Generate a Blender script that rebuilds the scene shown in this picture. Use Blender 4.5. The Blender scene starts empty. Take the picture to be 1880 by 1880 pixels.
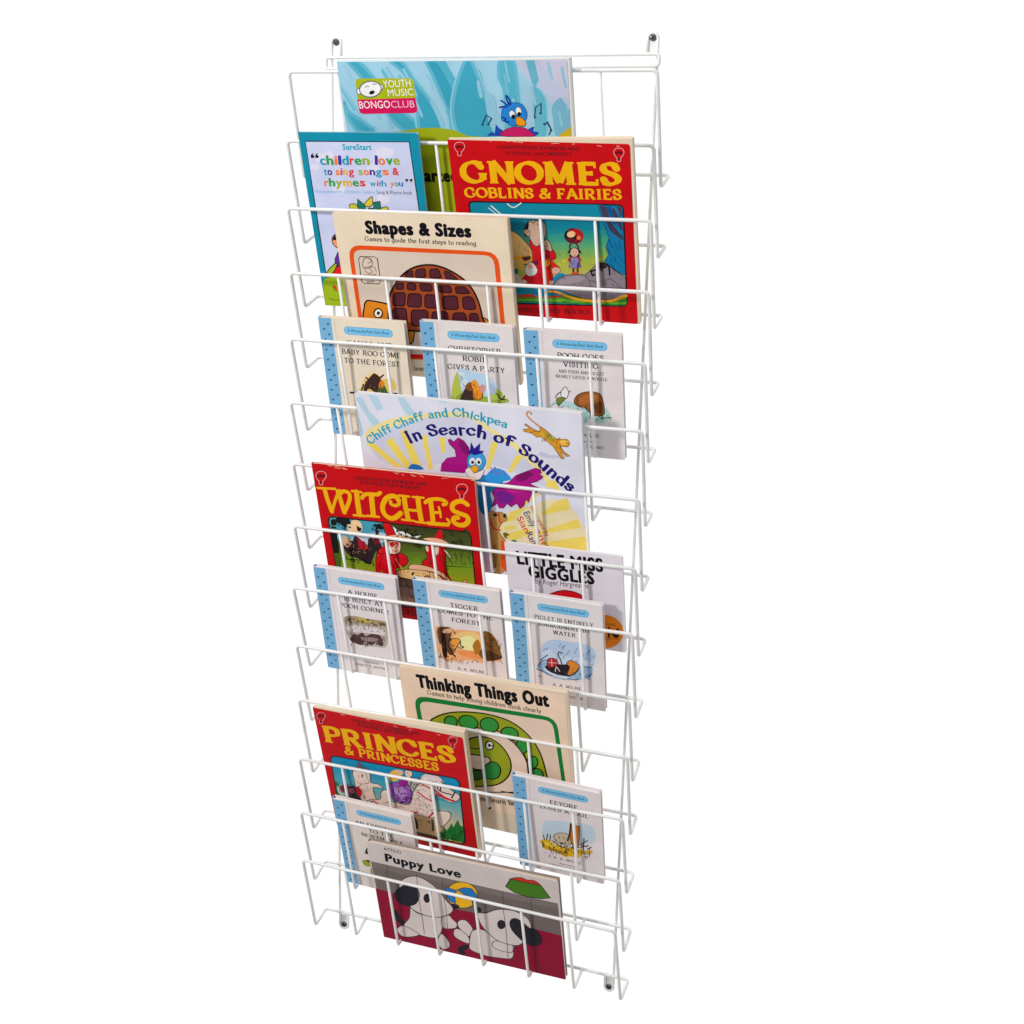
import bpy, math, random
from mathutils import Vector, Matrix

# ---------------------------------------------------------------- camera, light, exposure
sc = bpy.context.scene
COL = sc.collection
U = 0.078                                   # metres per tier spacing of the rack

cam_d = bpy.data.cameras.new('camera'); cam = bpy.data.objects.new('camera', cam_d); COL.objects.link(cam)
cam.matrix_world = Matrix(((0.936487, -0.106052, 0.334284, 0.803395), (0.349938, 0.219633, -0.910662, -1.466793), (0.023157, 0.969801, 0.242795, -0.122082), (0.000000, 0.000000, 0.000000, 1.000000)))
cam_d.lens = 46.0631; cam_d.sensor_width = 36; cam_d.clip_start = 0.05; cam_d.clip_end = 60
sc.camera = cam

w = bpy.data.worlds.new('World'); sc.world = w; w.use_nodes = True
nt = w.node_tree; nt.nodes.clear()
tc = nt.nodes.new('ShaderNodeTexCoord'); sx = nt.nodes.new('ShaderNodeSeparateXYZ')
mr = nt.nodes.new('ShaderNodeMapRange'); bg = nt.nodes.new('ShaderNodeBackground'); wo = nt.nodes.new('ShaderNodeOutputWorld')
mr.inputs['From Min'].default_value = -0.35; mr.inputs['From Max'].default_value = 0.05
mr.inputs['To Min'].default_value = 0.36; mr.inputs['To Max'].default_value = 1.04   # added lighting gradient: grey in front, white behind, no wall built
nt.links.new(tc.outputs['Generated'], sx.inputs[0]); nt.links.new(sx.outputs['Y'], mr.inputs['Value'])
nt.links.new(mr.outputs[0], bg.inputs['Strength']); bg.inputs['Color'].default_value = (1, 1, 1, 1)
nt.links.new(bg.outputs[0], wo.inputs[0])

def area(name, loc, target, size, power, col):
    d = bpy.data.lights.new(name, 'AREA'); d.shape = 'DISK'; d.size = size; d.energy = power; d.color = col
    o = bpy.data.objects.new(name, d); COL.objects.link(o); o.location = loc
    o.rotation_euler = (Vector(target) - Vector(loc)).to_track_quat('-Z', 'Y').to_euler()
area('key_lamp', (-1.25, -2.5, 0.55), (0.22, 0, -0.6), 0.45, 56.0, (1, 0.95, 0.90))
area('ceiling_lamp', (0.1, -1.3, 1.5), (0.22, 0, -0.5), 0.6, 17.0, (0.95, 0.97, 1.0))

vs = sc.view_settings; vs.view_transform = 'Standard'; vs.look = 'None'; vs.exposure = 0.0; vs.gamma = 1.0; vs.use_curve_mapping = False
sc.display_settings.display_device = 'sRGB'

# ---------------------------------------------------------------- materials
def lin(h, k=1.0):
    r = []
    for i in (0, 2, 4):
        c = int(h[i:i + 2], 16) / 255
        c = c / 12.92 if c <= 0.04045 else ((c + 0.055) / 1.055) ** 2.4
        r.append(min(c * k, 0.88))
    return r
INK_K = 1.27
def newmat(name, rough, spec=0.5):
    m = bpy.data.materials.new(name); m.use_nodes = True
    b = m.node_tree.nodes['Principled BSDF']
    b.inputs['Roughness'].default_value = rough; b.inputs['Specular IOR Level'].default_value = spec
    return m, m.node_tree, b
def mottle(t, b, src, amount, scale, stretch=(1, 1, 1)):
    """multiplies a colour socket by faint procedural unevenness"""
    co = t.nodes.new('ShaderNodeTexCoord'); mp = t.nodes.new('ShaderNodeMapping'); mp.inputs['Scale'].default_value = stretch
    n = t.nodes.new('ShaderNodeTexNoise'); n.inputs['Scale'].default_value = scale; n.inputs['Detail'].default_value = 5
    r = t.nodes.new('ShaderNodeMapRange'); r.inputs['From Min'].default_value = .3; r.inputs['From Max'].default_value = .7
    r.inputs['To Min'].default_value = 1 - amount; r.inputs['To Max'].default_value = 1 + amount * .4
    mx = t.nodes.new('ShaderNodeVectorMath'); mx.operation = 'SCALE'
    t.links.new(co.outputs['Object'], mp.inputs[0]); t.links.new(mp.outputs[0], n.inputs['Vector']); t.links.new(n.outputs['Fac'], r.inputs['Value'])
    t.links.new(src, mx.inputs[0]); t.links.new(r.outputs[0], mx.inputs['Scale']); t.links.new(mx.outputs[0], b.inputs['Base Color'])
    return n
def cover_mat(name, rough, spec):
    m, t, b = newmat(name, rough, spec)
    a = t.nodes.new('ShaderNodeAttribute'); a.attribute_name = 'ink'
    n = mottle(t, b, a.outputs['Color'], 0.09, 28)
    bp = t.nodes.new('ShaderNodeBump'); bp.inputs['Strength'].default_value = 0.05; bp.inputs['Distance'].default_value = 0.002
    n2 = t.nodes.new('ShaderNodeTexNoise'); n2.inputs['Scale'].default_value = 9; t.links.new(n2.outputs['Fac'], bp.inputs['Height']); t.links.new(bp.outputs[0], b.inputs['Normal'])
    return m
GLOSSY = cover_mat('printed_glossy_cover', 0.36, 0.13)
MATT = cover_mat('printed_matt_cover', 0.5, 0.1)
def solid(name, rgb, rough, amount=0.06, scale=40, spec=0.5, metal=0.0):
    m, t, b = newmat(name, rough, spec); b.inputs['Metallic'].default_value = metal
    c = t.nodes.new('ShaderNodeRGB'); c.outputs[0].default_value = (*rgb, 1)
    mottle(t, b, c.outputs[0], amount, scale); return m
WHITE = solid('white_powder_coat', (0.78, 0.78, 0.775), 0.36, 0.10, 34)
SCREW = solid('screw_steel', (0.16, 0.16, 0.15), 0.35, 0.3, 200, metal=0.9)
SLOT = solid('screw_recess', (0.012, 0.012, 0.012), 0.6)
def pages(name, rgb):
    m, t, b = newmat(name, 0.8, 0.2)
    co = t.nodes.new('ShaderNodeTexCoord'); mp = t.nodes.new('ShaderNodeMapping'); mp.inputs['Scale'].default_value = (1.5, 900, 1.5)
    n = t.nodes.new('ShaderNodeTexNoise'); n.inputs['Scale'].default_value = 2.0; n.inputs['Detail'].default_value = 2
    cr = t.nodes.new('ShaderNodeValToRGB'); e = cr.color_ramp.elements
    e[0].position = .33; e[0].color = (*[c * .62 for c in rgb], 1); e[1].position = .58; e[1].color = (*rgb, 1)
    t.links.new(co.outputs['Object'], mp.inputs[0]); t.links.new(mp.outputs[0], n.inputs['Vector']); t.links.new(n.outputs['Fac'], cr.inputs[0]); t.links.new(cr.outputs[0], b.inputs['Base Color'])
    return m
PAGE_CREAM = pages('cream_page_edges', (0.80, 0.66, 0.50)); PAGE_WHITE = pages('white_page_edges', (0.80, 0.78, 0.76))
CARD = {}
def card(h):
    if h not in CARD: CARD[h] = solid('cover_card', lin(h, INK_K), 0.42)
    return CARD[h]

# ---------------------------------------------------------------- objects
def tag(o, label=None, cat=None, group=None, kind=None):
    for k, v in (('label', label), ('category', cat), ('group', group), ('kind', kind)):
        if v: o[k] = v
    return o
def link(name, me, mat, parent=None, smooth=False):
    if mat: me.materials.append(mat)
    if smooth:
        me.polygons.foreach_set('use_smooth', [True] * len(me.polygons))
    o = bpy.data.objects.new(name, me); COL.objects.link(o)
    if parent: o.parent = parent
    return o
def empty(name, mat):
    o = bpy.data.objects.new(name, None); o.empty_display_size = 0.02; COL.objects.link(o); o.matrix_world = mat; return o
def mesh(name, v, f):
    me = bpy.data.meshes.new(name); me.from_pydata(v, [], f); me.update(); return me

def rounded(path, r, n=5, closed=False):
    """replaces the corners of a polyline by arcs"""
    out = []; N = len(path)
    for i, p in enumerate(path):
        if not closed and i in (0, N - 1): out.append(Vector(p)); continue
        p = Vector(p); a = Vector(path[i - 1]); b = Vector(path[(i + 1) % N])
        da = (a - p); db = (b - p); rr = min(r, da.length * .45, db.length * .45)
        A = p + da.normalized() * rr; B = p + db.normalized() * rr
        for k in range(n + 1):
            t = k / n; out.append(A * (1 - t) ** 2 + p * 2 * t * (1 - t) + B * t * t)
    return out
def tube(V, F, pts, r, seg=10, closed=False):
    base = len(V); N = len(pts); up = None
    for i, p in enumerate(pts):
        a = pts[i - 1] if (i or closed) else p; b = pts[(i + 1) % N] if (i < N - 1 or closed) else p
        d = (b - a).normalized()
        if up is None: up = d.orthogonal().normalized()
        up = (up - d * up.dot(d)).normalized(); s = d.cross(up)
        for k in range(seg):
            t = 2 * math.pi * k / seg; V.append(p + (up * math.cos(t) + s * math.sin(t)) * r)
    M = N if closed else N - 1
    # closed loops: find the twist that matches the first ring again
    off = 0
    if closed:
        last = V[base + (N - 1) * seg]; off = min(range(seg), key=lambda k: (V[base + k] - last).length)
    for i in range(M):
        for k in range(seg):
            j = (i + 1) % N; o = off if (closed and j == 0) else 0
            F.append((base + i * seg + k, base + i * seg + (k + 1) % seg, base + j * seg + (k + 1 + o) % seg, base + j * seg + (k + o) % seg))
    if not closed:
        F.append(tuple(base + k for k in reversed(range(seg)))); F.append(tuple(base + (N - 1) * seg + k for k in range(seg)))
def box(V, F, x0, x1, y0, y1, z0, z1):
    b = len(V)
    V += [Vector(p) for p in ((x0, y0, z0), (x1, y0, z0), (x1, y1, z0), (x0, y1, z0), (x0, y0, z1), (x1, y0, z1), (x1, y1, z1), (x0, y1, z1))]
    F += [tuple(b + i for i in q) for q in ((0, 3, 2, 1), (4, 5, 6, 7), (0, 1, 5, 4), (1, 2, 6, 5), (2, 3, 7, 6), (3, 0, 4, 7))]

# ---------------------------------------------------------------- the wire rack
W, YF, YB, ZB, ZR = 5.6579, 0.8745, 0.4127, 1.5197, 1.3727
FRONT = [(0.035, -0.033, -0.022, -0.044), (-0.013, -0.021, -0.019, -0.016), (-0.025, -0.003, -0.01, -0.012), (0.003, 0.029, 0.011, 0.018), (-0.012, 0.017, 0.005, 0.02), (-0.035, 0.018, 0.012, 0.054), (-0.008, 0.036, 0.012, 0.043), (-0.008, 0.013, 0.004, 0.005), (-0.049, -0.028, 0.009, -0.005), (-0.006, -0.019, 0.008, -0.069), (0.021, 0.03, 0.025, 0.014), (0.014, -0.032, -0.006, -0.019), (0.021, -0.021, -0.011, -0.069), (0.043, 0.086, -0.043, 0.039)]        # (left x, left z, right x, right z) deviations of each hand-bent front rail
rack = empty('wire_book_rack', Matrix.Translation((W / 2 * U, 0, -14.5 * U)))
tag(rack, 'tall white wire wall rack of fourteen tilted tiers holding all the books', 'book rack')
INV = rack.matrix_world.inverted()
def rp(x, y, z): return INV @ Vector((x * U, y * U, z * U))
rnd = random.Random(4)
for k in range(14):
    dxl, dzl, dxr, dzr = FRONT[k]
    def P(t, part):
        dz = dzl + (dzr - dzl) * t; x = dxl + t * (W + dxr - dxl)
        z = -k + dz
        if part == 'F': return rp(x, -YF, z)
        if part == 'B': return rp(t * W + (x - t * W) * .4, -YB, z - ZB)
        return rp(t * W, 0, -k + dz * .5 - ZR)
    V = []; F = []
    # one wire bent into a closed frame: front rail, end uprights, hooks, back rail
    loop = [P(0, 'R'), P(0, 'B'), P(0, 'F'), P(1, 'F'), P(1, 'B'), P(1, 'R')]
    path = rounded(loop, 0.006, 5, True)
    tube(V, F, path, 0.0021, 12, True)
    fr = link('pocket_frame', mesh('pocket_frame', V, F), WHITE, rack, True)
    for j in range(1, 7):
        t = j / 7 + rnd.uniform(-.002, .002)
        a, b, c = P(t, 'F'), P(t, 'B'), P(t, 'R')
        V = []; F = []
        # welded just behind the front rail and just in front of the back rail
        up = (a - b).normalized()
        pa = a - up * 0.0006 + Vector((0, 0.0005, 0)); pc = c + Vector((0, -0.0008, 0.0006))
        tube(V, F, rounded([pa, b, pc], 0.005, 6), 0.00192, 10)
        link('divider_wire', mesh('divider_wire', V, F), WHITE, fr, True)

def upright(x_rod, x_eye):
    """upright rod bent into an eye round the screw at both ends"""
    V = []; F = []; o = rack.matrix_world.translation; y = 0.0046
    r = abs(x_eye - x_rod) * U; zt = 0.46 * U; zb = -14.60 * U; d = 1 if x_eye > x_rod else -1
    pts = [Vector((x_eye * U + d * r, y, 0.262 * U))]
    for i in range(13):
        t = math.pi * i / 12; pts.append(Vector((x_eye * U + d * r * math.cos(t), y, zt + r * math.sin(t))))
    n = 24
    for i in range(1, n): pts.append(Vector((x_rod * U, y, zt + (zb - zt) * i / n)))
    for i in range(13):
        t = math.pi + math.pi * i / 12; pts.append(Vector((x_eye * U + d * r * math.cos(t), y, zb + r * math.sin(t))))
    pts.append(Vector((x_eye * U + d * r, y, -14.40 * U)))
    tube(V, F, [p - o for p in pts], 0.0018, 12)
    for zc, s in ((zt, 1), (zb, -1)):        # thin plate closing the eye
        ring = [(x_eye * U + r * math.cos(math.pi * i / 12), zc + s * r * math.sin(math.pi * i / 12)) for i in range(13)]
        ring += [(x_eye * U - r, zc - s * 0.014), (x_eye * U + r, zc - s * 0.014)]
        if s < 0: ring.reverse()
        b = len(V); m = len(ring)
        for yy in (y + 0.0004, y + 0.0014): V += [Vector((x, yy, z)) - o for x, z in ring]
        F.append(tuple(b + i for i in range(m))); F.append(tuple(b + m + i for i in reversed(range(m))))
        for i in range(m): F.append((b + i, b + (i + 1) % m, b + m + (i + 1) % m, b + m + i))
    up = link('upright', mesh('upright', V, F), WHITE, rack, False)
    for p in up.data.polygons: p.use_smooth = len(p.vertices) == 4
    for zc in (zt + 0.001, zb - 0.0005):
        V = []; F = []; R = 0.0040; yw = y + 0.0003
        for rr, dd in ((R, 0.0), (R, -0.0008), (R * .75, -0.0019), (R * .3, -0.0023)):
            for i in range(20): V.append(Vector((x_eye * U + rr * math.cos(i * math.pi / 10), yw + dd, zc + rr * math.sin(i * math.pi / 10))) - o)
        for q in range(3):
            for i in range(20): F.append((q * 20 + i, q * 20 + (i + 1) % 20, q * 20 + 20 + (i + 1) % 20, q * 20 + 20 + i))
        F.append(tuple(60 + i for i in range(20)))
        nf = len(F)
        for a in (0.6, 0.6 + math.pi / 2):     # cross recess
            d1 = Vector((math.cos(a), 0, math.sin(a))); e = Vector((-math.sin(a), 0, math.cos(a)))
            c = Vector((x_eye * U, yw - 0.0026 - 0.00006 * (a > 1), zc)) - o; b = len(V)
            V += [c + d1 * .0027 + e * .0007, c - d1 * .0027 + e * .0007, c - d1 * .0027 - e * .0007, c + d1 * .0027 - e * .0007]; F.append((b, b + 1, b + 2, b + 3))
        s = link('screw', mesh('screw', V, F), SCREW, up)
        s.data.materials.append(SLOT)
        for i in (nf, nf + 1): s.data.polygons[i].material_index = 1
upright(0.255, 0.335); upright(5.385, 5.312)
# wire loop joining the uprights at the top
V = []; F = []; o = rack.matrix_world.translation
loop = [Vector((x * U, 0.0006, z * U)) - o for x, z in ((0.185, 0.085), (0.185, 0.245), (5.425, 0.245), (5.425, 0.085))]
tube(V, F, rounded(loop, 0.004, 5, True), 0.0019, 12, True)
link('top_frame', mesh('top_frame', V, F), WHITE, rack, True)

# ---------------------------------------------------------------- lettering
GLYPH = {
'A': '.86;L .08,0 .43,1;L .43,1 .8,0;L .21,.34 .66,.34;H .08,0,.13;H .8,0,.15',
'B': '.74;L .17,0 .17,1;C .17,1 .45,1 .6,.88 .6,.64 .45,.53 .17,.53;C .17,.53 .48,.53 .66,.4 .66,.14 .48,0 .17,0;H .12,0,.1;H .12,1,.1',
'C': '.78;C .7,.76 .6,.94 .42,1 .2,.9 .07,.68 .05,.5 .07,.3 .2,.1 .42,0 .6,.05 .74,.22;V .72,.84,.14',
'D': '.84;L .17,0 .17,1;C .17,1 .45,1 .65,.88 .77,.65 .77,.35 .65,.12 .45,0 .17,0;H .12,0,.1;H .12,1,.1',
'E': '.72;L .17,0 .17,1;L .17,1 .6,1;L .17,.52 .48,.52;L .17,0 .64,0;V .6,.88,.13;V .65,.13,.14;V .48,.52,.1;H .12,0,.1;H .12,1,.1',
'F': '.68;L .17,0 .17,1;L .17,1 .6,1;L .17,.5 .48,.5;V .6,.87,.14;V .48,.5,.1;H .17,0,.17;H .12,1,.1',
'G': '.88;C .7,.76 .6,.94 .42,1 .2,.9 .07,.68 .05,.5 .07,.3 .2,.1 .42,0 .62,.06 .74,.22;L .74,.16 .74,.42;H .74,.42,.15;V .72,.84,.14',
'H': '.88;L .17,0 .17,1;L .7,0 .7,1;L .17,.52 .7,.52;H .17,0,.16;H .17,1,.16;H .7,0,.16;H .7,1,.16',
'I': '.4;L .2,0 .2,1;H .2,0,.17;H .2,1,.17',
'K': '.84;L .17,0 .17,1;L .68,1 .2,.42;L .34,.56 .72,0;H .17,0,.16;H .17,1,.16;H .7,1,.13;H .74,0,.12',
'L': '.68;L .17,0 .17,1;L .17,0 .6,0;V .61,.14,.15;H .17,1,.17;H .12,0,.1',
'M': '1.06;L .16,0 .19,1;L .19,1 .53,.08;L .53,.08 .86,1;L .86,1 .9,0;H .16,0,.15;H .9,0,.17;H .12,1,.11;H .93,1,.11',
'N': '.9;L .16,0 .16,1;L .16,1 .76,0;L .76,1 .76,0;H .16,0,.15;H .1,1,.12;H .76,1,.15',
'O': '.86;O .43,1 .2,.91 .06,.68 .04,.5 .06,.32 .2,.09 .43,0 .66,.09 .8,.32 .82,.5 .8,.68 .66,.91',
'P': '.72;L .17,0 .17,1;C .17,1 .45,1 .63,.88 .63,.6 .45,.47 .17,.47;H .17,0,.17;H .12,1,.1',
'R': '.84;L .17,0 .17,1;C .17,1 .45,1 .63,.88 .63,.6 .45,.47 .17,.47;L .4,.47 .72,0;H .17,0,.16;H .12,1,.1;H .76,0,.1',
'S': '.64;C .52,.76 .45,.94 .3,1 .14,.94 .08,.78 .14,.62 .3,.53 .45,.44 .55,.28 .5,.1 .32,0 .15,.05 .07,.24;V .53,.86,.12;V .06,.15,.13',
'T': '.78;L .38,0 .38,1;L .06,1 .7,1;V .06,.87,.13;V .7,.87,.13;H .38,0,.17',
'U': '.86;C .15,1 .15,.34 .24,.08 .42,0 .6,.08 .69,.34 .69,1;H .15,1,.15;H .69,1,.13',
'V': '.84;L .1,1 .42,0;L .42,0 .74,1;H .1,1,.14;H .74,1,.12',
'W': '1.16;L .1,1 .34,0;L .34,0 .57,1;L .57,1 .81,0;L .81,0 1.05,1;H .1,1,.14;H 1.05,1,.12;H .57,1,.08',
'X': '.84;L .1,1 .7,0;L .1,0 .7,1;H .1,1,.13;H .7,1,.12;H .1,0,.12;H .7,0,.13',
'Y': '.8;L .1,1 .4,.45;L .7,1 .4,.45;L .4,.45 .4,0;H .1,1,.14;H .7,1,.12;H .4,0,.16',
'Z': '.7;L .08,1 .6,1;L .6,1 .08,0;L .08,0 .62,0;V .08,.87,.12;V .62,.13,.13',
'&': '.86;C .74,.08 .5,.36 .24,.72 .26,.92 .4,1 .53,.9 .5,.72 .3,.52 .1,.36 .08,.15 .25,0 .5,.05 .68,.25 .78,.5',
'.': '.3;L .12,.03 .12,.06',
'-': '.4;L .06,.35 .3,.35',
'a': '.56;C .1,.5 .25,.62 .42,.55 .45,.36 .45,0;C .45,.36 .25,.34 .08,.2 .15,.03 .3,0 .45,.13',
'b': '.6;L .12,1 .12,0;C .12,.5 .3,.62 .5,.5 .52,.3 .48,.1 .3,0 .12,.1',
'c': '.54;C .48,.5 .35,.62 .18,.58 .07,.4 .07,.2 .2,.02 .35,0 .5,.12',
'd': '.6;L .5,1 .5,0;C .5,.5 .3,.62 .1,.5 .08,.3 .12,.1 .3,0 .5,.12',
'e': '.56;C .07,.32 .5,.36 .45,.55 .3,.62 .12,.52 .06,.3 .13,.07 .3,0 .5,.12',
'f': '.44;C .44,.93 .32,1 .2,.88 .2,.7 .2,0;L .05,.6 .4,.6',
'g': '.6;C .5,.5 .3,.62 .1,.5 .08,.3 .12,.12 .3,.03 .5,.15;C .5,.6 .5,-.1 .42,-.28 .2,-.3 .08,-.2',
'h': '.62;L .12,1 .12,0;C .12,.42 .25,.6 .42,.58 .5,.45 .5,0;H .12,0,.1;H .5,0,.1',
'i': '.26;L .12,.6 .12,0;L .12,.84 .12,.79;H .12,0,.1',
'k': '.56;L .12,1 .12,0;L .46,.6 .14,.26;L .25,.36 .5,0',
'l': '.26;L .12,1 .12,0;H .12,0,.1',
'm': '.9;L .12,.6 .12,0;C .12,.42 .22,.6 .36,.58 .43,.45 .43,0;C .43,.42 .54,.6 .68,.58 .75,.45 .75,0;H .12,0,.1;H .43,0,.1;H .75,0,.1',
'n': '.62;L .12,.6 .12,0;C .12,.42 .25,.6 .42,.58 .5,.45 .5,0;H .12,0,.1;H .5,0,.1',
'o': '.6;O .3,.62 .13,.54 .06,.3 .13,.07 .3,0 .47,.07 .54,.3 .47,.54',
'p': '.6;L .12,.6 .12,-.3;C .12,.5 .3,.62 .5,.5 .52,.3 .48,.1 .3,0 .12,.1',
'r': '.44;L .12,.6 .12,0;C .12,.4 .22,.57 .4,.57;H .12,0,.1',
's': '.48;C .42,.5 .3,.62 .14,.58 .1,.45 .2,.36 .35,.28 .43,.15 .35,.02 .2,0 .07,.12',
't': '.42;C .18,.85 .18,.15 .25,0 .4,.05;L .04,.6 .38,.6',
'u': '.62;C .1,.6 .1,.2 .18,.02 .33,0 .5,.15;L .5,.6 .5,0',
'w': '.8;L .06,.6 .22,0;L .22,0 .38,.55;L .38,.55 .54,0;L .54,0 .7,.6',
'y': '.56;L .06,.6 .28,.02;C .5,.6 .28,.02 .18,-.22 .05,-.28',
}
STYLE = {'slab': (.225, .11, .085), 'roman': (.18, .08, .045), 'curl': (.17, .085, .05)}   # thick, thin, serif thickness
def spline(p, closed=False, n=4):
    out = []; N = len(p)
    rng = range(N) if closed else range(N - 1)
    g = (lambda i: p[i % N]) if closed else (lambda i: p[max(0, min(N - 1, i))])
    for i in rng:
        a, b, c, d = g(i - 1), g(i), g(i + 1), g(i + 2)
        for k in range(n):
            t = k / n
            out.append(tuple(.5 * ((2 * b[j]) + (c[j] - a[j]) * t + (2 * a[j] - 5 * b[j] + 4 * c[j] - d[j]) * t * t + (3 * b[j] - a[j] - 3 * c[j] + d[j]) * t ** 3) for j in (0, 1)))
    if not closed: out.append(tuple(p[-1]))
    return out
def ribbon(p, width, closed=False, cap=True):
    """polygon strips (list of quads) along p; width a number or a function of direction"""
    N = len(p); L = []; R = []
    for i in range(N):
        a = p[i - 1] if (i or closed) else p[i]; b = p[(i + 1) % N] if (i < N - 1 or closed) else p[i]
        dx, dy = b[0] - a[0], b[1] - a[1]; l = math.hypot(dx, dy) or 1e-9; dx /= l; dy /= l
        w = width(dx, dy) if callable(width) else width
        m = 1.0
        if 0 < i < N - 1 or closed:
            e = (p[i][0] - a[0], p[i][1] - a[1]); le = math.hypot(*e) or 1e-9
            c = abs(dx * e[0] / le + dy * e[1] / le); m = 1 / max(c, .6)
        L.append((p[i][0] - dy * w / 2 * m, p[i][1] + dx * w / 2 * m)); R.append((p[i][0] + dy * w / 2 * m, p[i][1] - dx * w / 2 * m))
    q = []
    for i in range(N if closed else N - 1):
        j = (i + 1) % N; q.append([R[i], R[j], L[j], L[i]])
    if cap and not closed:
        for i, s in ((0, -1), (N - 1, 1)):
            c = p[i]; u = (L[i][0] - c[0], L[i][1] - c[1]); v = (u[1] * s, -u[0] * s)
            q.append([L[i]] + [(c[0] + u[0] * math.cos(t) + v[0] * math.sin(t), c[1] + u[1] * math.cos(t) + v[1] * math.sin(t)) for t in (math.pi / 4, math.pi / 2, 3 * math.pi / 4)] + [R[i]])
    return q
def glyph(ch, style, bold):
    """list of (polygon, layer); cap height 1"""
    thick, thin, ser = STYLE[style]; thick += bold; thin += bold * .5
    if ch not in GLYPH: return [], .4
    parts = GLYPH[ch].split(';'); adv = float(parts[0]); out = []; lay = 0
    def wf(dx, dy):
        a = math.atan2(dy, dx); return thin + (thick - thin) * abs(math.sin(a - math.radians(22)))
    for s in parts[1:]:
        k, r = s[0], s[2:]
        if k in 'HV':
            x, y, h = map(float, r.split(',')); e = ser if style != 'curl' else .05
            if k == 'H':
                y = min(max(y, e / 2), 1 - e / 2) if y in (0, 1) else y
                out.append(([(x - h, y - e / 2), (x + h, y - e / 2), (x + h, y + e / 2), (x - h, y + e / 2)], lay))
            else: out.append(([(x - e / 2, y - h), (x + e / 2, y - h), (x + e / 2, y + h), (x - e / 2, y + h)], lay))
            lay += 1; continue
        p = [tuple(map(float, q.split(','))) for q in r.split()]
        y0 = thin / 2
        p = [(x, y0 + y * (1 - 2 * y0)) if (k != 'L' or abs(p[0][1] - p[-1][1]) < .01) else (x, y) for x, y in p]
        if k == 'C': p = spline(p)
        if k == 'O': p = spline(p, True)
        for i, q in enumerate(ribbon(p, wf, k == 'O', cap=(k == 'C' or style == 'curl'))): out.append((q, lay + .02 * i))
        lay += 1
    return out, adv
FONT_CACHE = {}
def sans(txt, bold):
    key = (txt, round(bold, 3))
    if key not in FONT_CACHE:
        cu = bpy.data.curves.new('lettering', 'FONT'); cu.body = txt; cu.size = 1; cu.resolution_u = 3; cu.fill_mode = 'FRONT'
        cu.space_character = 1 + bold * .45
        ob = bpy.data.objects.new('lettering', cu); COL.objects.link(ob)
        me = ob.evaluated_get(bpy.context.evaluated_depsgraph_get()).to_mesh()
        FONT_CACHE[key] = ([(v.co.x, v.co.y) for v in me.vertices], [tuple(p.vertices) for p in me.polygons])
        bpy.data.objects.remove(ob); bpy.data.curves.remove(cu)
    return FONT_CACHE[key]
CAP = None
def lettering(font, txt, bold):
    """returns faces [(polygon, layer)], unit cap height, unscaled"""
    global CAP
    if font in ('sans', 'italic'):
        if CAP is None: CAP = max(y for x, y in sans('H', 0)[0])
        v, f = sans(txt, bold); k = .22 if font == 'italic' else 0
        base = [[((v[i][0] + k * v[i][1]) / CAP, v[i][1] / CAP) for i in p] for p in f]; out = [(q, 0) for q in base]
        if bold >= .03:                  # heavier weight: the same outlines spread in every direction
            n = 12 if bold > .2 else 8 if bold > .06 else 4
            for j in range(n):
                dx, dy = bold * .33 * math.cos(2 * math.pi * j / n), bold * .21 * math.sin(2 * math.pi * j / n)
                out += [([(x + dx, y + dy) for x, y in q], j + 1) for q in base]
        return out
    out = []; x = 0
    for ch in txt:
        if ch == ' ': x += .42; continue
        g, adv = glyph(ch, font, bold)
        out += [([(x + a, b) for a, b in q], l) for q, l in g]; x += adv + (.08 if font != 'curl' else .09)
    return out

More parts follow.
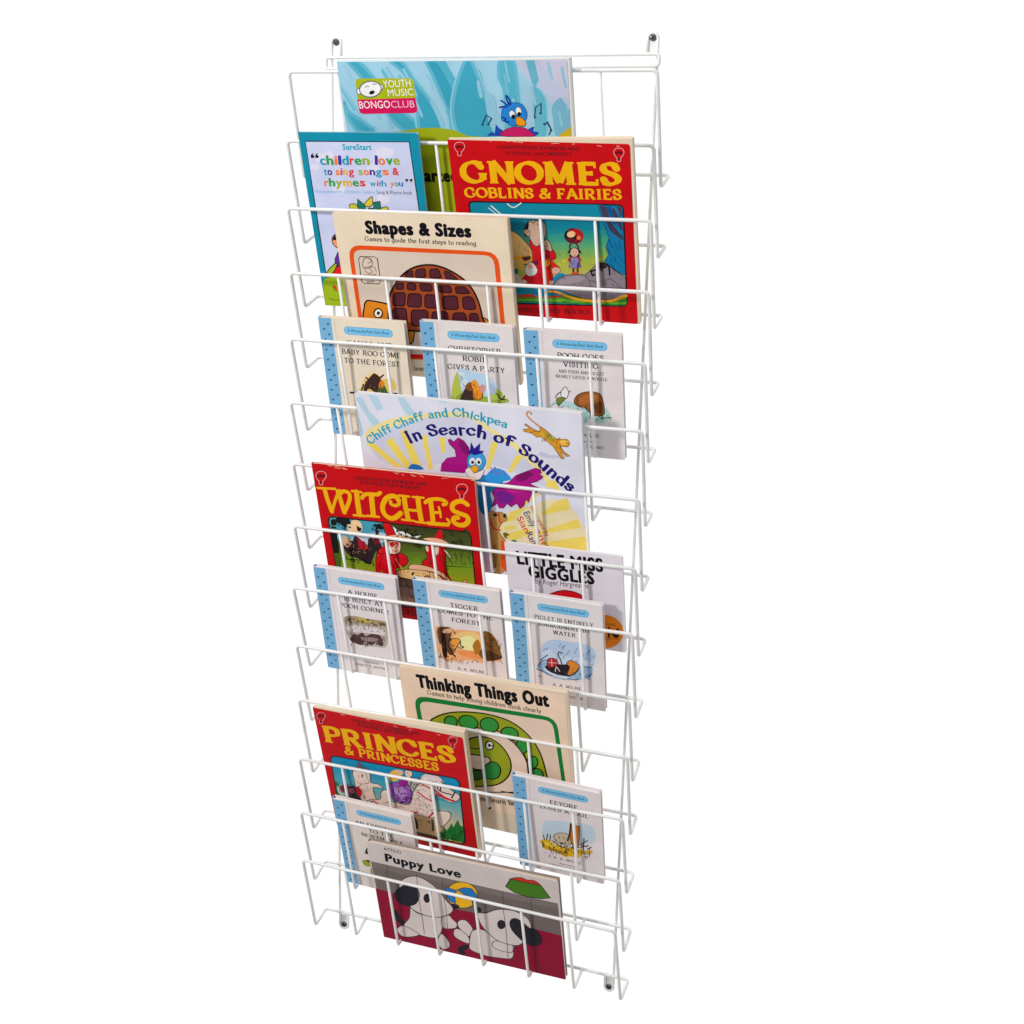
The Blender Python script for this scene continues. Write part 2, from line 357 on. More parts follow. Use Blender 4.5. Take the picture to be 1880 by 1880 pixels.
# ---------------------------------------------------------------- printed covers
LSTEP = 0.00002; SUB = 0.000004
def cover_faces(art):
    """turns the drawing of one cover into [(polygon mm, layer, colour)], later items above earlier ones they touch"""
    items = []
    for line in art.strip().split('\n'):
        a = line.split('|'); k = a[0]; c = a[1]
        if k in 'PS':
            d = list(map(float, a[-1].split())); p = list(zip(d[::2], d[1::2])); flag = a[-2]
            if k == 'P': fs = [(spline(p, True) if flag == 'c' else p, 0)]
            else:
                closed = flag.isupper(); q = spline(p, closed) if flag in 'cC' else p
                fs = [(f, i * .02) for i, f in enumerate(ribbon(q, float(a[2]), closed))]
        elif k == 'D':
            d = list(map(float, a[2].split())); fs = []
            for i in range(0, len(d), 4):
                x, y, r, g = d[i:i + 4]; co, si = r * math.cos(g), r * math.sin(g)
                fs.append(([(x + co, y + .4 * si), (x + .5 * r, y - .7 * r), (x - co, y - .5 * si), (x - .4 * r, y + .6 * r)], i * .02))
        elif k == 'H':
            d = list(map(float, a[3].split())); fs = []
            for i in range(0, len(d), 6):
                for j, f in enumerate(ribbon([(d[i], d[i + 1]), (d[i + 2], d[i + 3]), (d[i + 4], d[i + 5])], float(a[2]))): fs.append((f, i * .03 + j * .03))
        elif k == 'T':
            x0, y0, x1, y1, h, b = map(float, a[4].split()); fs = lettering(a[2], a[3], b)
            xs = [x for f, l in fs for x, y in f]; m, M = min(xs), max(xs)
            L = math.hypot(x1 - x0, y1 - y0); ux, uy = (x1 - x0) / L, (y1 - y0) / L
            fs = [([(x0 + ux * (x - m) / (M - m) * L - uy * y * h, y0 + uy * (x - m) / (M - m) * L + ux * y * h) for x, y in f], l) for f, l in fs]
        elif k == 'W':
            h, b = map(float, a[4].split()); d = list(map(float, a[5].split())); p = spline(list(zip(d[::2], d[1::2])), False, 8)
            fs = lettering(a[2], a[3], b); xs = [x for f, l in fs for x, y in f]; m, M = min(xs), max(xs)
            cum = [0]
            for i in range(1, len(p)): cum.append(cum[-1] + math.hypot(p[i][0] - p[i - 1][0], p[i][1] - p[i - 1][1]))
            def at(s):
                i = 1
                while i < len(p) - 1 and cum[i] < s: i += 1
                t = (s - cum[i - 1]) / (cum[i] - cum[i - 1]); dx, dy = p[i][0] - p[i - 1][0], p[i][1] - p[i - 1][1]; l = math.hypot(dx, dy)
                return p[i - 1][0] + dx * t, p[i - 1][1] + dy * t, dx / l, dy / l
            g = []
            for f, l in fs:
                nf = []
                for x, y in f:
                    X, Y, dx, dy = at((x - m) / (M - m) * cum[-1]); nf.append((X - dy * y * h, Y + dx * y * h))
                g.append((nf, l))
            fs = g
        else: continue
        xs = [x for f, l in fs for x, y in f]; ys = [y for f, l in fs for x, y in f]
        bb = (min(xs), min(ys), max(xs), max(ys)); lay = 1
        for b2, l2, _f, _c in items:
            if bb[0] < b2[2] and bb[2] > b2[0] and bb[1] < b2[3] and bb[3] > b2[1]: lay = max(lay, l2 + 1)
        items.append((bb, lay, fs, c))
    out = []
    for bb, lay, fs, c in items:
        for f, l in fs: out.append((f, lay * LSTEP + l * SUB * .2, c))
    return out

def rrect(w, h, r_right, r_left=0.0):
    """outline of a cover, counter-clockwise from bottom left, right corners rounded"""
    out = []
    for cx, cy, a0, r in ((w, 0, -90, r_right), (w, h, 0, r_right), (0, h, 90, r_left), (0, 0, 180, r_left)):
        if r <= 0: out.append((cx, cy)); continue
        ox = cx - r if cx else r; oy = cy - r if cy else r
        for i in range(6): t = math.radians(a0 + 18 * i); out.append((ox + r * math.cos(t), oy + r * math.sin(t)))
    return out
def prism(V, F, ring, y0, y1):
    b = len(V); n = len(ring)
    for y in (y0, y1): V += [Vector((x, y(x) if callable(y) else y, z)) for x, z in ring]
    F.append(tuple(b + i for i in range(n))); F.append(tuple(b + n + i for i in reversed(range(n))))
    for i in range(n): F.append((b + (i + 1) % n, b + i, b + n + i, b + n + (i + 1) % n))

SPINE = {5: '6a9fc4', 6: '6a9fc4', 7: '6a9fc4', 11: '6a9fc4', 12: '6a9fc4', 13: '6a9fc4', 16: '6a9fc4', 17: '6a9fc4'}
SLIP_AND_FILL = {1: (2.5, 0.5, 2, 0), 3: (2.8, 1, 6, 0), 4: (1, 0, 1, 0), 14: (2, 1, 5, 34), 15: (3, 1.5, 9, 0)}  # last value: length added below the snake book, standing in for bare wall
ART = {}
ART[1] = '''S|7db5c9|8.19|c|14.7 206.5 27.7 206.5 44.5 187.7 58.3 169.7 76.1 150.3 98.3 132.7 73.6 131.2 55.2 147.7 38.7 167.2 29.4 187.8
P|3a96ae|c|14.7 206.5 27.7 206.5 44.5 187.7 58.3 169.7 76.1 150.3 98.3 132.7 73.6 131.2 55.2 147.7 38.7 167.2 29.4 187.8
S|57a2b8|3.84|C|14.7 206.5 27.7 206.5 44.5 187.7 58.3 169.7 76.1 150.3 98.3 132.7 73.6 131.2 55.2 147.7 38.7 167.2 29.4 187.8
S|7db5c9|8.40|c|2.4 162.3 6.9 151.1 23.4 140.1 34.5 129.6 16.2 129.4 5.5 142.4 2.9 151.1
P|3a96ae|c|2.4 162.3 6.9 151.1 23.4 140.1 34.5 129.6 16.2 129.4 5.5 142.4 2.9 151.1
S|57a2b8|3.94|C|2.4 162.3 6.9 151.1 23.4 140.1 34.5 129.6 16.2 129.4 5.5 142.4 2.9 151.1
S|7db5c9|8.04|c|67.7 206.5 79.8 206.5 91.9 187.6 111.2 160.1 121.2 131.7 94.1 131.4 92.8 152.8 91.8 176.9 81.9 193.6
P|3493ac|c|67.7 206.5 79.8 206.5 91.9 187.6 111.2 160.1 121.2 131.7 94.1 131.4 92.8 152.8 91.8 176.9 81.9 193.6
S|57a2b8|3.77|C|67.7 206.5 79.8 206.5 91.9 187.6 111.2 160.1 121.2 131.7 94.1 131.4 92.8 152.8 91.8 176.9 81.9 193.6
S|7db5c9|7.93|c|110.4 206.5 123.5 206.5 135.5 186.3 149.9 162.6 174.1 129.2 136.7 126.3 131.1 148.2 123.3 172.1 115.2 193.4
P|3090aa|c|110.4 206.5 123.5 206.5 135.5 186.3 149.9 162.6 174.1 129.2 136.7 126.3 131.1 148.2 123.3 172.1 115.2 193.4
S|57a2b8|3.72|C|110.4 206.5 123.5 206.5 135.5 186.3 149.9 162.6 174.1 129.2 136.7 126.3 131.1 148.2 123.3 172.1 115.2 193.4
P|4a9fb4|l|123.5 206.5 132.7 206.5 145.4 181.5 160.8 153.1 174.1 129.2 160.9 129.0 144.4 160.2 132.9 186.3
S|7fb2c6|4.45|c|36.6 159.7 41.0 152.0 44.3 144.3
S|7cb0c4|3.22|c|86.7 173.9 92.9 160.6 97.3 147.3
S|5aa4b8|3.84|c|55.6 196.7 59.0 190.5 61.5 184.3
S|84b5c8|2.52|c|81.5 198.1 88.5 183.9 93.6 169.6
S|64a8bc|3.38|c|75.7 190.8 81.6 179.1 85.9 167.3
S|7fb2c6|2.44|c|108.7 192.3 112.2 184.1 114.6 175.9
S|7cb0c4|4.45|c|61.4 199.0 65.2 192.0 68.0 184.9
S|5aa4b8|2.26|c|171.3 196.1 172.8 190.6 173.8 185.1
S|84b5c8|3.36|c|122.9 164.9 125.0 159.2 126.5 153.6
S|64a8bc|4.65|c|0.1 179.2 7.4 167.0 13.5 154.8
S|7fb2c6|4.44|c|43.9 163.4 52.2 148.9 58.1 134.3
S|7cb0c4|2.97|c|0.1 181.7 10.4 166.0 18.2 150.2
S|5aa4b8|3.06|c|144.2 177.3 148.5 164.2 151.5 151.0
S|84b5c8|2.51|c|8.0 202.4 12.4 195.9 15.6 189.3
S|64a8bc|3.27|c|169.8 172.8 173.3 159.3 175.8 145.7
S|7fb2c6|4.31|c|111.4 163.1 117.4 148.2 121.7 133.2
S|7db5c9|7.80|c|156.4 206.5 162.8 206.5 173.6 174.5 184.6 126.8 143.5 125.2 135.9 153.0 144.6 183.9
P|3693ac|c|156.4 206.5 162.8 206.5 173.6 174.5 184.6 126.8 143.5 125.2 135.9 153.0 144.6 183.9
S|57a2b8|3.65|C|156.4 206.5 162.8 206.5 173.6 174.5 184.6 126.8 143.5 125.2 135.9 153.0 144.6 183.9
P|a9b1c8|c|214.9 206.5 270.5 206.5 272.2 134.9 263.9 141.9 252.6 160.6 234.1 181.4 218.8 195.2
P|b4b0c4|c|241.1 206.5 271.1 206.2 272.2 167.5 264.9 176.7 252.4 192.8
S|7db5c9|7.69|c|196.6 206.5 211.1 206.5 213.9 181.4 214.7 160.4 214.4 126.0 198.8 125.8 199.1 172.1 194.3 189.6
P|4a9db4|c|196.6 206.5 211.1 206.5 213.9 181.4 214.7 160.4 214.4 126.0 198.8 125.8 199.1 172.1 194.3 189.6
S|57a2b8|3.60|C|196.6 206.5 211.1 206.5 213.9 181.4 214.7 160.4 214.4 126.0 198.8 125.8 199.1 172.1 194.3 189.6
P|5c9fb6|l|226.0 206.5 236.0 206.5 239.4 186.0 233.7 176.8 229.7 189.4
S|7db5c9|7.72|c|231.2 176.8 239.7 172.1 243.8 160.5 241.3 126.3 229.8 126.1 230.7 153.4
P|5aa3b8|c|231.2 176.8 239.7 172.1 243.8 160.5 241.3 126.3 229.8 126.1 230.7 153.4
S|57a2b8|3.62|C|231.2 176.8 239.7 172.1 243.8 160.5 241.3 126.3 229.8 126.1 230.7 153.4
P|6aa0ba|c|252.5 158.2 263.1 167.5 269.8 156.0 272.2 153.7 272.2 130.2 255.3 126.4 252.7 143.0
P|8fb3c8|c|218.4 174.5 228.6 175.6 230.7 153.4 229.9 127.3 219.7 127.2 224.3 153.4
P|7fb0c6|c|175.9 172.1 187.1 167.4 188.4 153.2 195.9 136.6 191.0 125.7 179.0 136.4
P|8f9a14|l|0.1 126.6 38.2 126.5 73.5 130.6 93.1 134.0 114.8 134.4 134.7 132.2 150.0 125.9 190.8 123.3 255.2 125.2 272.2 124.3 272.2 14.9 0.1 3.0
P|b89a12|l|257.2 126.5 265.8 132.5 272.2 137.3 272.2 123.1 257.0 122.9
P|9aa412|l|20.1 182.5 20.5 185.1 21.6 186.9 23.5 188.0 26.0 188.3 86.5 188.5 89.0 188.2 90.8 187.1 91.9 185.3 92.2 182.7 92.0 156.5 91.6 154.0 90.5 152.1 88.7 151.0 86.2 150.6 25.3 149.2 22.8 149.5 21.0 150.6 19.9 152.4 19.6 154.9
P|c00f50|l|19.2 165.1 91.9 167.2 92.7 154.6 91.5 151.6 87.7 150.5 24.8 149.1 21.0 150.0 20.0 152.4
P|d8d8dc|c|26.7 174.3 26.3 173.0 25.4 171.9 24.2 171.1 22.9 170.9 21.6 171.1 20.7 171.9 20.1 173.0 20.1 174.3 20.5 175.6 21.4 176.7 22.6 177.4 23.9 177.7 25.2 177.4 26.1 176.7 26.7 175.6
S|555a60|0.91|C|26.7 174.3 26.3 173.0 25.4 171.9 24.2 171.1 22.9 170.9 21.6 171.1 20.7 171.9 20.1 173.0 20.1 174.3 20.5 175.6 21.4 176.7 22.6 177.4 23.9 177.7 25.2 177.4 26.1 176.7 26.7 175.6
P|d8d8dc|c|53.6 178.7 53.1 177.4 52.3 176.3 51.1 175.6 49.8 175.3 48.6 175.6 47.6 176.3 47.1 177.4 47.0 178.7 47.4 180.0 48.3 181.1 49.5 181.8 50.8 182.1 52.0 181.8 52.9 181.1 53.5 180.0
S|555a60|0.90|C|53.6 178.7 53.1 177.4 52.3 176.3 51.1 175.6 49.8 175.3 48.6 175.6 47.6 176.3 47.1 177.4 47.0 178.7 47.4 180.0 48.3 181.1 49.5 181.8 50.8 182.1 52.0 181.8 52.9 181.1 53.5 180.0
P|dadade|c|51.2 177.9 50.1 174.5 47.1 171.4 42.6 169.1 37.4 168.0 32.1 168.2 27.8 169.7 24.9 172.2 23.9 175.5 25.1 178.9 28.2 181.9 32.7 184.2 37.9 185.3 43.0 185.1 47.4 183.6 50.2 181.1
S|4a4c54|1.15|C|51.2 177.9 50.1 174.5 47.1 171.4 42.6 169.1 37.4 168.0 32.1 168.2 27.8 169.7 24.9 172.2 23.9 175.5 25.1 178.9 28.2 181.9 32.7 184.2 37.9 185.3 43.0 185.1 47.4 183.6 50.2 181.1
P|15151a|c|42.5 174.1 42.5 173.3 41.9 172.4 40.8 171.7 39.5 171.1 38.1 170.8 36.9 170.9 35.9 171.3 35.5 172.0 35.5 172.8 36.1 173.7 37.2 174.4 38.5 175.0 39.9 175.2 41.1 175.2 42.1 174.8
S|7a7a80|0.90|c|31.4 178.7 34.0 180.2 36.4 179.3
S|7a7a80|0.90|c|41.1 181.7 43.7 182.7 45.7 181.7
T|e8e8dc|sans|YOUTH|54.30 178.12 88.40 179.51 7.88 0.020
T|e8e8dc|sans|MUSIC|58.60 168.94 90.25 169.93 7.44 0.020
T|f0dce4|sans|BONGO|20.86 155.17 59.79 156.06 8.05 0.030
T|e6a8c0|sans|CLUB|60.77 156.19 90.01 156.66 7.50 0.000
T|121208|sans|Get started|42.36 72.45 133.61 73.93 13.36 0.300
S|80b0c4|1.97|c|253.2 200.0 253.8 193.7 255.0 187.4
S|7aaec2|2.37|c|218.7 160.4 219.1 156.5 219.8 152.5
S|68a6ba|2.70|c|200.7 191.9 201.6 182.0 203.3 172.0
S|86b0c4|3.97|c|230.7 177.7 231.4 169.5 233.0 161.3
S|72aabd|2.62|c|266.3 198.9 267.4 188.9 269.4 178.7
S|80b0c4|4.09|c|169.4 184.1 170.0 176.4 171.3 168.7
S|7aaec2|2.16|c|202.6 204.9 203.5 194.6 205.3 184.2
S|68a6ba|2.95|c|210.7 157.3 211.4 149.5 212.7 141.7
S|86b0c4|2.76|c|250.8 204.1 251.6 196.2 253.1 188.2
S|72aabd|2.33|c|268.4 160.3 268.8 156.4 269.6 152.4
S|80b0c4|2.75|c|208.4 165.8 209.0 159.5 210.1 153.2
S|7aaec2|3.89|c|260.7 151.6 261.4 144.7 262.7 137.8
P|1a3f9a|l|174.0 126.1 179.0 130.4 183.4 128.7 185.7 138.9 189.8 134.1 194.2 131.8 194.9 125.8
P|1a3f9a|c|219.9 130.8 225.4 135.1 230.6 136.3 229.0 132.1 235.3 130.4 229.8 126.1 222.1 126.1
P|1f76c0|c|193.1 148.5 195.0 155.6 200.6 160.4 209.7 162.2 218.5 159.9 222.9 152.2 221.7 145.1 215.5 139.2 205.0 137.3 197.6 141.4 193.3 143.2
S|123c80|0.74|C|193.1 148.5 195.0 155.6 200.6 160.4 209.7 162.2 218.5 159.9 222.9 152.2 221.7 145.1 215.5 139.2 205.0 137.3 197.6 141.4 193.3 143.2
S|12308a|1.72|c|203.8 159.8 201.0 165.1 200.2 169.8
S|12308a|1.72|c|201.7 158.6 197.0 162.7 193.9 164.5
S|12308a|1.72|c|205.1 160.4 203.7 166.3 201.4 169.2
S|12308a|1.72|c|199.7 157.4 195.9 158.0 191.9 157.1
S|12308a|1.74|c|194.2 146.1 197.9 145.0 196.4 142.6 201.5 141.4
P|e8e8ee|c|209.1 150.6 209.2 149.0 208.8 147.4 207.9 146.3 206.7 145.7 205.4 145.7 204.1 146.3 203.1 147.4 202.5 149.0 202.5 150.6 202.9 152.1 203.8 153.3 205.0 153.9 206.3 153.9 207.6 153.3 208.6 152.1
S|222222|0.49|C|209.1 150.6 209.2 149.0 208.8 147.4 207.9 146.3 206.7 145.7 205.4 145.7 204.1 146.3 203.1 147.4 202.5 149.0 202.5 150.6 202.9 152.1 203.8 153.3 205.0 153.9 206.3 153.9 207.6 153.3 208.6 152.1
P|e8e8ee|c|217.0 153.7 216.9 152.0 216.3 150.4 215.2 149.3 213.9 148.7 212.5 148.8 211.2 149.6 210.3 150.9 209.9 152.5 210.0 154.3 210.6 155.8 211.6 157.0 213.0 157.5 214.4 157.4 215.6 156.7 216.6 155.4
S|222222|0.49|C|217.0 153.7 216.9 152.0 216.3 150.4 215.2 149.3 213.9 148.7 212.5 148.8 211.2 149.6 210.3 150.9 209.9 152.5 210.0 154.3 210.6 155.8 211.6 157.0 213.0 157.5 214.4 157.4 215.6 156.7 216.6 155.4
P|111111|c|209.2 147.2 209.0 146.3 208.4 145.5 207.6 145.0 206.7 144.8 205.8 145.0 205.1 145.5 204.7 146.3 204.6 147.2 204.8 148.1 205.4 148.8 206.2 149.4 207.1 149.6 208.0 149.4 208.7 148.9 209.1 148.1
P|111111|c|216.4 150.1 216.1 149.2 215.6 148.4 214.8 147.9 213.9 147.7 213.0 147.9 212.3 148.4 211.9 149.1 211.8 150.1 212.0 151.0 212.6 151.7 213.4 152.2 214.3 152.4 215.1 152.3 215.8 151.7 216.3 151.0
P|e0880c|c|209.6 145.1 213.6 147.2 218.5 144.5 221.0 140.4 218.5 137.4 213.4 137.3 209.7 139.7
S|5a3005|0.74|C|209.6 145.1 213.6 147.2 218.5 144.5 221.0 140.4 218.5 137.4 213.4 137.3 209.7 139.7
P|b4185a|c|191.1 126.3 195.5 132.4 204.9 135.7 217.7 135.4 225.1 131.5 227.9 126.1
S|5a0a40|0.63|C|191.1 126.3 195.5 132.4 204.9 135.7 217.7 135.4 225.1 131.5 227.9 126.1
S|12344e|1.38|l|169.3 138.2 175.6 149.0 181.1 144.9 176.5 138.2
S|12344e|1.35|l|231.4 146.4 233.5 157.0 240.1 161.7 239.3 150.6
S|12344e|1.35|l|242.3 139.4 245.6 141.8 250.1 132.9 246.6 128.1
P|20405a|c|171.5 138.2 171.4 137.8 171.0 137.4 170.5 137.2 169.8 137.1 169.3 137.2 168.8 137.4 168.5 137.8 168.4 138.2 168.5 138.6 168.9 138.9 169.5 139.2 170.1 139.3 170.7 139.2 171.1 139.0 171.5 138.6
P|20405a|c|178.4 138.6 178.2 138.2 177.8 137.8 177.3 137.6 176.7 137.5 176.1 137.6 175.6 137.8 175.3 138.2 175.2 138.6 175.4 139.0 175.8 139.4 176.3 139.6 176.9 139.7 177.5 139.6 178.0 139.4 178.3 139.0
P|20405a|c|233.6 146.6 233.4 146.2 233.1 145.9 232.6 145.6 232.0 145.6 231.4 145.6 230.9 145.9 230.6 146.2 230.5 146.6 230.7 147.0 231.0 147.4 231.5 147.6 232.1 147.7 232.7 147.6 233.2 147.4 233.5 147.0
P|20405a|c|240.2 150.9 240.1 150.5 239.7 150.2 239.2 149.9 238.6 149.8 238.1 149.9 237.6 150.2 237.3 150.5 237.2 150.9 237.3 151.3 237.7 151.6 238.2 151.9 238.8 152.0 239.4 151.9 239.8 151.7 240.1 151.3
P|20405a|c|243.8 139.4 243.7 139.0 243.3 138.6 242.8 138.4 242.2 138.3 241.6 138.4 241.2 138.6 240.9 139.0 240.8 139.4 240.9 139.8 241.3 140.1 241.8 140.3 242.4 140.4 243.0 140.4 243.4 140.1 243.7 139.8
P|20405a|c|251.0 132.9 250.8 132.5 250.5 132.2 250.0 131.9 249.4 131.8 248.8 131.9 248.3 132.1 248.0 132.5 247.9 132.9 248.1 133.3 248.4 133.7 248.9 133.9 249.5 134.0 250.1 133.9 250.6 133.7 250.9 133.3'''
ART[2] = '''P|0b2a3a|l|7.3 201.3 139.9 201.3 142.6 122.6 151.2 5.6 6.9 0.1 6.8 120.6
P|b6bcd8|l|8.2 200.0 138.8 200.4 141.2 122.5 151.2 5.6 8.4 0.1 8.3 120.6
P|c6c6d8|c|115.4 188.5 114.3 185.8 111.9 183.5 108.6 182.0 104.8 181.4 101.1 181.9 98.2 183.4 96.4 185.6 96.1 188.3 97.2 191.0 99.6 193.3 103.0 194.8 106.8 195.4 110.4 194.9 113.3 193.4 115.1 191.2
P|c6c6d8|c|119.5 188.5 118.8 186.6 117.0 185.0 114.7 183.9 112.0 183.5 109.4 183.8 107.3 184.9 106.0 186.5 105.8 188.4 106.6 190.3 108.3 191.9 110.7 193.0 113.4 193.4 115.9 193.1 118.0 192.0 119.3 190.4
P|c6c6d8|c|34.5 181.3 33.5 178.9 31.3 176.9 28.2 175.6 24.9 175.0 21.6 175.5 19.1 176.8 17.5 178.7 17.3 181.1 18.3 183.4 20.6 185.4 23.6 186.8 26.9 187.3 30.2 186.9 32.7 185.6 34.2 183.6
P|c6c6d8|c|41.6 185.2 40.8 183.4 39.1 181.9 36.9 180.9 34.4 180.5 32.0 180.8 30.0 181.8 28.9 183.3 28.7 185.0 29.5 186.8 31.1 188.3 33.4 189.3 35.9 189.7 38.3 189.3 40.2 188.4 41.4 186.9
P|c6c6d8|c|21.3 170.9 20.6 169.3 19.1 168.0 17.1 167.0 14.8 166.7 12.6 167.0 10.9 167.8 9.9 169.2 9.7 170.7 10.4 172.3 11.9 173.7 13.9 174.6 16.2 174.9 18.4 174.6 20.1 173.8 21.1 172.5
P|c6c6d8|c|106.0 135.2 105.1 133.0 103.1 131.1 100.4 129.8 97.4 129.3 94.5 129.7 92.1 130.9 90.7 132.7 90.4 134.9 91.3 137.1 93.3 138.9 96.0 140.2 99.0 140.7 101.9 140.4 104.2 139.2 105.7 137.4
P|c6c6d8|c|51.6 145.7 50.5 143.3 48.3 141.2 45.3 139.8 41.9 139.2 38.7 139.6 36.1 140.9 34.5 142.9 34.3 145.3 35.3 147.7 37.5 149.8 40.6 151.2 43.9 151.7 47.2 151.3 49.7 150.0 51.3 148.0
P|c6c6d8|c|98.9 169.5 97.9 167.2 95.8 165.2 92.9 163.8 89.6 163.3 86.5 163.7 83.9 165.0 82.4 166.9 82.1 169.3 83.1 171.6 85.2 173.6 88.1 174.9 91.4 175.5 94.6 175.0 97.1 173.8 98.6 171.8
T|1590a8|sans|SureStart|54.60 191.36 91.69 191.49 6.22 0.200
P|101018|c|11.7 182.3 13.0 185.5 16.2 187.0 14.8 184.9 16.6 183.9 16.0 181.8 13.3 181.3
P|101018|c|128.8 154.8 131.7 156.2 132.7 158.5 131.4 158.9 129.3 158.6 128.8 156.9 130.4 156.6
P|101018|c|17.5 182.4 18.8 185.5 21.9 187.1 20.5 184.9 22.4 183.9 21.7 181.9 19.0 181.4
P|101018|c|134.3 154.9 137.2 156.3 138.2 158.6 136.9 159.0 134.8 158.7 134.3 157.0 135.9 156.7
T|0f8fa8|sans|c|22.53 173.99 30.35 173.59 10.37 0.170
T|2c8a3c|sans|h|31.16 174.11 40.38 173.73 10.35 0.170
T|d86a1c|sans|i|41.18 174.25 45.38 173.80 10.33 0.170
T|3c2a88|sans|l|46.18 174.32 50.37 173.87 10.32 0.170
T|0f8fa8|sans|d|51.17 174.39 60.31 174.01 10.31 0.170
T|c8302c|sans|r|61.10 174.53 66.68 174.10 10.29 0.170
T|2c8a3c|sans|e|67.47 174.62 76.55 174.24 10.28 0.170
T|8a9c20|sans|n|77.33 174.75 86.80 174.38 10.26 0.170
T|3c2a88|sans|l|93.02 174.97 96.86 174.52 10.23 0.170
T|d86a1c|sans|o|97.63 175.03 106.59 174.66 10.22 0.170
T|2c8a3c|sans|v|107.36 175.17 116.01 174.79 10.20 0.170
T|8a9c20|sans|e|116.35 175.29 124.83 174.91 10.19 0.170
T|0f8fa8|sans|t|25.52 161.97 29.76 161.53 8.41 0.170
T|3c2a88|sans|o|30.28 162.05 36.53 161.64 8.40 0.170
T|d86a1c|sans|s|40.93 162.23 46.29 161.80 8.38 0.170
T|c8302c|sans|i|46.80 162.32 49.58 161.86 8.37 0.170
T|c89a1a|sans|n|50.23 162.38 57.00 161.98 8.37 0.170
T|c8302c|sans|g|57.79 162.51 64.82 162.11 8.36 0.170
T|8a9c20|sans|s|70.29 162.71 76.15 162.30 8.34 0.170
T|d86a1c|sans|o|76.94 162.82 84.19 162.43 8.33 0.170
T|3c2a88|sans|n|84.83 162.95 92.06 162.56 8.31 0.170
T|0f8fa8|sans|g|92.69 163.08 100.04 162.70 8.30 0.170
T|d86a1c|sans|s|100.81 163.22 109.38 162.85 8.29 0.170
T|c8302c|sans|&|113.62 163.43 121.86 163.06 8.27 0.170
T|d86a1c|sans|r|24.00 148.74 29.72 148.34 9.25 0.170
T|2c8a3c|sans|h|30.24 148.87 38.39 148.51 9.24 0.170
T|8a9c20|sans|y|38.91 149.03 47.75 148.69 9.22 0.170
T|c89a1a|sans|m|48.55 149.22 60.65 148.94 9.21 0.170
T|2c8a3c|sans|e|61.16 149.47 69.20 149.11 9.19 0.170
T|c8302c|sans|s|69.99 149.64 77.72 149.28 9.17 0.170
T|0f8fa8|sans|w|83.18 149.90 91.15 149.54 6.61 0.130
T|c8302c|sans|i|91.65 150.06 93.96 149.60 6.60 0.130
T|2a5cae|sans|t|94.46 150.12 97.48 149.67 6.59 0.130
T|0f8fa8|sans|h|97.97 150.19 104.49 149.80 6.59 0.130
T|d86a1c|sans|y|109.04 150.40 114.27 150.00 6.58 0.130
T|2c8a3c|sans|o|114.76 150.52 119.56 150.10 6.57 0.130
T|2a5cae|sans|u|119.91 150.62 125.40 150.21 6.56 0.130
T|5a9cc8|sans|Nottinghamshire Children's Centres|10.91 140.12 88.50 141.01 3.88 0.000
T|303a50|sans|Song & Rhyme book|90.59 140.80 135.52 141.00 4.34 0.000
P|1c6a5c|l|63.4 120.5 63.2 126.4 64.8 134.3 73.0 127.3 73.5 120.8
S|10201c|0.82|L|63.4 120.5 63.2 126.4 64.8 134.3 73.0 127.3 73.5 120.8
P|c4b428|c|73.3 129.3 83.0 137.3 84.0 134.7 83.1 128.2 78.4 125.5 74.2 126.0
S|2a2a10|0.95|C|73.3 129.3 83.0 137.3 84.0 134.7 83.1 128.2 78.4 125.5 74.2 126.0
P|1c6a5c|l|83.9 124.3 84.9 130.8 93.6 132.3 93.2 124.5 91.7 119.3
S|10201c|0.81|L|83.9 124.3 84.9 130.8 93.6 132.3 93.2 124.5 91.7 119.3
P|1c6a5c|l|73.2 118.8 78.2 124.2 83.8 123.7 84.4 117.8
S|10201c|0.82|L|73.2 118.8 78.2 124.2 83.8 123.7 84.4 117.8
P|b8b030|c|52.9 126.8 60.3 128.3 63.9 123.8 61.7 118.5 55.9 118.3
S|2a2a10|0.96|C|52.9 126.8 60.3 128.3 63.9 123.8 61.7 118.5 55.9 118.3
P|b8b030|c|92.3 123.2 99.7 126.0 103.0 124.1 100.1 118.2 93.0 118.0
S|2a2a10|0.95|C|92.3 123.2 99.7 126.0 103.0 124.1 100.1 118.2 93.0 118.0
P|e08a5a|c|23.8 86.3 28.2 90.5 34.1 90.7 31.4 74.3 25.2 76.8 23.2 80.8
S|1a1010|1.12|C|23.8 86.3 28.2 90.5 34.1 90.7 31.4 74.3 25.2 76.8 23.2 80.8
P|10101c|c|24.1 83.6 27.2 89.1 34.1 90.7 33.2 85.2
P|5a2a88|l|21.4 49.2 23.2 60.3 28.3 68.8 36.5 69.1 35.5 44.3 26.5 43.9
S|1a1030|0.86|L|21.4 49.2 23.2 60.3 28.3 68.8 36.5 69.1 35.5 44.3 26.5 43.9
P|c81828|c|15.3 39.2 18.5 44.9 26.1 50.8 39.3 50.0 37.3 37.4 19.3 36.6
S|301010|0.86|C|15.3 39.2 18.5 44.9 26.1 50.8 39.3 50.0 37.3 37.4 19.3 36.6
P|9aa41c|c|7.5 37.5 10.9 44.6 18.9 51.9 25.3 54.9 20.9 46.4 15.5 40.6 11.8 36.3
S|1a2008|1.15|C|7.5 37.5 10.9 44.6 18.9 51.9 25.3 54.9 20.9 46.4 15.5 40.6 11.8 36.3
P|8aa418|c|1.7 28.1 4.6 33.9 11.8 36.3 32.9 37.2 34.9 21.9 31.3 0.1 5.6 0.1 0.1 0.3 0.1 11.8
P|c83018|c|14.7 26.6 19.0 25.4 19.8 21.2 17.5 21.1
S|4a5a10|0.88|c|7.3 9.3 14.6 7.5 26.8 8.8
S|20300a|0.87|c|14.4 25.2 16.0 21.0 20.2 19.1'''
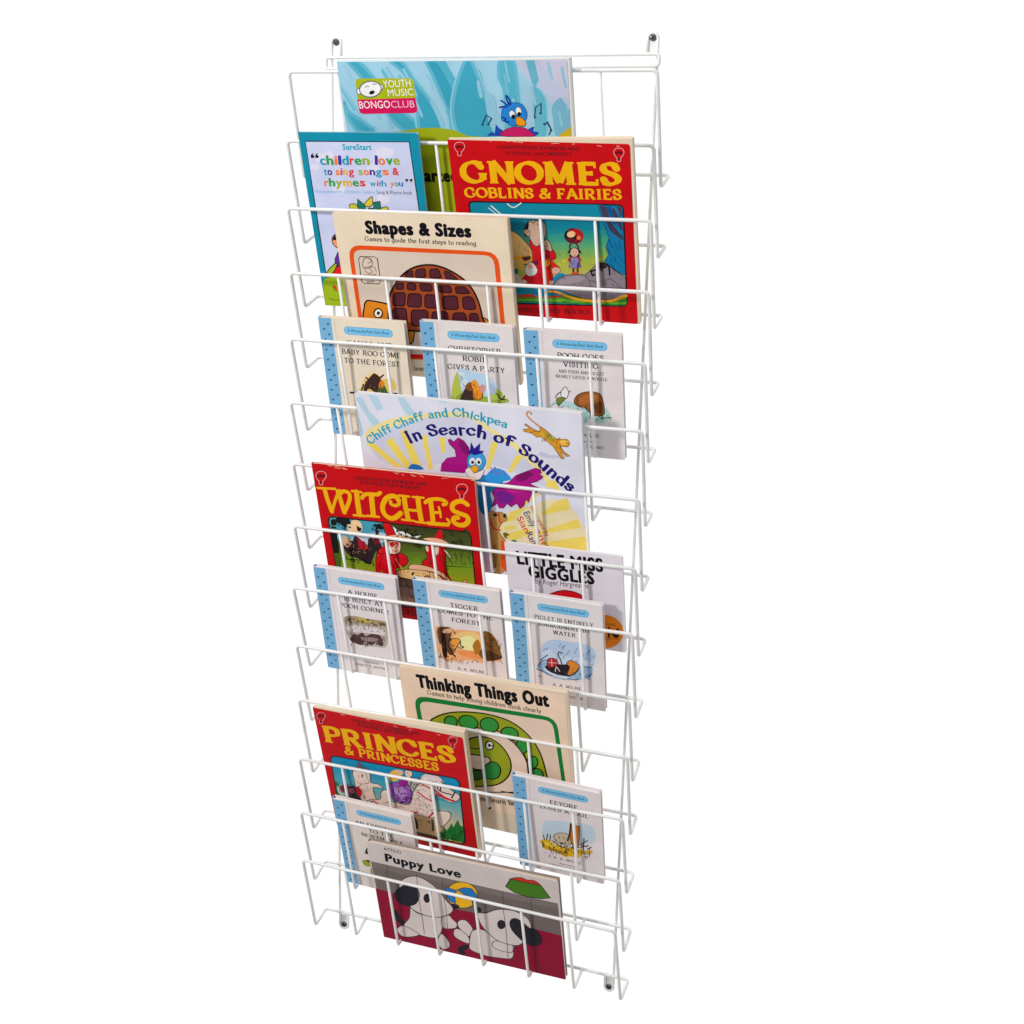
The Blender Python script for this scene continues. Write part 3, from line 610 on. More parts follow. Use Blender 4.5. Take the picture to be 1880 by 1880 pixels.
ART[3] = '''T|650d18|slab|CHRISTOPHER RAWSON AND|58.16 196.84 153.18 197.12 3.86 0.000
T|650d18|slab|STEPHEN CARTWRIGHT|66.90 190.27 143.49 191.15 3.87 0.000
H|d8a890|0.51|125.5 204.2 127.3 204.4 129.8 204.6 77.0 205.1 79.9 205.2 81.2 204.3 83.4 204.5 84.6 204.8 86.4 205.0 69.9 205.3 72.9 205.3 74.5 205.3 144.6 203.9 146.1 204.5 147.4 204.1 121.3 204.0 123.2 204.1 125.5 204.7 50.3 205.3 51.6 205.3 52.9 205.3 86.2 205.1 86.8 204.5 88.5 204.2 193.8 202.9 195.8 203.3 196.9 202.6 172.4 203.2 175.7 202.8 177.4 202.4
H|8a0410|0.51|44.6 189.2 45.1 187.5 46.6 186.2 120.4 178.4 121.1 179.2 122.6 180.8 159.9 158.3 160.2 159.5 160.9 160.2 79.8 148.2 79.8 146.7 78.6 144.5 105.6 168.3 106.8 167.5 107.4 165.2 70.6 161.5 70.8 160.6 71.1 159.3 197.4 152.1 197.6 153.0 197.7 154.4 189.4 176.3 189.8 177.5 190.8 178.6 153.2 157.2 152.9 158.6 151.8 159.2 67.1 162.1 67.4 160.3 67.4 159.6 26.4 192.1 27.2 193.0 27.8 193.7 82.7 152.4 84.1 154.3 84.1 155.4 180.5 193.6 181.1 192.6 181.1 191.3 57.3 176.1 57.8 175.5 59.2 174.0
T|d8a006|slab|GNOMES|10.48 157.15 198.05 160.46 25.09 0.030
T|d8a006|slab|GOBLINS & FAIRIES|12.99 140.35 197.17 144.88 11.68 0.010
S|c8a0a0|0.60|c|190.1 196.5 192.1 199.9 196.2 201.2 200.2 200.1 201.7 196.8 199.8 192.8 197.7 190.5 197.2 187.1 193.7 187.0 193.6 190.4 191.7 192.6 190.1 196.5
P|5a0a14|l|191.6 196.5 196.0 198.1 200.3 196.8 199.9 194.5 195.9 195.2 191.8 194.3
P|5a0a14|c|196.9 189.3 196.7 188.9 196.4 188.5 196.0 188.3 195.5 188.2 195.0 188.2 194.6 188.5 194.4 188.8 194.3 189.3 194.4 189.7 194.7 190.1 195.1 190.3 195.6 190.4 196.1 190.4 196.5 190.1 196.8 189.8
S|c8a0a0|0.63|c|7.1 198.2 9.5 201.8 14.1 203.1 18.4 202.0 19.8 198.5 17.4 194.3 14.9 191.9 14.2 188.3 10.3 188.2 10.5 191.8 8.5 194.1 7.1 198.2
P|5a0a14|l|8.7 198.2 13.7 199.8 18.3 198.5 17.6 196.1 13.3 196.9 8.7 195.9
P|5a0a14|c|13.9 190.7 13.8 190.3 13.4 189.9 12.9 189.6 12.4 189.5 11.9 189.6 11.4 189.8 11.2 190.2 11.1 190.6 11.3 191.1 11.7 191.5 12.1 191.8 12.7 191.9 13.2 191.8 13.6 191.5 13.9 191.2
P|0a0a14|l|16.2 129.2 16.4 132.5 17.6 134.8 19.8 136.2 23.0 136.7 191.3 139.9 194.5 139.5 196.8 138.1 198.2 135.8 198.7 132.6 197.9 27.9 197.4 24.6 196.0 22.2 193.7 20.7 190.4 20.1 33.7 12.6 30.4 12.9 28.0 14.2 26.4 16.4 25.7 19.6
P|0a7890|l|18.0 129.1 18.1 131.7 19.1 133.5 20.8 134.6 23.3 135.0 191.6 138.9 194.2 138.6 196.0 137.5 197.0 135.8 197.4 133.2 196.7 27.4 196.3 24.9 195.2 23.0 193.4 21.9 190.8 21.4 33.3 14.7 30.7 14.9 28.8 15.9 27.6 17.7 27.0 20.2
P|0e7a8d|l|39.2 104.1 73.4 105.5 107.3 110.3 140.4 113.4 172.8 113.9 197.3 116.8 197.1 92.6 37.0 84.0
P|177d87|l|38.9 101.2 73.3 104.9 107.0 107.3 140.0 107.8 172.7 111.5 197.2 113.5 197.1 92.6 37.0 84.0
P|208281|l|38.6 98.4 73.0 101.3 106.6 102.0 139.9 106.1 172.6 109.5 197.2 110.4 197.1 92.6 37.0 84.0
P|2a867c|l|38.2 95.5 72.5 96.5 106.5 100.9 139.7 103.7 172.2 103.8 197.2 106.4 197.1 92.6 37.0 84.0
P|338a76|l|37.9 92.7 72.5 95.9 106.2 97.9 139.3 98.0 172.1 101.3 197.2 103.1 197.1 92.6 37.0 84.0
P|3c8e70|l|37.6 89.8 72.1 92.3 105.8 92.6 139.2 96.3 172.0 99.3 197.2 99.9 197.1 92.6 37.0 84.0
P|45926a|l|37.3 86.9 71.6 87.5 105.7 91.5 139.0 93.8 171.6 93.5 197.1 95.9 197.1 92.6 37.0 84.0
P|4f9465|l|37.0 84.0 71.4 85.1 105.6 89.6 138.9 92.5 171.6 92.7 197.1 95.4 197.0 71.6 34.6 62.0
P|59965f|l|36.7 81.3 71.4 84.7 105.3 86.9 138.6 87.2 171.5 90.7 197.1 92.7 197.0 71.6 34.6 62.0
P|639859|l|36.4 78.5 71.1 81.3 104.9 81.9 138.5 85.9 171.4 89.2 197.1 90.0 197.0 71.6 34.6 62.0
P|6d9a53|l|36.1 75.8 70.6 76.7 104.9 81.1 138.3 83.8 171.1 83.8 197.1 86.5 197.0 71.6 34.6 62.0
P|779b4e|l|35.8 73.0 70.6 76.3 104.6 78.3 138.0 78.4 171.0 81.8 197.0 83.6 197.0 71.6 34.6 62.0
P|819d48|l|35.5 70.3 70.2 72.9 104.2 73.3 137.9 77.1 170.9 80.3 197.0 80.9 197.0 71.6 34.6 62.0
P|8b9f42|l|35.2 67.5 69.8 68.3 104.1 72.5 137.7 75.0 170.6 74.8 197.0 77.4 197.0 71.6 34.6 62.0
P|95a13c|l|34.9 64.7 69.8 67.9 103.9 69.7 137.3 69.6 170.4 72.9 197.0 74.6 197.0 71.6 34.6 62.0
P|9ba23e|l|34.6 62.0 69.3 62.6 103.7 66.7 137.3 69.1 170.2 68.8 197.0 71.4 196.8 51.0 32.2 40.4
P|9da247|l|34.1 57.7 69.1 60.8 103.3 62.6 136.8 62.5 170.0 65.7 196.9 67.4 196.8 51.0 32.2 40.4
P|9fa351|l|33.6 53.4 68.6 55.9 102.8 56.2 136.7 59.9 169.9 63.0 196.9 63.6 196.8 51.0 32.2 40.4
P|a1a35a|l|33.2 49.0 68.0 49.8 102.6 54.0 136.4 56.6 169.5 56.4 196.9 59.1 196.8 51.0 32.2 40.4
P|a3a363|l|32.7 44.7 67.8 48.0 102.3 49.9 136.0 49.9 169.3 53.2 196.8 55.1 196.8 51.0 32.2 40.4
D|b0aa40|125.9 71.3 3.71 0.6 168.0 65.8 3.40 3.1 164.5 76.5 2.41 2.3 120.7 66.7 2.00 2.8 128.6 60.1 3.62 1.4 130.0 71.8 3.05 0.9 164.5 62.8 1.73 1.0 134.5 67.0 1.84 0.7 168.9 76.4 3.76 0.9 129.2 75.5 1.98 1.5 157.3 65.5 2.40 2.2 170.2 71.0 2.65 1.8 160.0 72.3 3.37 2.2 124.9 78.6 3.76 1.7 119.4 67.9 2.29 3.1 130.3 67.0 2.20 0.5
D|6a9a48|120.4 79.0 2.97 1.2 138.9 81.1 3.39 0.5 118.2 81.0 2.71 3.0 139.4 85.1 2.62 2.0 149.0 79.5 3.14 2.0 136.7 85.8 3.45 1.2 153.9 85.0 1.79 0.2 140.5 79.9 3.57 0.7 152.9 78.7 2.14 0.4 162.7 88.7 2.49 2.1 163.7 84.2 1.81 0.3 155.4 79.7 2.41 1.2
S|d8d8d8|1.31|l|43.9 132.0 51.6 125.1 60.1 119.0
S|c8c8d0|0.99|c|40.3 129.4 51.1 121.0
S|d8d8d8|1.14|c|63.5 135.2 70.5 131.1 80.2 136.7
P|284a6a|c|70.7 127.5 70.5 127.1 70.2 126.8 69.8 126.6 69.2 126.5 68.7 126.5 68.3 126.7 68.1 127.0 68.0 127.4 68.1 127.8 68.5 128.1 68.9 128.3 69.4 128.4 69.9 128.4 70.4 128.2 70.6 127.9
P|0a6c98|l|170.2 137.7 177.7 138.4 194.5 138.4 196.0 137.5 197.0 135.8 197.3 134.0 197.3 128.0 196.9 57.5 191.1 60.5 178.6 68.8 173.2 73.4 178.5 81.1 176.5 88.3 176.2 90.7 180.4 101.4 175.6 116.3 173.0 125.6
S|0a2840|0.63|L|170.2 137.7 177.7 138.4 194.5 138.4 196.0 137.5 197.0 135.8 197.3 134.0 197.3 128.0 196.9 57.5 191.1 60.5 178.6 68.8 173.2 73.4 178.5 81.1 176.5 88.3 176.2 90.7 180.4 101.4 175.6 116.3 173.0 125.6
P|3c3448|l|171.3 137.3 177.6 137.6 185.2 116.7 196.3 102.2 196.1 99.0 183.1 107.9 174.5 124.9
P|3c3448|l|184.5 134.0 187.7 135.7 195.5 119.6 196.6 110.1 193.6 111.6
P|3c3448|l|190.2 138.1 195.6 136.8 196.7 127.5 194.3 127.4
P|0c4a80|l|177.6 136.8 183.9 137.1 190.7 117.0 186.7 116.8
S|08506e|0.64|c|180.3 99.7 186.0 87.2 194.9 74.7
S|08506e|0.56|c|177.2 87.5 183.2 78.9 194.6 66.5
P|cfa868|c|40.3 98.3 53.5 103.1 66.2 103.7 74.9 98.4 81.7 91.4 87.6 82.6 90.2 73.6 88.1 69.3 75.9 64.4 36.8 66.3
S|3a2a10|0.75|C|40.3 98.3 53.5 103.1 66.2 103.7 74.9 98.4 81.7 91.4 87.6 82.6 90.2 73.6 88.1 69.3 75.9 64.4 36.8 66.3
P|d8901c|l|37.3 71.4 63.0 72.1 83.7 75.7 88.6 74.3 88.2 70.1 75.9 65.2 73.6 67.6 63.6 68.7 36.7 65.5
P|4a2a2a|c|75.8 72.8 85.2 74.6 85.8 71.7 79.7 68.8 75.5 69.8
P|c8a04c|l|66.3 70.6 76.5 71.1 76.5 61.9 76.8 56.0 65.1 58.7
P|b81020|c|86.1 93.3 90.0 90.2 93.9 87.1 103.9 87.6 103.5 82.6 113.5 84.0 116.6 75.9 114.3 72.5 108.3 70.5 109.3 62.2 110.9 50.5 104.3 41.6 77.8 39.9 88.1 68.5
S|400a10|0.66|C|86.1 93.3 90.0 90.2 93.9 87.1 103.9 87.6 103.5 82.6 113.5 84.0 116.6 75.9 114.3 72.5 108.3 70.5 109.3 62.2 110.9 50.5 104.3 41.6 77.8 39.9 88.1 68.5
P|b59684|c|87.2 114.5 91.6 117.0 100.6 116.4 105.8 115.4 107.2 107.4 105.7 99.2 98.2 89.0 93.9 87.1 90.0 90.2 87.2 96.6 85.6 106.3
S|3a2018|0.57|C|87.2 114.5 91.6 117.0 100.6 116.4 105.8 115.4 107.2 107.4 105.7 99.2 98.2 89.0 93.9 87.1 90.0 90.2 87.2 96.6 85.6 106.3
P|14101c|l|80.0 103.6 83.6 111.9 87.0 116.9 87.4 112.1 86.0 106.3 83.0 104.6 84.4 98.1 80.7 97.9
P|b8937e|c|80.0 104.0 84.4 106.7 87.4 103.2 87.5 99.1 83.7 98.9
S|3a2018|0.49|C|80.0 104.0 84.4 106.7 87.4 103.2 87.5 99.1 83.7 98.9
S|2a1a18|0.82|c|89.8 115.4 93.0 114.8 95.6 116.1
P|b89680|c|103.5 92.5 106.2 95.5 110.1 92.9 112.6 83.1 109.3 82.1 104.5 84.3 103.9 87.6
S|2a1a18|0.66|C|103.5 92.5 106.2 95.5 110.1 92.9 112.6 83.1 109.3 82.1 104.5 84.3 103.9 87.6
S|2a1a18|0.49|c|105.0 91.0 107.5 90.7
S|2a1a18|0.49|c|104.7 87.7 108.0 87.4
P|5a1a3a|c|88.0 67.6 93.2 69.6 94.5 65.5 89.3 63.5
P|b00f1e|c|73.3 46.4 80.8 53.7 91.6 51.8 96.7 42.0 74.4 39.7
P|c8c4bc|c|77.6 56.1 79.0 61.2 83.7 67.4 89.4 65.2 93.0 57.8 89.1 52.1 83.1 50.5 79.4 51.9
S|5a4a44|0.51|C|77.6 56.1 79.0 61.2 83.7 67.4 89.4 65.2 93.0 57.8 89.1 52.1 83.1 50.5 79.4 51.9
P|c89080|c|80.3 62.1 82.8 66.5 88.4 62.6 86.5 60.0 82.2 60.1
P|caa898|c|71.3 42.9 75.8 45.7 78.9 42.5 74.5 40.5
P|1a6a70|c|63.1 55.2 67.8 59.7 68.9 53.8 64.4 51.0
P|b8b0a0|c|64.4 51.0 69.5 50.5 72.8 40.4 65.0 39.9
P|d88a14|c|104.1 70.2 108.5 73.0 109.6 66.4 104.4 63.6
P|c41a14|l|107.9 76.3 113.2 69.1 120.2 62.8 112.6 61.6 109.4 63.9
S|3a0a0a|0.41|L|107.9 76.3 113.2 69.1 120.2 62.8 112.6 61.6 109.4 63.9
P|c49a88|c|109.9 59.7 114.4 63.3 120.1 62.0 119.8 57.8 113.7 54.9 110.4 55.5
S|4a2a20|0.42|C|109.9 59.7 114.4 63.3 120.1 62.0 119.8 57.8 113.7 54.9 110.4 55.5
P|1078a0|c|111.7 50.6 118.8 56.1 125.4 55.6 121.7 50.4 111.3 45.5
P|c42218|c|104.3 62.7 109.2 61.3 110.9 51.4 106.0 42.6 101.8 42.3
P|d0a890|c|106.3 46.0 111.4 46.3 110.2 42.0 106.4 41.8
P|1a0e18|c|150.5 100.9 149.1 97.4 146.3 94.6 142.3 92.7 138.0 92.2 133.8 93.0 130.5 95.1 128.5 98.2 128.2 101.7 129.7 105.1 132.6 108.0 136.5 109.8 140.8 110.3 145.0 109.5 148.2 107.4 150.2 104.4
P|a81420|c|132.5 107.0 139.2 109.3 145.6 109.6 149.7 104.6 150.2 99.8 146.2 93.9 139.6 92.8 142.6 101.0 140.5 105.8
P|5a1424|c|130.3 98.8 140.0 97.7 147.9 95.7 139.6 92.4 133.1 93.3
P|d8b080|c|141.5 104.1 141.2 102.7 140.2 101.3 138.6 100.2 136.7 99.6 134.7 99.5 133.0 99.9 131.9 100.9 131.4 102.2 131.7 103.6 132.7 105.0 134.3 106.1 136.2 106.7 138.1 106.8 139.8 106.4 141.0 105.4
P|c87038|c|147.4 99.7 147.2 98.7 146.6 97.9 145.8 97.3 145.0 97.1 144.1 97.3 143.4 97.7 142.9 98.5 142.8 99.4 143.1 100.4 143.6 101.2 144.4 101.8 145.3 102.0 146.1 101.8 146.8 101.4 147.3 100.6
S|4a1a50|1.80|c|133.8 85.9 133.7 89.2 135.1 91.7
S|4a1a50|1.79|c|143.3 86.5 143.5 89.7 141.6 92.1
P|181018|c|130.6 80.8 133.4 85.1 139.3 87.9 144.8 85.7 147.0 81.3 143.7 81.6 144.3 77.5 132.8 76.9 133.9 81.0
P|c89c88|c|143.6 82.4 143.1 80.4 142.0 78.7 140.4 77.5 138.5 77.0 136.7 77.3 135.2 78.3 134.3 79.9 134.1 81.9 134.6 83.8 135.8 85.5 137.4 86.7 139.2 87.2 141.0 86.9 142.5 85.9 143.4 84.3
P|a81428|l|129.5 71.7 132.8 76.9 144.3 77.5 146.8 72.7 143.1 71.7 138.5 76.4 133.1 70.3
P|7a74a0|l|131.0 64.3 134.4 76.1 142.6 76.6 145.9 65.2 137.5 63.1
S|302850|0.50|L|131.0 64.3 134.4 76.1 142.6 76.6 145.9 65.2 137.5 63.1
P|5a2a90|l|140.1 64.9 142.7 72.5 144.6 64.7
P|7a1428|l|135.1 62.9 137.5 63.1 137.2 58.0 134.7 57.9
P|7a1428|l|140.0 63.6 142.5 63.8 142.2 58.3 139.7 58.2
P|c04a14|l|133.0 56.9 137.2 58.9 142.9 57.6 142.0 55.8 132.9 55.3
P|2f7a20|l|63.4 23.4 118.3 28.1 196.7 36.0 196.7 27.4 196.3 24.9 195.2 23.0 193.4 21.9 191.2 21.5 62.8 17.3
P|5a9c28|l|63.2 20.8 118.1 25.0 151.5 24.4 196.4 25.9 196.3 24.9 195.3 23.3 151.3 21.8 63.0 19.0
P|b0a028|l|183.0 29.1 196.2 33.4 196.1 30.9 184.5 26.7
P|b03018|l|66.3 26.2 84.5 28.3 89.3 25.2 118.4 28.9 118.2 26.3 66.0 23.1
P|7d737b|l|111.0 42.1 115.7 48.3 125.3 54.0 137.0 55.9 150.2 56.3 156.3 61.7 166.7 72.2 177.8 68.8 186.3 62.7 196.9 56.0 196.7 35.8 184.7 30.1 164.0 27.0 143.4 28.1 123.0 34.4 110.7 37.8
S|2a2228|0.76|L|111.0 42.1 115.7 48.3 125.3 54.0 137.0 55.9 150.2 56.3 156.3 61.7 166.7 72.2 177.8 68.8 186.3 62.7 196.9 56.0 196.7 35.8 184.7 30.1 164.0 27.0 143.4 28.1 123.0 34.4 110.7 37.8
P|6a616a|l|124.0 37.0 144.2 39.2 196.8 43.5 196.7 35.8 184.7 30.1 164.0 27.0 143.4 28.1
P|8d838a|c|118.1 46.8 128.5 52.5 143.5 54.3 149.1 51.3 136.3 45.4 121.1 42.7
S|4a4048|0.74|c|150.2 55.5 153.9 49.9 156.0 43.3
S|4a4048|0.74|c|165.3 48.1 173.6 51.2 179.4 54.0
S|4a4048|0.74|c|179.4 53.2 187.2 47.9 191.8 43.2
S|4a4048|0.74|c|165.9 44.8 175.9 48.8
S|4a4048|0.76|c|114.3 40.6 135.9 39.9 152.6 41.8 196.7 43.1
S|1a1418|1.97|c|157.1 62.2 158.4 56.0 161.0 57.8
S|1a1418|1.95|c|166.6 70.6 177.0 69.6 178.8 58.1
S|1a1418|1.96|c|167.2 67.3 170.2 62.6
S|1a1418|1.97|c|156.3 60.9 166.2 64.0
P|2a1e22|l|166.7 71.8 173.2 72.6 177.8 69.2 173.6 65.2 168.7 64.9
S|d8901c|2.88|c|105.3 33.2 114.5 32.9 126.8 28.6 143.3 25.5 163.9 25.3 180.4 27.3 189.7 32.1 197.1 34.3
H|5a0410|0.58|92.0 70.8 92.0 68.9 92.5 67.6 101.6 64.5 102.0 62.7 100.0 59.0 95.3 71.9 93.8 69.6 94.3 65.1 99.5 57.9 100.2 56.6 101.1 53.7 105.3 77.0 104.4 75.2 105.5 71.5 104.9 78.3 104.9 75.4 104.8 72.6 98.3 74.5 97.7 72.5 97.3 71.1 94.7 54.3 94.7 52.8 94.0 50.1 102.8 72.7 102.9 71.3 102.8 68.8 100.9 65.8 101.1 63.1 99.6 61.4 107.3 71.9 105.6 68.2 105.9 66.2 107.6 65.4 107.0 63.3 107.5 59.9 96.4 51.3 96.5 48.0 96.9 45.0 101.9 75.9 101.1 74.0 100.0 69.8
H|4a4048|0.42|184.8 37.6 185.9 36.5 188.7 36.7 145.8 42.1 149.0 40.6 151.2 40.7 140.7 33.5 142.1 32.6 143.9 32.6 182.7 39.2 184.3 38.0 187.2 36.6 176.4 34.0 177.6 34.1 179.1 33.4 119.1 30.1 120.5 29.4 121.5 28.8 158.4 39.9 159.5 39.4 160.7 38.8 180.8 47.2 181.8 46.5 183.3 46.6 156.1 49.3 157.8 49.0 158.9 49.2 160.5 49.8 161.3 48.9 162.7 48.7 180.2 47.5 182.6 45.7 184.6 45.0 152.8 43.4 153.6 42.4 155.7 42.6 189.9 55.2 191.0 54.4 193.1 52.8 162.3 43.4 164.2 42.4 164.9 41.6 185.3 45.5 187.2 44.0 190.2 43.1 133.4 43.7 136.2 43.9 137.9 43.9 122.5 51.3 125.1 50.6 126.1 48.3 158.5 47.8 161.3 47.8 162.6 47.9 119.2 30.4 121.2 30.5 122.2 30.1 173.4 46.7 174.1 45.6 175.7 44.9 170.5 33.1 172.0 32.9 173.0 32.9 143.2 44.9 145.7 45.0 147.1 43.9 122.7 33.7 125.4 34.7 127.2 33.9 135.2 44.8 135.9 44.3 137.4 43.7 179.8 34.2 181.4 33.9 182.8 32.0 123.6 31.4 127.2 30.7 128.8 31.3 120.2 51.7 123.4 50.2 125.2 50.4 155.7 40.1 157.8 39.9 159.8 40.0 172.3 40.7 173.8 41.6 176.6 40.7 127.5 31.5 130.6 31.0 133.3 31.6 154.1 50.3 157.7 50.1 159.5 49.4 161.5 31.5 162.7 30.8 164.7 30.4 124.7 45.1 126.5 43.3 129.1 41.9 157.8 49.9 160.7 49.2 161.7 47.7
H|8a6a30|0.41|79.7 84.3 80.9 81.4 82.0 79.3 88.5 82.6 88.5 80.4 89.7 77.9 85.7 90.5 85.8 89.0 87.1 86.0 80.2 85.7 80.3 84.4 80.2 83.0 83.9 81.6 84.5 79.8 84.1 78.8 72.5 88.1 72.6 86.1 73.8 83.7 73.0 91.7 74.6 89.2 74.2 86.5 75.9 77.8 76.6 76.0 77.5 75.4 80.5 99.5 81.9 97.6 82.7 96.5 81.8 97.5 82.5 96.4 82.7 94.6
H|3a1a14|0.49|99.7 102.3 99.4 103.1 99.2 103.8 97.1 112.6 98.4 113.0 99.0 113.0 101.1 108.6 100.5 107.1 100.2 106.5 88.3 103.5 87.9 104.1 88.0 104.9 97.4 114.6 98.2 114.0 98.5 113.1 100.6 110.8 101.2 110.9 101.8 110.7 93.3 114.4 93.0 112.9 93.3 112.1
H|0a3a58|0.47|181.0 118.2 181.5 112.7 182.0 109.6 191.4 99.5 192.4 92.6 193.5 89.5 186.0 96.9 187.4 92.9 190.9 88.2 194.1 106.0 195.7 104.4 198.3 100.0 180.5 77.6 181.8 74.1 183.5 73.0 181.2 70.5 182.7 69.0 184.3 64.8 189.6 126.8 192.5 125.1 193.3 122.2 180.2 99.3 181.1 93.6 182.9 90.3 183.2 123.8 184.8 121.4 184.7 119.6 196.9 130.2 198.6 128.9 198.3 126.0 184.4 66.3 183.7 61.3 184.9 59.0 188.1 109.0 190.6 105.2 192.2 103.0 192.7 128.5 194.7 126.4 198.6 120.7 178.5 90.4 178.6 86.5 181.3 83.3 180.0 120.3 182.6 118.4 183.7 114.7 179.4 73.1 178.9 66.6 180.3 63.1 194.7 74.1 197.3 71.7 198.5 70.1 186.5 79.7 186.2 75.9 186.7 73.8
D|c04020|141.7 95.8 0.87 2.8 146.9 107.6 0.45 1.8 145.8 108.7 0.59 0.9 145.0 104.8 0.57 0.4 140.7 103.2 0.83 2.7 145.6 95.2 0.77 2.3
H|1a4a10|0.52|174.5 20.2 176.6 20.7 178.0 20.4 192.6 21.2 194.0 21.9 196.2 22.0 109.4 17.9 110.6 18.8 112.6 18.8 119.2 21.4 122.0 21.9 124.4 22.9 152.4 20.5 153.5 20.8 155.5 20.8 148.4 19.3 150.4 20.2 151.2 19.8 187.6 23.9 188.8 23.1 190.3 23.3 88.2 18.3 90.4 18.7 91.4 18.4 164.2 20.3 166.1 20.9 169.7 21.3 184.3 20.5 186.5 20.3 188.2 19.2 106.8 19.9 108.0 20.6 109.5 20.7 74.9 16.5 76.7 16.6 80.4 16.6 114.3 19.6 115.6 19.8 117.2 20.2 92.0 17.5 93.8 18.0 97.7 17.2 163.9 24.1 166.6 24.7 169.5 24.1 95.8 20.4 97.0 19.6 100.1 19.8 89.2 17.0 90.6 16.0 93.0 16.6 147.5 22.5 150.9 22.6 152.6 23.3 66.3 16.3 68.3 15.9 70.5 17.1 121.0 20.0 122.3 20.7 123.8 20.4 135.2 20.0 137.1 20.2 138.7 19.6 100.8 21.3 103.7 21.5 105.7 20.9 122.5 18.0 125.0 17.9 128.1 17.1 75.7 19.0 77.6 18.3 78.5 18.3 192.0 20.9 194.1 21.8 195.3 21.4 112.4 18.3 116.3 17.6 118.2 18.3
H|302850|0.41|141.5 69.4 141.7 68.3 142.0 66.4 137.6 70.6 137.6 69.8 137.8 69.0 143.9 71.8 143.4 69.7 143.2 68.2 144.2 70.6 144.4 69.4 143.9 68.5 133.6 72.5 134.4 70.7 134.2 69.3 142.5 69.6 142.1 67.7 142.5 66.8 135.0 69.8 135.6 68.0 135.0 66.6 138.2 73.3 138.4 72.8 138.7 71.9
P|1a0e0c|c|138.2 82.7 138.1 82.5 138.0 82.3 137.8 82.1 137.6 82.1 137.5 82.1 137.3 82.2 137.2 82.4 137.2 82.7 137.3 82.9 137.4 83.2 137.5 83.3 137.7 83.4 137.9 83.3 138.1 83.2 138.2 83.0
P|1a0e0c|c|141.5 82.9 141.4 82.7 141.3 82.5 141.1 82.3 140.9 82.2 140.7 82.3 140.6 82.4 140.5 82.6 140.5 82.9 140.5 83.1 140.7 83.3 140.8 83.5 141.0 83.6 141.2 83.5 141.3 83.4 141.4 83.2
S|7a2018|0.41|c|137.8 79.2 139.0 78.7 140.3 79.4
P|1a0e0c|c|83.9 58.6 83.8 58.3 83.7 58.1 83.5 58.0 83.3 57.9 83.1 58.0 83.0 58.1 82.9 58.3 82.9 58.5 82.9 58.7 83.0 58.9 83.2 59.1 83.4 59.1 83.6 59.1 83.8 59.0 83.9 58.8
P|1a0e0c|c|116.7 59.7 116.6 59.5 116.5 59.3 116.3 59.1 116.1 59.1 115.9 59.1 115.8 59.2 115.7 59.4 115.7 59.6 115.7 59.9 115.9 60.1 116.0 60.2 116.2 60.3 116.4 60.2 116.6 60.1 116.7 59.9
T|650d18|slab|USBORNE STORY BOOKS|38.76 3.64 152.09 7.70 5.46 0.000'''
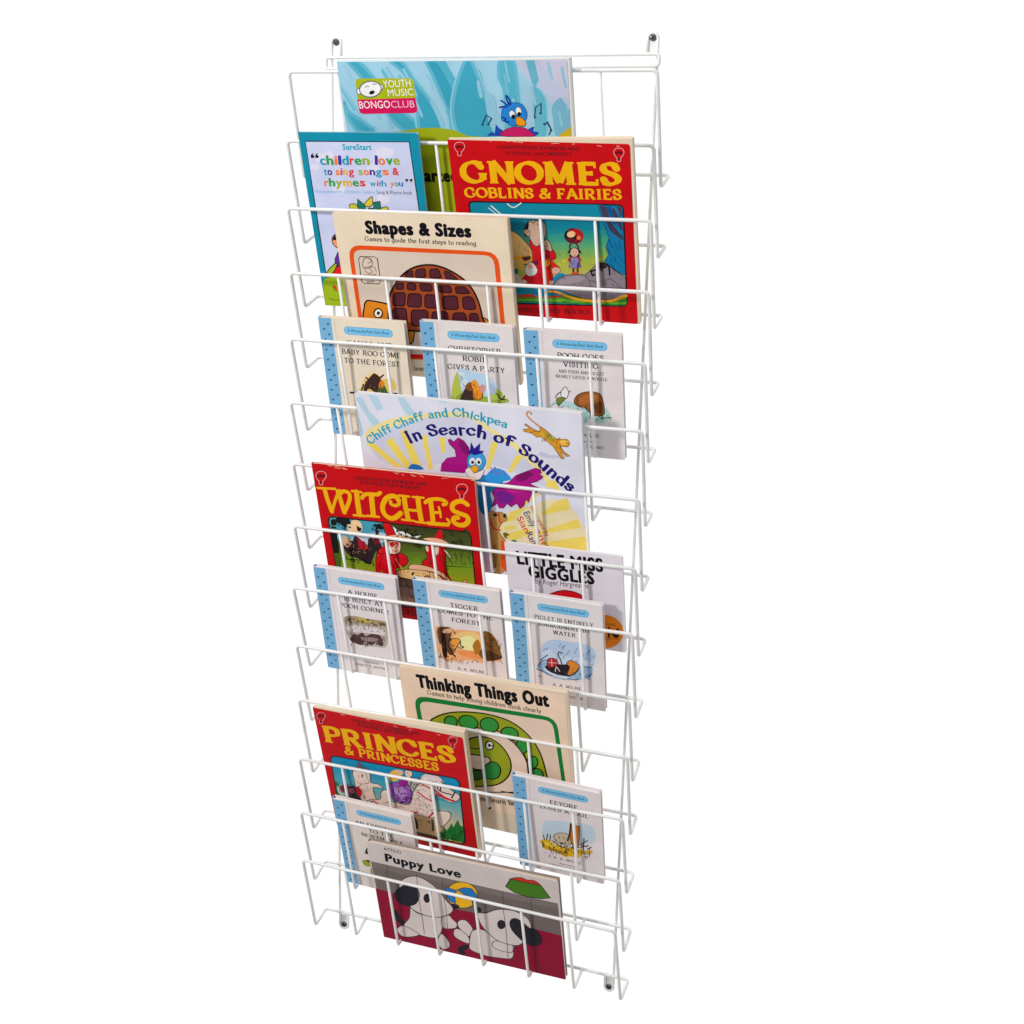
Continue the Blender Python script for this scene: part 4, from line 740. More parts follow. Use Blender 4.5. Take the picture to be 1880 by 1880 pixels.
ART[4] = '''T|0c0a14|sans|Shapes & Sizes|39.81 178.62 172.07 179.31 14.07 0.340
T|3a3430|roman|Games to guide the first steps to reading|37.18 168.99 176.35 169.22 5.77 0.000
P|d04a14|l|13.7 146.9 14.8 154.2 18.0 159.3 23.1 162.4 30.4 163.4 186.0 163.2 193.2 162.2 198.4 159.1 201.5 153.9 202.5 146.6 202.7 44.8 201.6 37.5 198.6 32.2 193.4 28.9 186.2 27.5 29.4 20.0 22.1 20.7 17.0 23.6 13.9 28.6 12.9 35.8
P|c4b4a6|l|19.3 146.8 20.0 151.6 22.1 155.1 25.6 157.1 30.4 157.9 185.2 158.5 190.1 157.8 193.5 155.7 195.6 152.3 196.4 147.5 197.5 44.6 196.9 39.7 194.9 36.2 191.4 33.9 186.6 33.0 29.2 25.3 24.4 25.8 21.0 27.7 18.9 31.1 18.3 35.8
S|c81414|5.00|l|17.8 22.6 75.3 26.7 198.1 30.7
S|4a4038|0.97|l|25.5 146.8 28.1 149.6 46.8 150.1 50.0 148.0 50.2 120.2 47.5 116.9 28.0 116.7 25.0 118.9 25.5 146.8
S|4a4038|0.83|c|29.8 141.6 33.6 147.9 40.7 147.5 42.8 142.2 39.0 136.6 33.1 135.7 29.8 137.5 29.8 141.6
S|4a4038|0.70|c|30.1 134.8 37.8 137.9 44.8 136.9 46.2 131.6
S|4a4038|0.70|c|31.4 133.5 35.1 129.6 41.1 131.3 37.6 136.6
S|4a4038|0.69|c|39.3 147.4 41.6 144.2 37.0 141.9
T|2a2420|sans|macdonald|28.30 124.92 45.85 126.66 3.52 0.020
T|2a2420|sans|books|32.05 117.44 42.04 118.54 3.81 0.020
P|c8781a|c|22.1 69.1 23.3 86.1 26.6 93.3 32.7 95.1 54.0 92.2 59.2 88.3 56.8 71.3
S|0c0808|1.87|C|22.1 69.1 23.3 86.1 26.6 93.3 32.7 95.1 54.0 92.2 59.2 88.3 56.8 71.3
P|c8781a|c|78.4 60.1 85.5 59.9 83.8 52.0 81.4 45.4 76.1 43.6
S|0c0808|1.56|C|78.4 60.1 85.5 59.9 83.8 52.0 81.4 45.4 76.1 43.6
P|c8781a|c|167.1 82.7 178.0 82.0 184.2 75.6 166.1 73.0
S|0c0808|1.50|C|167.1 82.7 178.0 82.0 184.2 75.6 166.1 73.0
P|c8781a|c|151.3 65.1 159.7 65.7 158.0 49.5 149.6 48.9
S|0c0808|1.52|C|151.3 65.1 159.7 65.7 158.0 49.5 149.6 48.9
P|93421f|c|53.9 61.2 58.6 99.4 65.7 113.5 77.6 127.8 91.7 137.9 107.7 143.0 123.0 143.5 138.9 139.0 155.6 129.2 166.5 116.5 172.9 99.4 175.2 81.8 175.2 68.1 115.7 61.2 79.8 59.9
S|0c0808|2.14|C|53.9 61.2 58.6 99.4 65.7 113.5 77.6 127.8 91.7 137.9 107.7 143.0 123.0 143.5 138.9 139.0 155.6 129.2 166.5 116.5 172.9 99.4 175.2 81.8 175.2 68.1 115.7 61.2 79.8 59.9
P|4d1f2a|l|83.7 130.5 84.2 131.3 84.8 132.0 85.5 132.5 86.3 132.9 91.7 135.3 92.5 135.5 93.0 135.3 93.3 134.9 93.4 134.1 93.2 129.2 93.0 128.3 92.6 127.7 92.0 127.3 91.1 127.1 83.6 126.8 82.8 126.8 82.4 127.1 82.3 127.6 82.6 128.4
S|140a10|1.23|L|83.7 130.5 84.2 131.3 84.8 132.0 85.5 132.5 86.3 132.9 91.7 135.3 92.5 135.5 93.0 135.3 93.3 134.9 93.4 134.1 93.2 129.2 93.0 128.3 92.6 127.7 92.0 127.3 91.1 127.1 83.6 126.8 82.8 126.8 82.4 127.1 82.3 127.6 82.6 128.4
P|4d1f2a|l|97.1 133.6 97.7 135.1 98.5 136.2 99.7 137.1 101.2 137.6 106.7 138.8 108.1 138.9 109.1 138.5 109.7 137.6 109.8 136.1 109.5 131.5 109.2 130.0 108.5 128.9 107.4 128.2 105.9 127.9 99.3 127.6 97.8 127.7 96.9 128.3 96.5 129.3 96.6 130.7
S|140a10|1.23|L|97.1 133.6 97.7 135.1 98.5 136.2 99.7 137.1 101.2 137.6 106.7 138.8 108.1 138.9 109.1 138.5 109.7 137.6 109.8 136.1 109.5 131.5 109.2 130.0 108.5 128.9 107.4 128.2 105.9 127.9 99.3 127.6 97.8 127.7 96.9 128.3 96.5 129.3 96.6 130.7
P|4d1f2a|l|115.0 135.1 115.4 136.6 116.2 137.7 117.3 138.5 118.8 138.8 123.3 139.3 124.8 139.3 126.0 138.8 126.9 137.8 127.4 136.4 128.6 131.8 128.8 130.3 128.4 129.3 127.5 128.7 126.0 128.5 117.5 128.4 116.1 128.6 115.1 129.2 114.6 130.3 114.6 131.7
S|140a10|1.22|L|115.0 135.1 115.4 136.6 116.2 137.7 117.3 138.5 118.8 138.8 123.3 139.3 124.8 139.3 126.0 138.8 126.9 137.8 127.4 136.4 128.6 131.8 128.8 130.3 128.4 129.3 127.5 128.7 126.0 128.5 117.5 128.4 116.1 128.6 115.1 129.2 114.6 130.3 114.6 131.7
P|4d1f2a|l|133.6 135.0 133.6 136.0 133.9 136.7 134.6 137.0 135.6 137.0 137.6 136.7 138.8 136.5 139.8 136.1 140.9 135.5 141.8 134.8 148.1 129.2 148.8 128.5 148.9 128.0 148.5 127.7 147.5 127.6 137.2 127.5 136.2 127.6 135.3 128.1 134.8 128.8 134.4 129.8
S|140a10|1.21|L|133.6 135.0 133.6 136.0 133.9 136.7 134.6 137.0 135.6 137.0 137.6 136.7 138.8 136.5 139.8 136.1 140.9 135.5 141.8 134.8 148.1 129.2 148.8 128.5 148.9 128.0 148.5 127.7 147.5 127.6 137.2 127.5 136.2 127.6 135.3 128.1 134.8 128.8 134.4 129.8
P|4d1f2a|l|70.4 116.4 71.0 117.4 71.7 118.1 72.7 118.7 73.9 119.0 77.6 119.5 78.6 119.4 79.3 119.1 79.6 118.4 79.5 117.4 78.8 113.9 78.4 112.9 77.7 112.1 76.8 111.7 75.7 111.5 70.8 111.6 69.7 111.8 69.1 112.2 69.0 112.9 69.3 113.9
S|140a10|1.25|L|70.4 116.4 71.0 117.4 71.7 118.1 72.7 118.7 73.9 119.0 77.6 119.5 78.6 119.4 79.3 119.1 79.6 118.4 79.5 117.4 78.8 113.9 78.4 112.9 77.7 112.1 76.8 111.7 75.7 111.5 70.8 111.6 69.7 111.8 69.1 112.2 69.0 112.9 69.3 113.9
P|4d1f2a|l|83.9 117.0 84.3 118.3 85.0 119.3 86.0 119.8 87.4 120.0 92.6 120.0 93.9 119.8 94.7 119.2 95.2 118.3 95.2 116.9 94.9 114.7 94.6 113.4 93.9 112.5 92.8 111.9 91.5 111.8 86.2 111.8 84.9 112.0 84.1 112.5 83.6 113.5 83.6 114.8
S|140a10|1.24|L|83.9 117.0 84.3 118.3 85.0 119.3 86.0 119.8 87.4 120.0 92.6 120.0 93.9 119.8 94.7 119.2 95.2 118.3 95.2 116.9 94.9 114.7 94.6 113.4 93.9 112.5 92.8 111.9 91.5 111.8 86.2 111.8 84.9 112.0 84.1 112.5 83.6 113.5 83.6 114.8
P|4d1f2a|l|100.2 116.8 100.3 118.3 100.8 119.3 101.8 119.9 103.3 120.1 112.4 119.8 113.9 119.6 115.0 118.9 115.6 117.8 115.7 116.3 115.7 115.0 115.4 113.5 114.7 112.4 113.6 111.8 112.1 111.5 104.2 111.5 102.7 111.7 101.6 112.3 100.8 113.3 100.4 114.8
S|140a10|1.23|L|100.2 116.8 100.3 118.3 100.8 119.3 101.8 119.9 103.3 120.1 112.4 119.8 113.9 119.6 115.0 118.9 115.6 117.8 115.7 116.3 115.7 115.0 115.4 113.5 114.7 112.4 113.6 111.8 112.1 111.5 104.2 111.5 102.7 111.7 101.6 112.3 100.8 113.3 100.4 114.8
P|4d1f2a|l|122.9 115.3 123.0 116.8 123.6 117.9 124.6 118.6 126.1 118.9 136.0 119.5 137.5 119.3 138.7 118.8 139.4 117.8 139.8 116.3 140.1 114.4 140.0 112.9 139.5 111.8 138.6 111.2 137.1 111.0 126.6 111.3 125.1 111.5 124.0 112.2 123.3 113.2 123.0 114.7
S|140a10|1.23|L|122.9 115.3 123.0 116.8 123.6 117.9 124.6 118.6 126.1 118.9 136.0 119.5 137.5 119.3 138.7 118.8 139.4 117.8 139.8 116.3 140.1 114.4 140.0 112.9 139.5 111.8 138.6 111.2 137.1 111.0 126.6 111.3 125.1 111.5 124.0 112.2 123.3 113.2 123.0 114.7
P|4d1f2a|l|145.0 115.9 145.1 117.1 145.5 118.0 146.3 118.5 147.5 118.8 154.5 119.2 155.8 119.1 157.0 118.7 158.0 118.1 158.9 117.2 161.6 113.7 162.1 112.8 162.2 112.1 161.6 111.7 160.5 111.5 148.0 110.7 146.8 110.8 145.9 111.3 145.4 112.1 145.1 113.3
S|140a10|1.22|L|145.0 115.9 145.1 117.1 145.5 118.0 146.3 118.5 147.5 118.8 154.5 119.2 155.8 119.1 157.0 118.7 158.0 118.1 158.9 117.2 161.6 113.7 162.1 112.8 162.2 112.1 161.6 111.7 160.5 111.5 148.0 110.7 146.8 110.8 145.9 111.3 145.4 112.1 145.1 113.3
P|4d1f2a|l|64.3 102.6 65.1 104.4 66.2 105.8 67.7 106.7 69.6 107.1 76.4 107.8 78.2 107.7 79.4 107.1 79.9 105.9 79.9 104.1 78.2 94.9 77.7 93.1 76.6 91.8 75.2 91.0 73.3 90.7 65.1 90.6 63.4 90.8 62.3 91.5 61.9 92.8 62.1 94.5
S|140a10|1.26|L|64.3 102.6 65.1 104.4 66.2 105.8 67.7 106.7 69.6 107.1 76.4 107.8 78.2 107.7 79.4 107.1 79.9 105.9 79.9 104.1 78.2 94.9 77.7 93.1 76.6 91.8 75.2 91.0 73.3 90.7 65.1 90.6 63.4 90.8 62.3 91.5 61.9 92.8 62.1 94.5
P|4d1f2a|l|83.0 102.7 83.7 104.6 84.9 106.0 86.4 106.8 88.4 107.1 96.6 107.3 98.5 107.0 99.7 106.2 100.4 104.9 100.4 102.9 99.4 95.1 98.9 93.2 97.9 91.8 96.4 91.0 94.4 90.6 84.7 90.4 82.9 90.6 81.6 91.4 81.1 92.7 81.3 94.6
S|140a10|1.25|L|83.0 102.7 83.7 104.6 84.9 106.0 86.4 106.8 88.4 107.1 96.6 107.3 98.5 107.0 99.7 106.2 100.4 104.9 100.4 102.9 99.4 95.1 98.9 93.2 97.9 91.8 96.4 91.0 94.4 90.6 84.7 90.4 82.9 90.6 81.6 91.4 81.1 92.7 81.3 94.6
P|4d1f2a|l|104.6 102.5 105.1 104.4 106.1 105.8 107.6 106.7 109.6 107.0 116.9 107.1 118.8 106.8 120.2 106.0 121.0 104.7 121.3 102.7 121.4 95.2 121.1 93.2 120.3 91.8 118.9 91.0 117.0 90.7 107.4 90.4 105.6 90.7 104.3 91.4 103.6 92.8 103.6 94.7
S|140a10|1.24|L|104.6 102.5 105.1 104.4 106.1 105.8 107.6 106.7 109.6 107.0 116.9 107.1 118.8 106.8 120.2 106.0 121.0 104.7 121.3 102.7 121.4 95.2 121.1 93.2 120.3 91.8 118.9 91.0 117.0 90.7 107.4 90.4 105.6 90.7 104.3 91.4 103.6 92.8 103.6 94.7
P|4d1f2a|l|127.1 101.8 127.5 103.7 128.5 105.2 129.9 106.1 131.8 106.6 142.0 107.5 143.9 107.4 145.3 106.7 146.1 105.4 146.4 103.6 146.5 95.3 146.2 93.4 145.4 92.0 144.1 91.1 142.2 90.7 130.6 90.0 128.7 90.1 127.4 90.8 126.6 92.2 126.5 94.1
S|140a10|1.23|L|127.1 101.8 127.5 103.7 128.5 105.2 129.9 106.1 131.8 106.6 142.0 107.5 143.9 107.4 145.3 106.7 146.1 105.4 146.4 103.6 146.5 95.3 146.2 93.4 145.4 92.0 144.1 91.1 142.2 90.7 130.6 90.0 128.7 90.1 127.4 90.8 126.6 92.2 126.5 94.1
P|4d1f2a|l|152.4 102.6 152.7 104.5 153.5 105.9 154.9 106.8 156.8 107.2 161.2 107.5 163.2 107.3 164.7 106.6 165.8 105.3 166.5 103.5 167.9 96.6 168.0 94.7 167.5 93.3 166.3 92.5 164.4 92.1 156.4 91.6 154.6 91.7 153.2 92.5 152.4 93.8 152.2 95.6
S|140a10|1.22|L|152.4 102.6 152.7 104.5 153.5 105.9 154.9 106.8 156.8 107.2 161.2 107.5 163.2 107.3 164.7 106.6 165.8 105.3 166.5 103.5 167.9 96.6 168.0 94.7 167.5 93.3 166.3 92.5 164.4 92.1 156.4 91.6 154.6 91.7 153.2 92.5 152.4 93.8 152.2 95.6
P|4d1f2a|l|59.9 82.4 60.8 84.5 62.1 86.0 63.8 87.0 66.0 87.5 73.9 88.3 76.0 88.2 77.4 87.5 78.3 86.1 78.5 84.0 77.9 70.5 77.5 68.4 76.6 67.2 75.1 66.7 73.1 66.9 61.4 70.1 59.5 70.9 58.3 72.2 57.8 73.9 58.1 75.9
S|140a10|1.27|L|59.9 82.4 60.8 84.5 62.1 86.0 63.8 87.0 66.0 87.5 73.9 88.3 76.0 88.2 77.4 87.5 78.3 86.1 78.5 84.0 77.9 70.5 77.5 68.4 76.6 67.2 75.1 66.7 73.1 66.9 61.4 70.1 59.5 70.9 58.3 72.2 57.8 73.9 58.1 75.9
P|4d1f2a|l|84.3 81.7 84.8 83.8 85.8 85.3 87.4 86.3 89.5 86.7 102.2 87.5 104.3 87.3 105.7 86.5 106.4 85.1 106.5 83.1 105.5 72.3 105.1 70.2 104.0 68.6 102.5 67.6 100.4 67.2 87.5 66.3 85.5 66.5 84.1 67.3 83.3 68.7 83.2 70.8
S|140a10|1.26|L|84.3 81.7 84.8 83.8 85.8 85.3 87.4 86.3 89.5 86.7 102.2 87.5 104.3 87.3 105.7 86.5 106.4 85.1 106.5 83.1 105.5 72.3 105.1 70.2 104.0 68.6 102.5 67.6 100.4 67.2 87.5 66.3 85.5 66.5 84.1 67.3 83.3 68.7 83.2 70.8
P|4d1f2a|l|111.1 81.3 111.6 83.4 112.7 84.9 114.3 85.9 116.4 86.3 127.5 87.0 129.5 86.9 130.9 86.1 131.7 84.7 131.8 82.6 131.2 74.0 130.7 71.9 129.7 70.4 128.2 69.4 126.1 68.9 114.1 68.1 112.1 68.3 110.7 69.1 110.0 70.5 110.0 72.5
S|140a10|1.25|L|111.1 81.3 111.6 83.4 112.7 84.9 114.3 85.9 116.4 86.3 127.5 87.0 129.5 86.9 130.9 86.1 131.7 84.7 131.8 82.6 131.2 74.0 130.7 71.9 129.7 70.4 128.2 69.4 126.1 68.9 114.1 68.1 112.1 68.3 110.7 69.1 110.0 70.5 110.0 72.5
P|4d1f2a|l|137.8 81.7 138.4 83.7 139.4 85.2 141.0 86.2 143.0 86.6 149.8 87.1 151.8 86.9 153.3 86.1 154.3 84.7 154.7 82.7 155.2 75.6 155.0 73.5 154.2 72.0 152.8 71.0 150.8 70.6 141.1 69.9 139.1 70.1 137.7 70.9 137.0 72.3 137.0 74.3
S|140a10|1.24|L|137.8 81.7 138.4 83.7 139.4 85.2 141.0 86.2 143.0 86.6 149.8 87.1 151.8 86.9 153.3 86.1 154.3 84.7 154.7 82.7 155.2 75.6 155.0 73.5 154.2 72.0 152.8 71.0 150.8 70.6 141.1 69.9 139.1 70.1 137.7 70.9 137.0 72.3 137.0 74.3
P|4d1f2a|l|159.0 83.1 159.3 84.8 160.1 86.1 161.4 86.9 163.1 87.2 165.8 87.4 167.5 87.3 168.8 86.6 169.6 85.5 169.9 83.8 170.5 75.8 170.4 74.1 169.8 72.8 168.6 72.0 167.0 71.7 162.1 71.4 160.4 71.5 159.3 72.1 158.6 73.3 158.5 74.9
S|140a10|1.23|L|159.0 83.1 159.3 84.8 160.1 86.1 161.4 86.9 163.1 87.2 165.8 87.4 167.5 87.3 168.8 86.6 169.6 85.5 169.9 83.8 170.5 75.8 170.4 74.1 169.8 72.8 168.6 72.0 167.0 71.7 162.1 71.4 160.4 71.5 159.3 72.1 158.6 73.3 158.5 74.9
P|e4dccc|c|46.4 79.8 45.6 77.5 44.1 75.5 42.1 74.1 39.9 73.5 37.8 73.8 36.2 75.0 35.3 76.8 35.2 79.1 36.0 81.4 37.5 83.4 39.5 84.8 41.7 85.4 43.8 85.1 45.4 83.9 46.3 82.1
S|0c0808|1.70|C|46.4 79.8 45.6 77.5 44.1 75.5 42.1 74.1 39.9 73.5 37.8 73.8 36.2 75.0 35.3 76.8 35.2 79.1 36.0 81.4 37.5 83.4 39.5 84.8 41.7 85.4 43.8 85.1 45.4 83.9 46.3 82.1
P|0a0808|c|43.2 79.9 42.9 79.0 42.4 78.2 41.6 77.7 40.8 77.5 40.0 77.6 39.4 78.1 39.1 78.8 39.1 79.6 39.4 80.5 39.9 81.3 40.7 81.8 41.5 82.0 42.2 81.9 42.8 81.5 43.2 80.7
T|2a2420|roman|A play and learn book|36.96 5.70 116.59 9.24 6.42 0.000'''
ART[5] = '''P|6a9fc4|l|0.10 0.10 17.0 0.10 17.0 153.7 0.10 153.7
S|b8cede|0.50|l|17.3 0.3 17.3 153.5
P|26302f|l|10.3 146.7 11.6 144.5 13.4 144.8 12.7 146.3
P|26302f|l|12.3 146.7 13.6 145.8 14.2 147.3
P|26302f|l|4.0 140.1 5.3 137.9 7.1 138.2 6.4 139.7
P|26302f|l|6.0 140.1 7.3 139.2 7.9 140.7
P|26302f|l|10.2 133.5 11.5 131.3 13.3 131.6 12.6 133.1
P|26302f|l|12.2 133.5 13.5 132.6 14.1 134.1
P|26302f|l|4.1 126.9 5.4 124.7 7.2 125.0 6.5 126.5
P|26302f|l|6.1 126.9 7.4 126.0 8.0 127.5
P|26302f|l|10.6 120.3 11.9 118.1 13.7 118.4 13.0 119.9
P|26302f|l|12.6 120.3 13.9 119.4 14.5 120.9
P|26302f|l|3.7 113.7 5.0 111.5 6.8 111.8 6.1 113.3
P|26302f|l|5.7 113.7 7.0 112.8 7.6 114.3
P|26302f|l|10.9 107.1 12.2 104.9 14.0 105.2 13.3 106.7
P|26302f|l|12.9 107.1 14.2 106.2 14.8 107.7
P|26302f|l|3.6 100.5 4.9 98.3 6.7 98.6 6.0 100.1
P|26302f|l|5.6 100.5 6.9 99.6 7.5 101.1
P|26302f|l|10.4 93.9 11.7 91.7 13.5 92.0 12.8 93.5
P|26302f|l|12.4 93.9 13.7 93.0 14.3 94.5
P|26302f|l|3.2 87.3 4.5 85.1 6.3 85.4 5.6 86.9
P|26302f|l|5.2 87.3 6.5 86.4 7.1 87.9
P|26302f|l|10.1 80.7 11.4 78.5 13.2 78.8 12.5 80.3
P|26302f|l|12.1 80.7 13.4 79.8 14.0 81.3
P|26302f|l|3.9 74.1 5.2 71.9 7.0 72.2 6.3 73.7
P|26302f|l|5.9 74.1 7.2 73.2 7.8 74.7
P|26302f|l|10.5 67.5 11.8 65.3 13.6 65.6 12.9 67.1
P|26302f|l|12.5 67.5 13.8 66.6 14.4 68.1
P|26302f|l|3.2 60.9 4.5 58.7 6.3 59.0 5.6 60.5
P|26302f|l|5.2 60.9 6.5 60.0 7.1 61.5
P|26302f|l|11.1 54.3 12.4 52.1 14.2 52.4 13.5 53.9
P|26302f|l|13.1 54.3 14.4 53.4 15.0 54.9
P|26302f|l|3.3 47.7 4.6 45.5 6.4 45.8 5.7 47.3
P|26302f|l|5.3 47.7 6.6 46.8 7.2 48.3
P|26302f|l|10.5 41.1 11.8 38.9 13.6 39.2 12.9 40.7
P|26302f|l|12.5 41.1 13.8 40.2 14.4 41.7
P|26302f|l|3.4 34.5 4.7 32.3 6.5 32.6 5.8 34.1
P|26302f|l|5.4 34.5 6.7 33.6 7.3 35.1
P|26302f|l|10.8 27.9 12.1 25.7 13.9 26.0 13.2 27.5
P|26302f|l|12.8 27.9 14.1 27.0 14.7 28.5
P|26302f|l|3.7 21.3 5.0 19.1 6.8 19.4 6.1 20.9
P|26302f|l|5.7 21.3 7.0 20.4 7.6 21.9
P|26302f|l|10.7 14.7 12.0 12.5 13.8 12.8 13.1 14.3
P|26302f|l|12.7 14.7 14.0 13.8 14.6 15.3
P|26302f|l|3.3 8.1 4.6 5.9 6.4 6.2 5.7 7.7
P|26302f|l|5.3 8.1 6.6 7.2 7.2 8.7
P|6cb0d6|l|92.2 144.2 94.1 143.8 95.7 142.8 96.7 141.2 97.1 139.3 96.7 137.4 95.7 135.8 94.1 134.8 92.2 134.4 38.0 134.4 36.1 134.8 34.5 135.8 33.5 137.4 33.1 139.3 33.5 141.2 34.5 142.8 36.1 143.8 38.0 144.2
S|3c7aa4|0.45|L|92.2 144.2 94.1 143.8 95.7 142.8 96.7 141.2 97.1 139.3 96.7 137.4 95.7 135.8 94.1 134.8 92.2 134.4 38.0 134.4 36.1 134.8 34.5 135.8 33.5 137.4 33.1 139.3 33.5 141.2 34.5 142.8 36.1 143.8 38.0 144.2
T|1c3450|italic|A Winnie-the-Pooh Story Book|37.57 137.61 92.61 137.61 4.0 0.02
T|26222a|roman|KANGA AND|35.09 120.31 95.09 120.31 6.60 0
T|26222a|roman|BABY ROO COME|26.09 108.81 104.09 108.81 6.60 0
T|26222a|roman|TO THE FOREST|28.09 97.31 102.09 97.31 6.60 0
T|4a4446|roman|A. A. MILNE|46.59 25.81 83.59 25.81 4.30 0
T|4a4446|roman|Illustrated by|54.59 18.31 75.59 18.31 2.60 0
T|4a4446|roman|ERNEST H. SHEPARD|41.09 11.31 89.09 11.31 3.80 0
S|8c8488|0.30|l|21.5 1.0 21.5 152.8
P|e6bd84|c|43.8 60.2 47.6 72.1 56.4 82.9 65.8 87.2 74.3 84.4 79.8 74.8 80.5 61.9 80.9 53.2 41.8 49.8
P|eecfa0|c|53.8 74.1 65.2 82.2 74.7 75.8 74.5 61.3 52.0 59.4
P|c8b060|c|84.3 81.8 92.5 76.8 89.7 65.1 46.0 59.9 43.6 64.1
P|3a2420|c|49.7 65.0 53.8 74.1 62.4 83.4 67.2 86.6 73.9 81.5 75.9 73.0 80.8 64.8 67.0 60.7 57.2 65.7 50.5 59.3
S|3a2420|2.04|c|50.4 70.9 46.3 61.9
S|3a2420|2.03|c|58.7 77.4 54.5 79.9
S|3a2420|2.02|c|73.9 81.5 78.8 85.4
P|3f5a28|c|68.5 60.8 71.1 69.7 77.4 73.1 82.0 62.0 79.6 54.5 70.6 53.8
P|c8781c|c|71.6 74.1 75.7 78.0 79.0 74.7 75.4 68.6 71.6 68.3
S|3a2420|2.36|c|30.8 58.3 93.8 62.3
H|2c2018|0.73|58.0 78.0 57.6 76.7 57.9 75.7 54.8 67.9 54.2 66.4 54.0 64.4 55.4 73.5 55.7 72.5 55.5 71.2 73.6 73.7 73.4 71.7 73.5 69.4 56.6 71.6 56.2 69.3 57.2 67.9 52.3 76.3 53.6 74.8 53.1 72.4 67.3 65.7 66.9 64.0 66.9 62.8 60.6 71.7 61.3 69.8 61.3 68.9 54.0 74.0 54.2 71.2 54.2 69.1 58.6 74.4 60.0 72.3 59.9 70.7 76.5 65.8 75.2 63.9 75.7 61.1 57.9 72.7 57.9 71.1 58.1 69.6 61.7 69.9 61.7 68.3 62.1 67.2 72.8 69.1 73.2 67.6 73.7 66.8
H|7a6a40|0.58|61.6 61.5 61.2 60.3 61.5 58.3 46.7 61.2 46.0 58.7 46.9 57.8 84.1 71.4 84.3 70.4 84.9 69.6 65.2 69.0 65.1 68.1 65.3 67.0 65.7 63.7 66.4 62.9 66.8 61.1 73.6 71.0 75.3 68.9 75.5 67.7 59.5 70.6 59.0 69.2 59.5 67.8 45.5 60.6 45.8 59.1 46.6 57.6 70.7 70.6 71.0 68.2 70.1 66.9 72.2 62.7 72.3 61.9 73.2 60.9'''
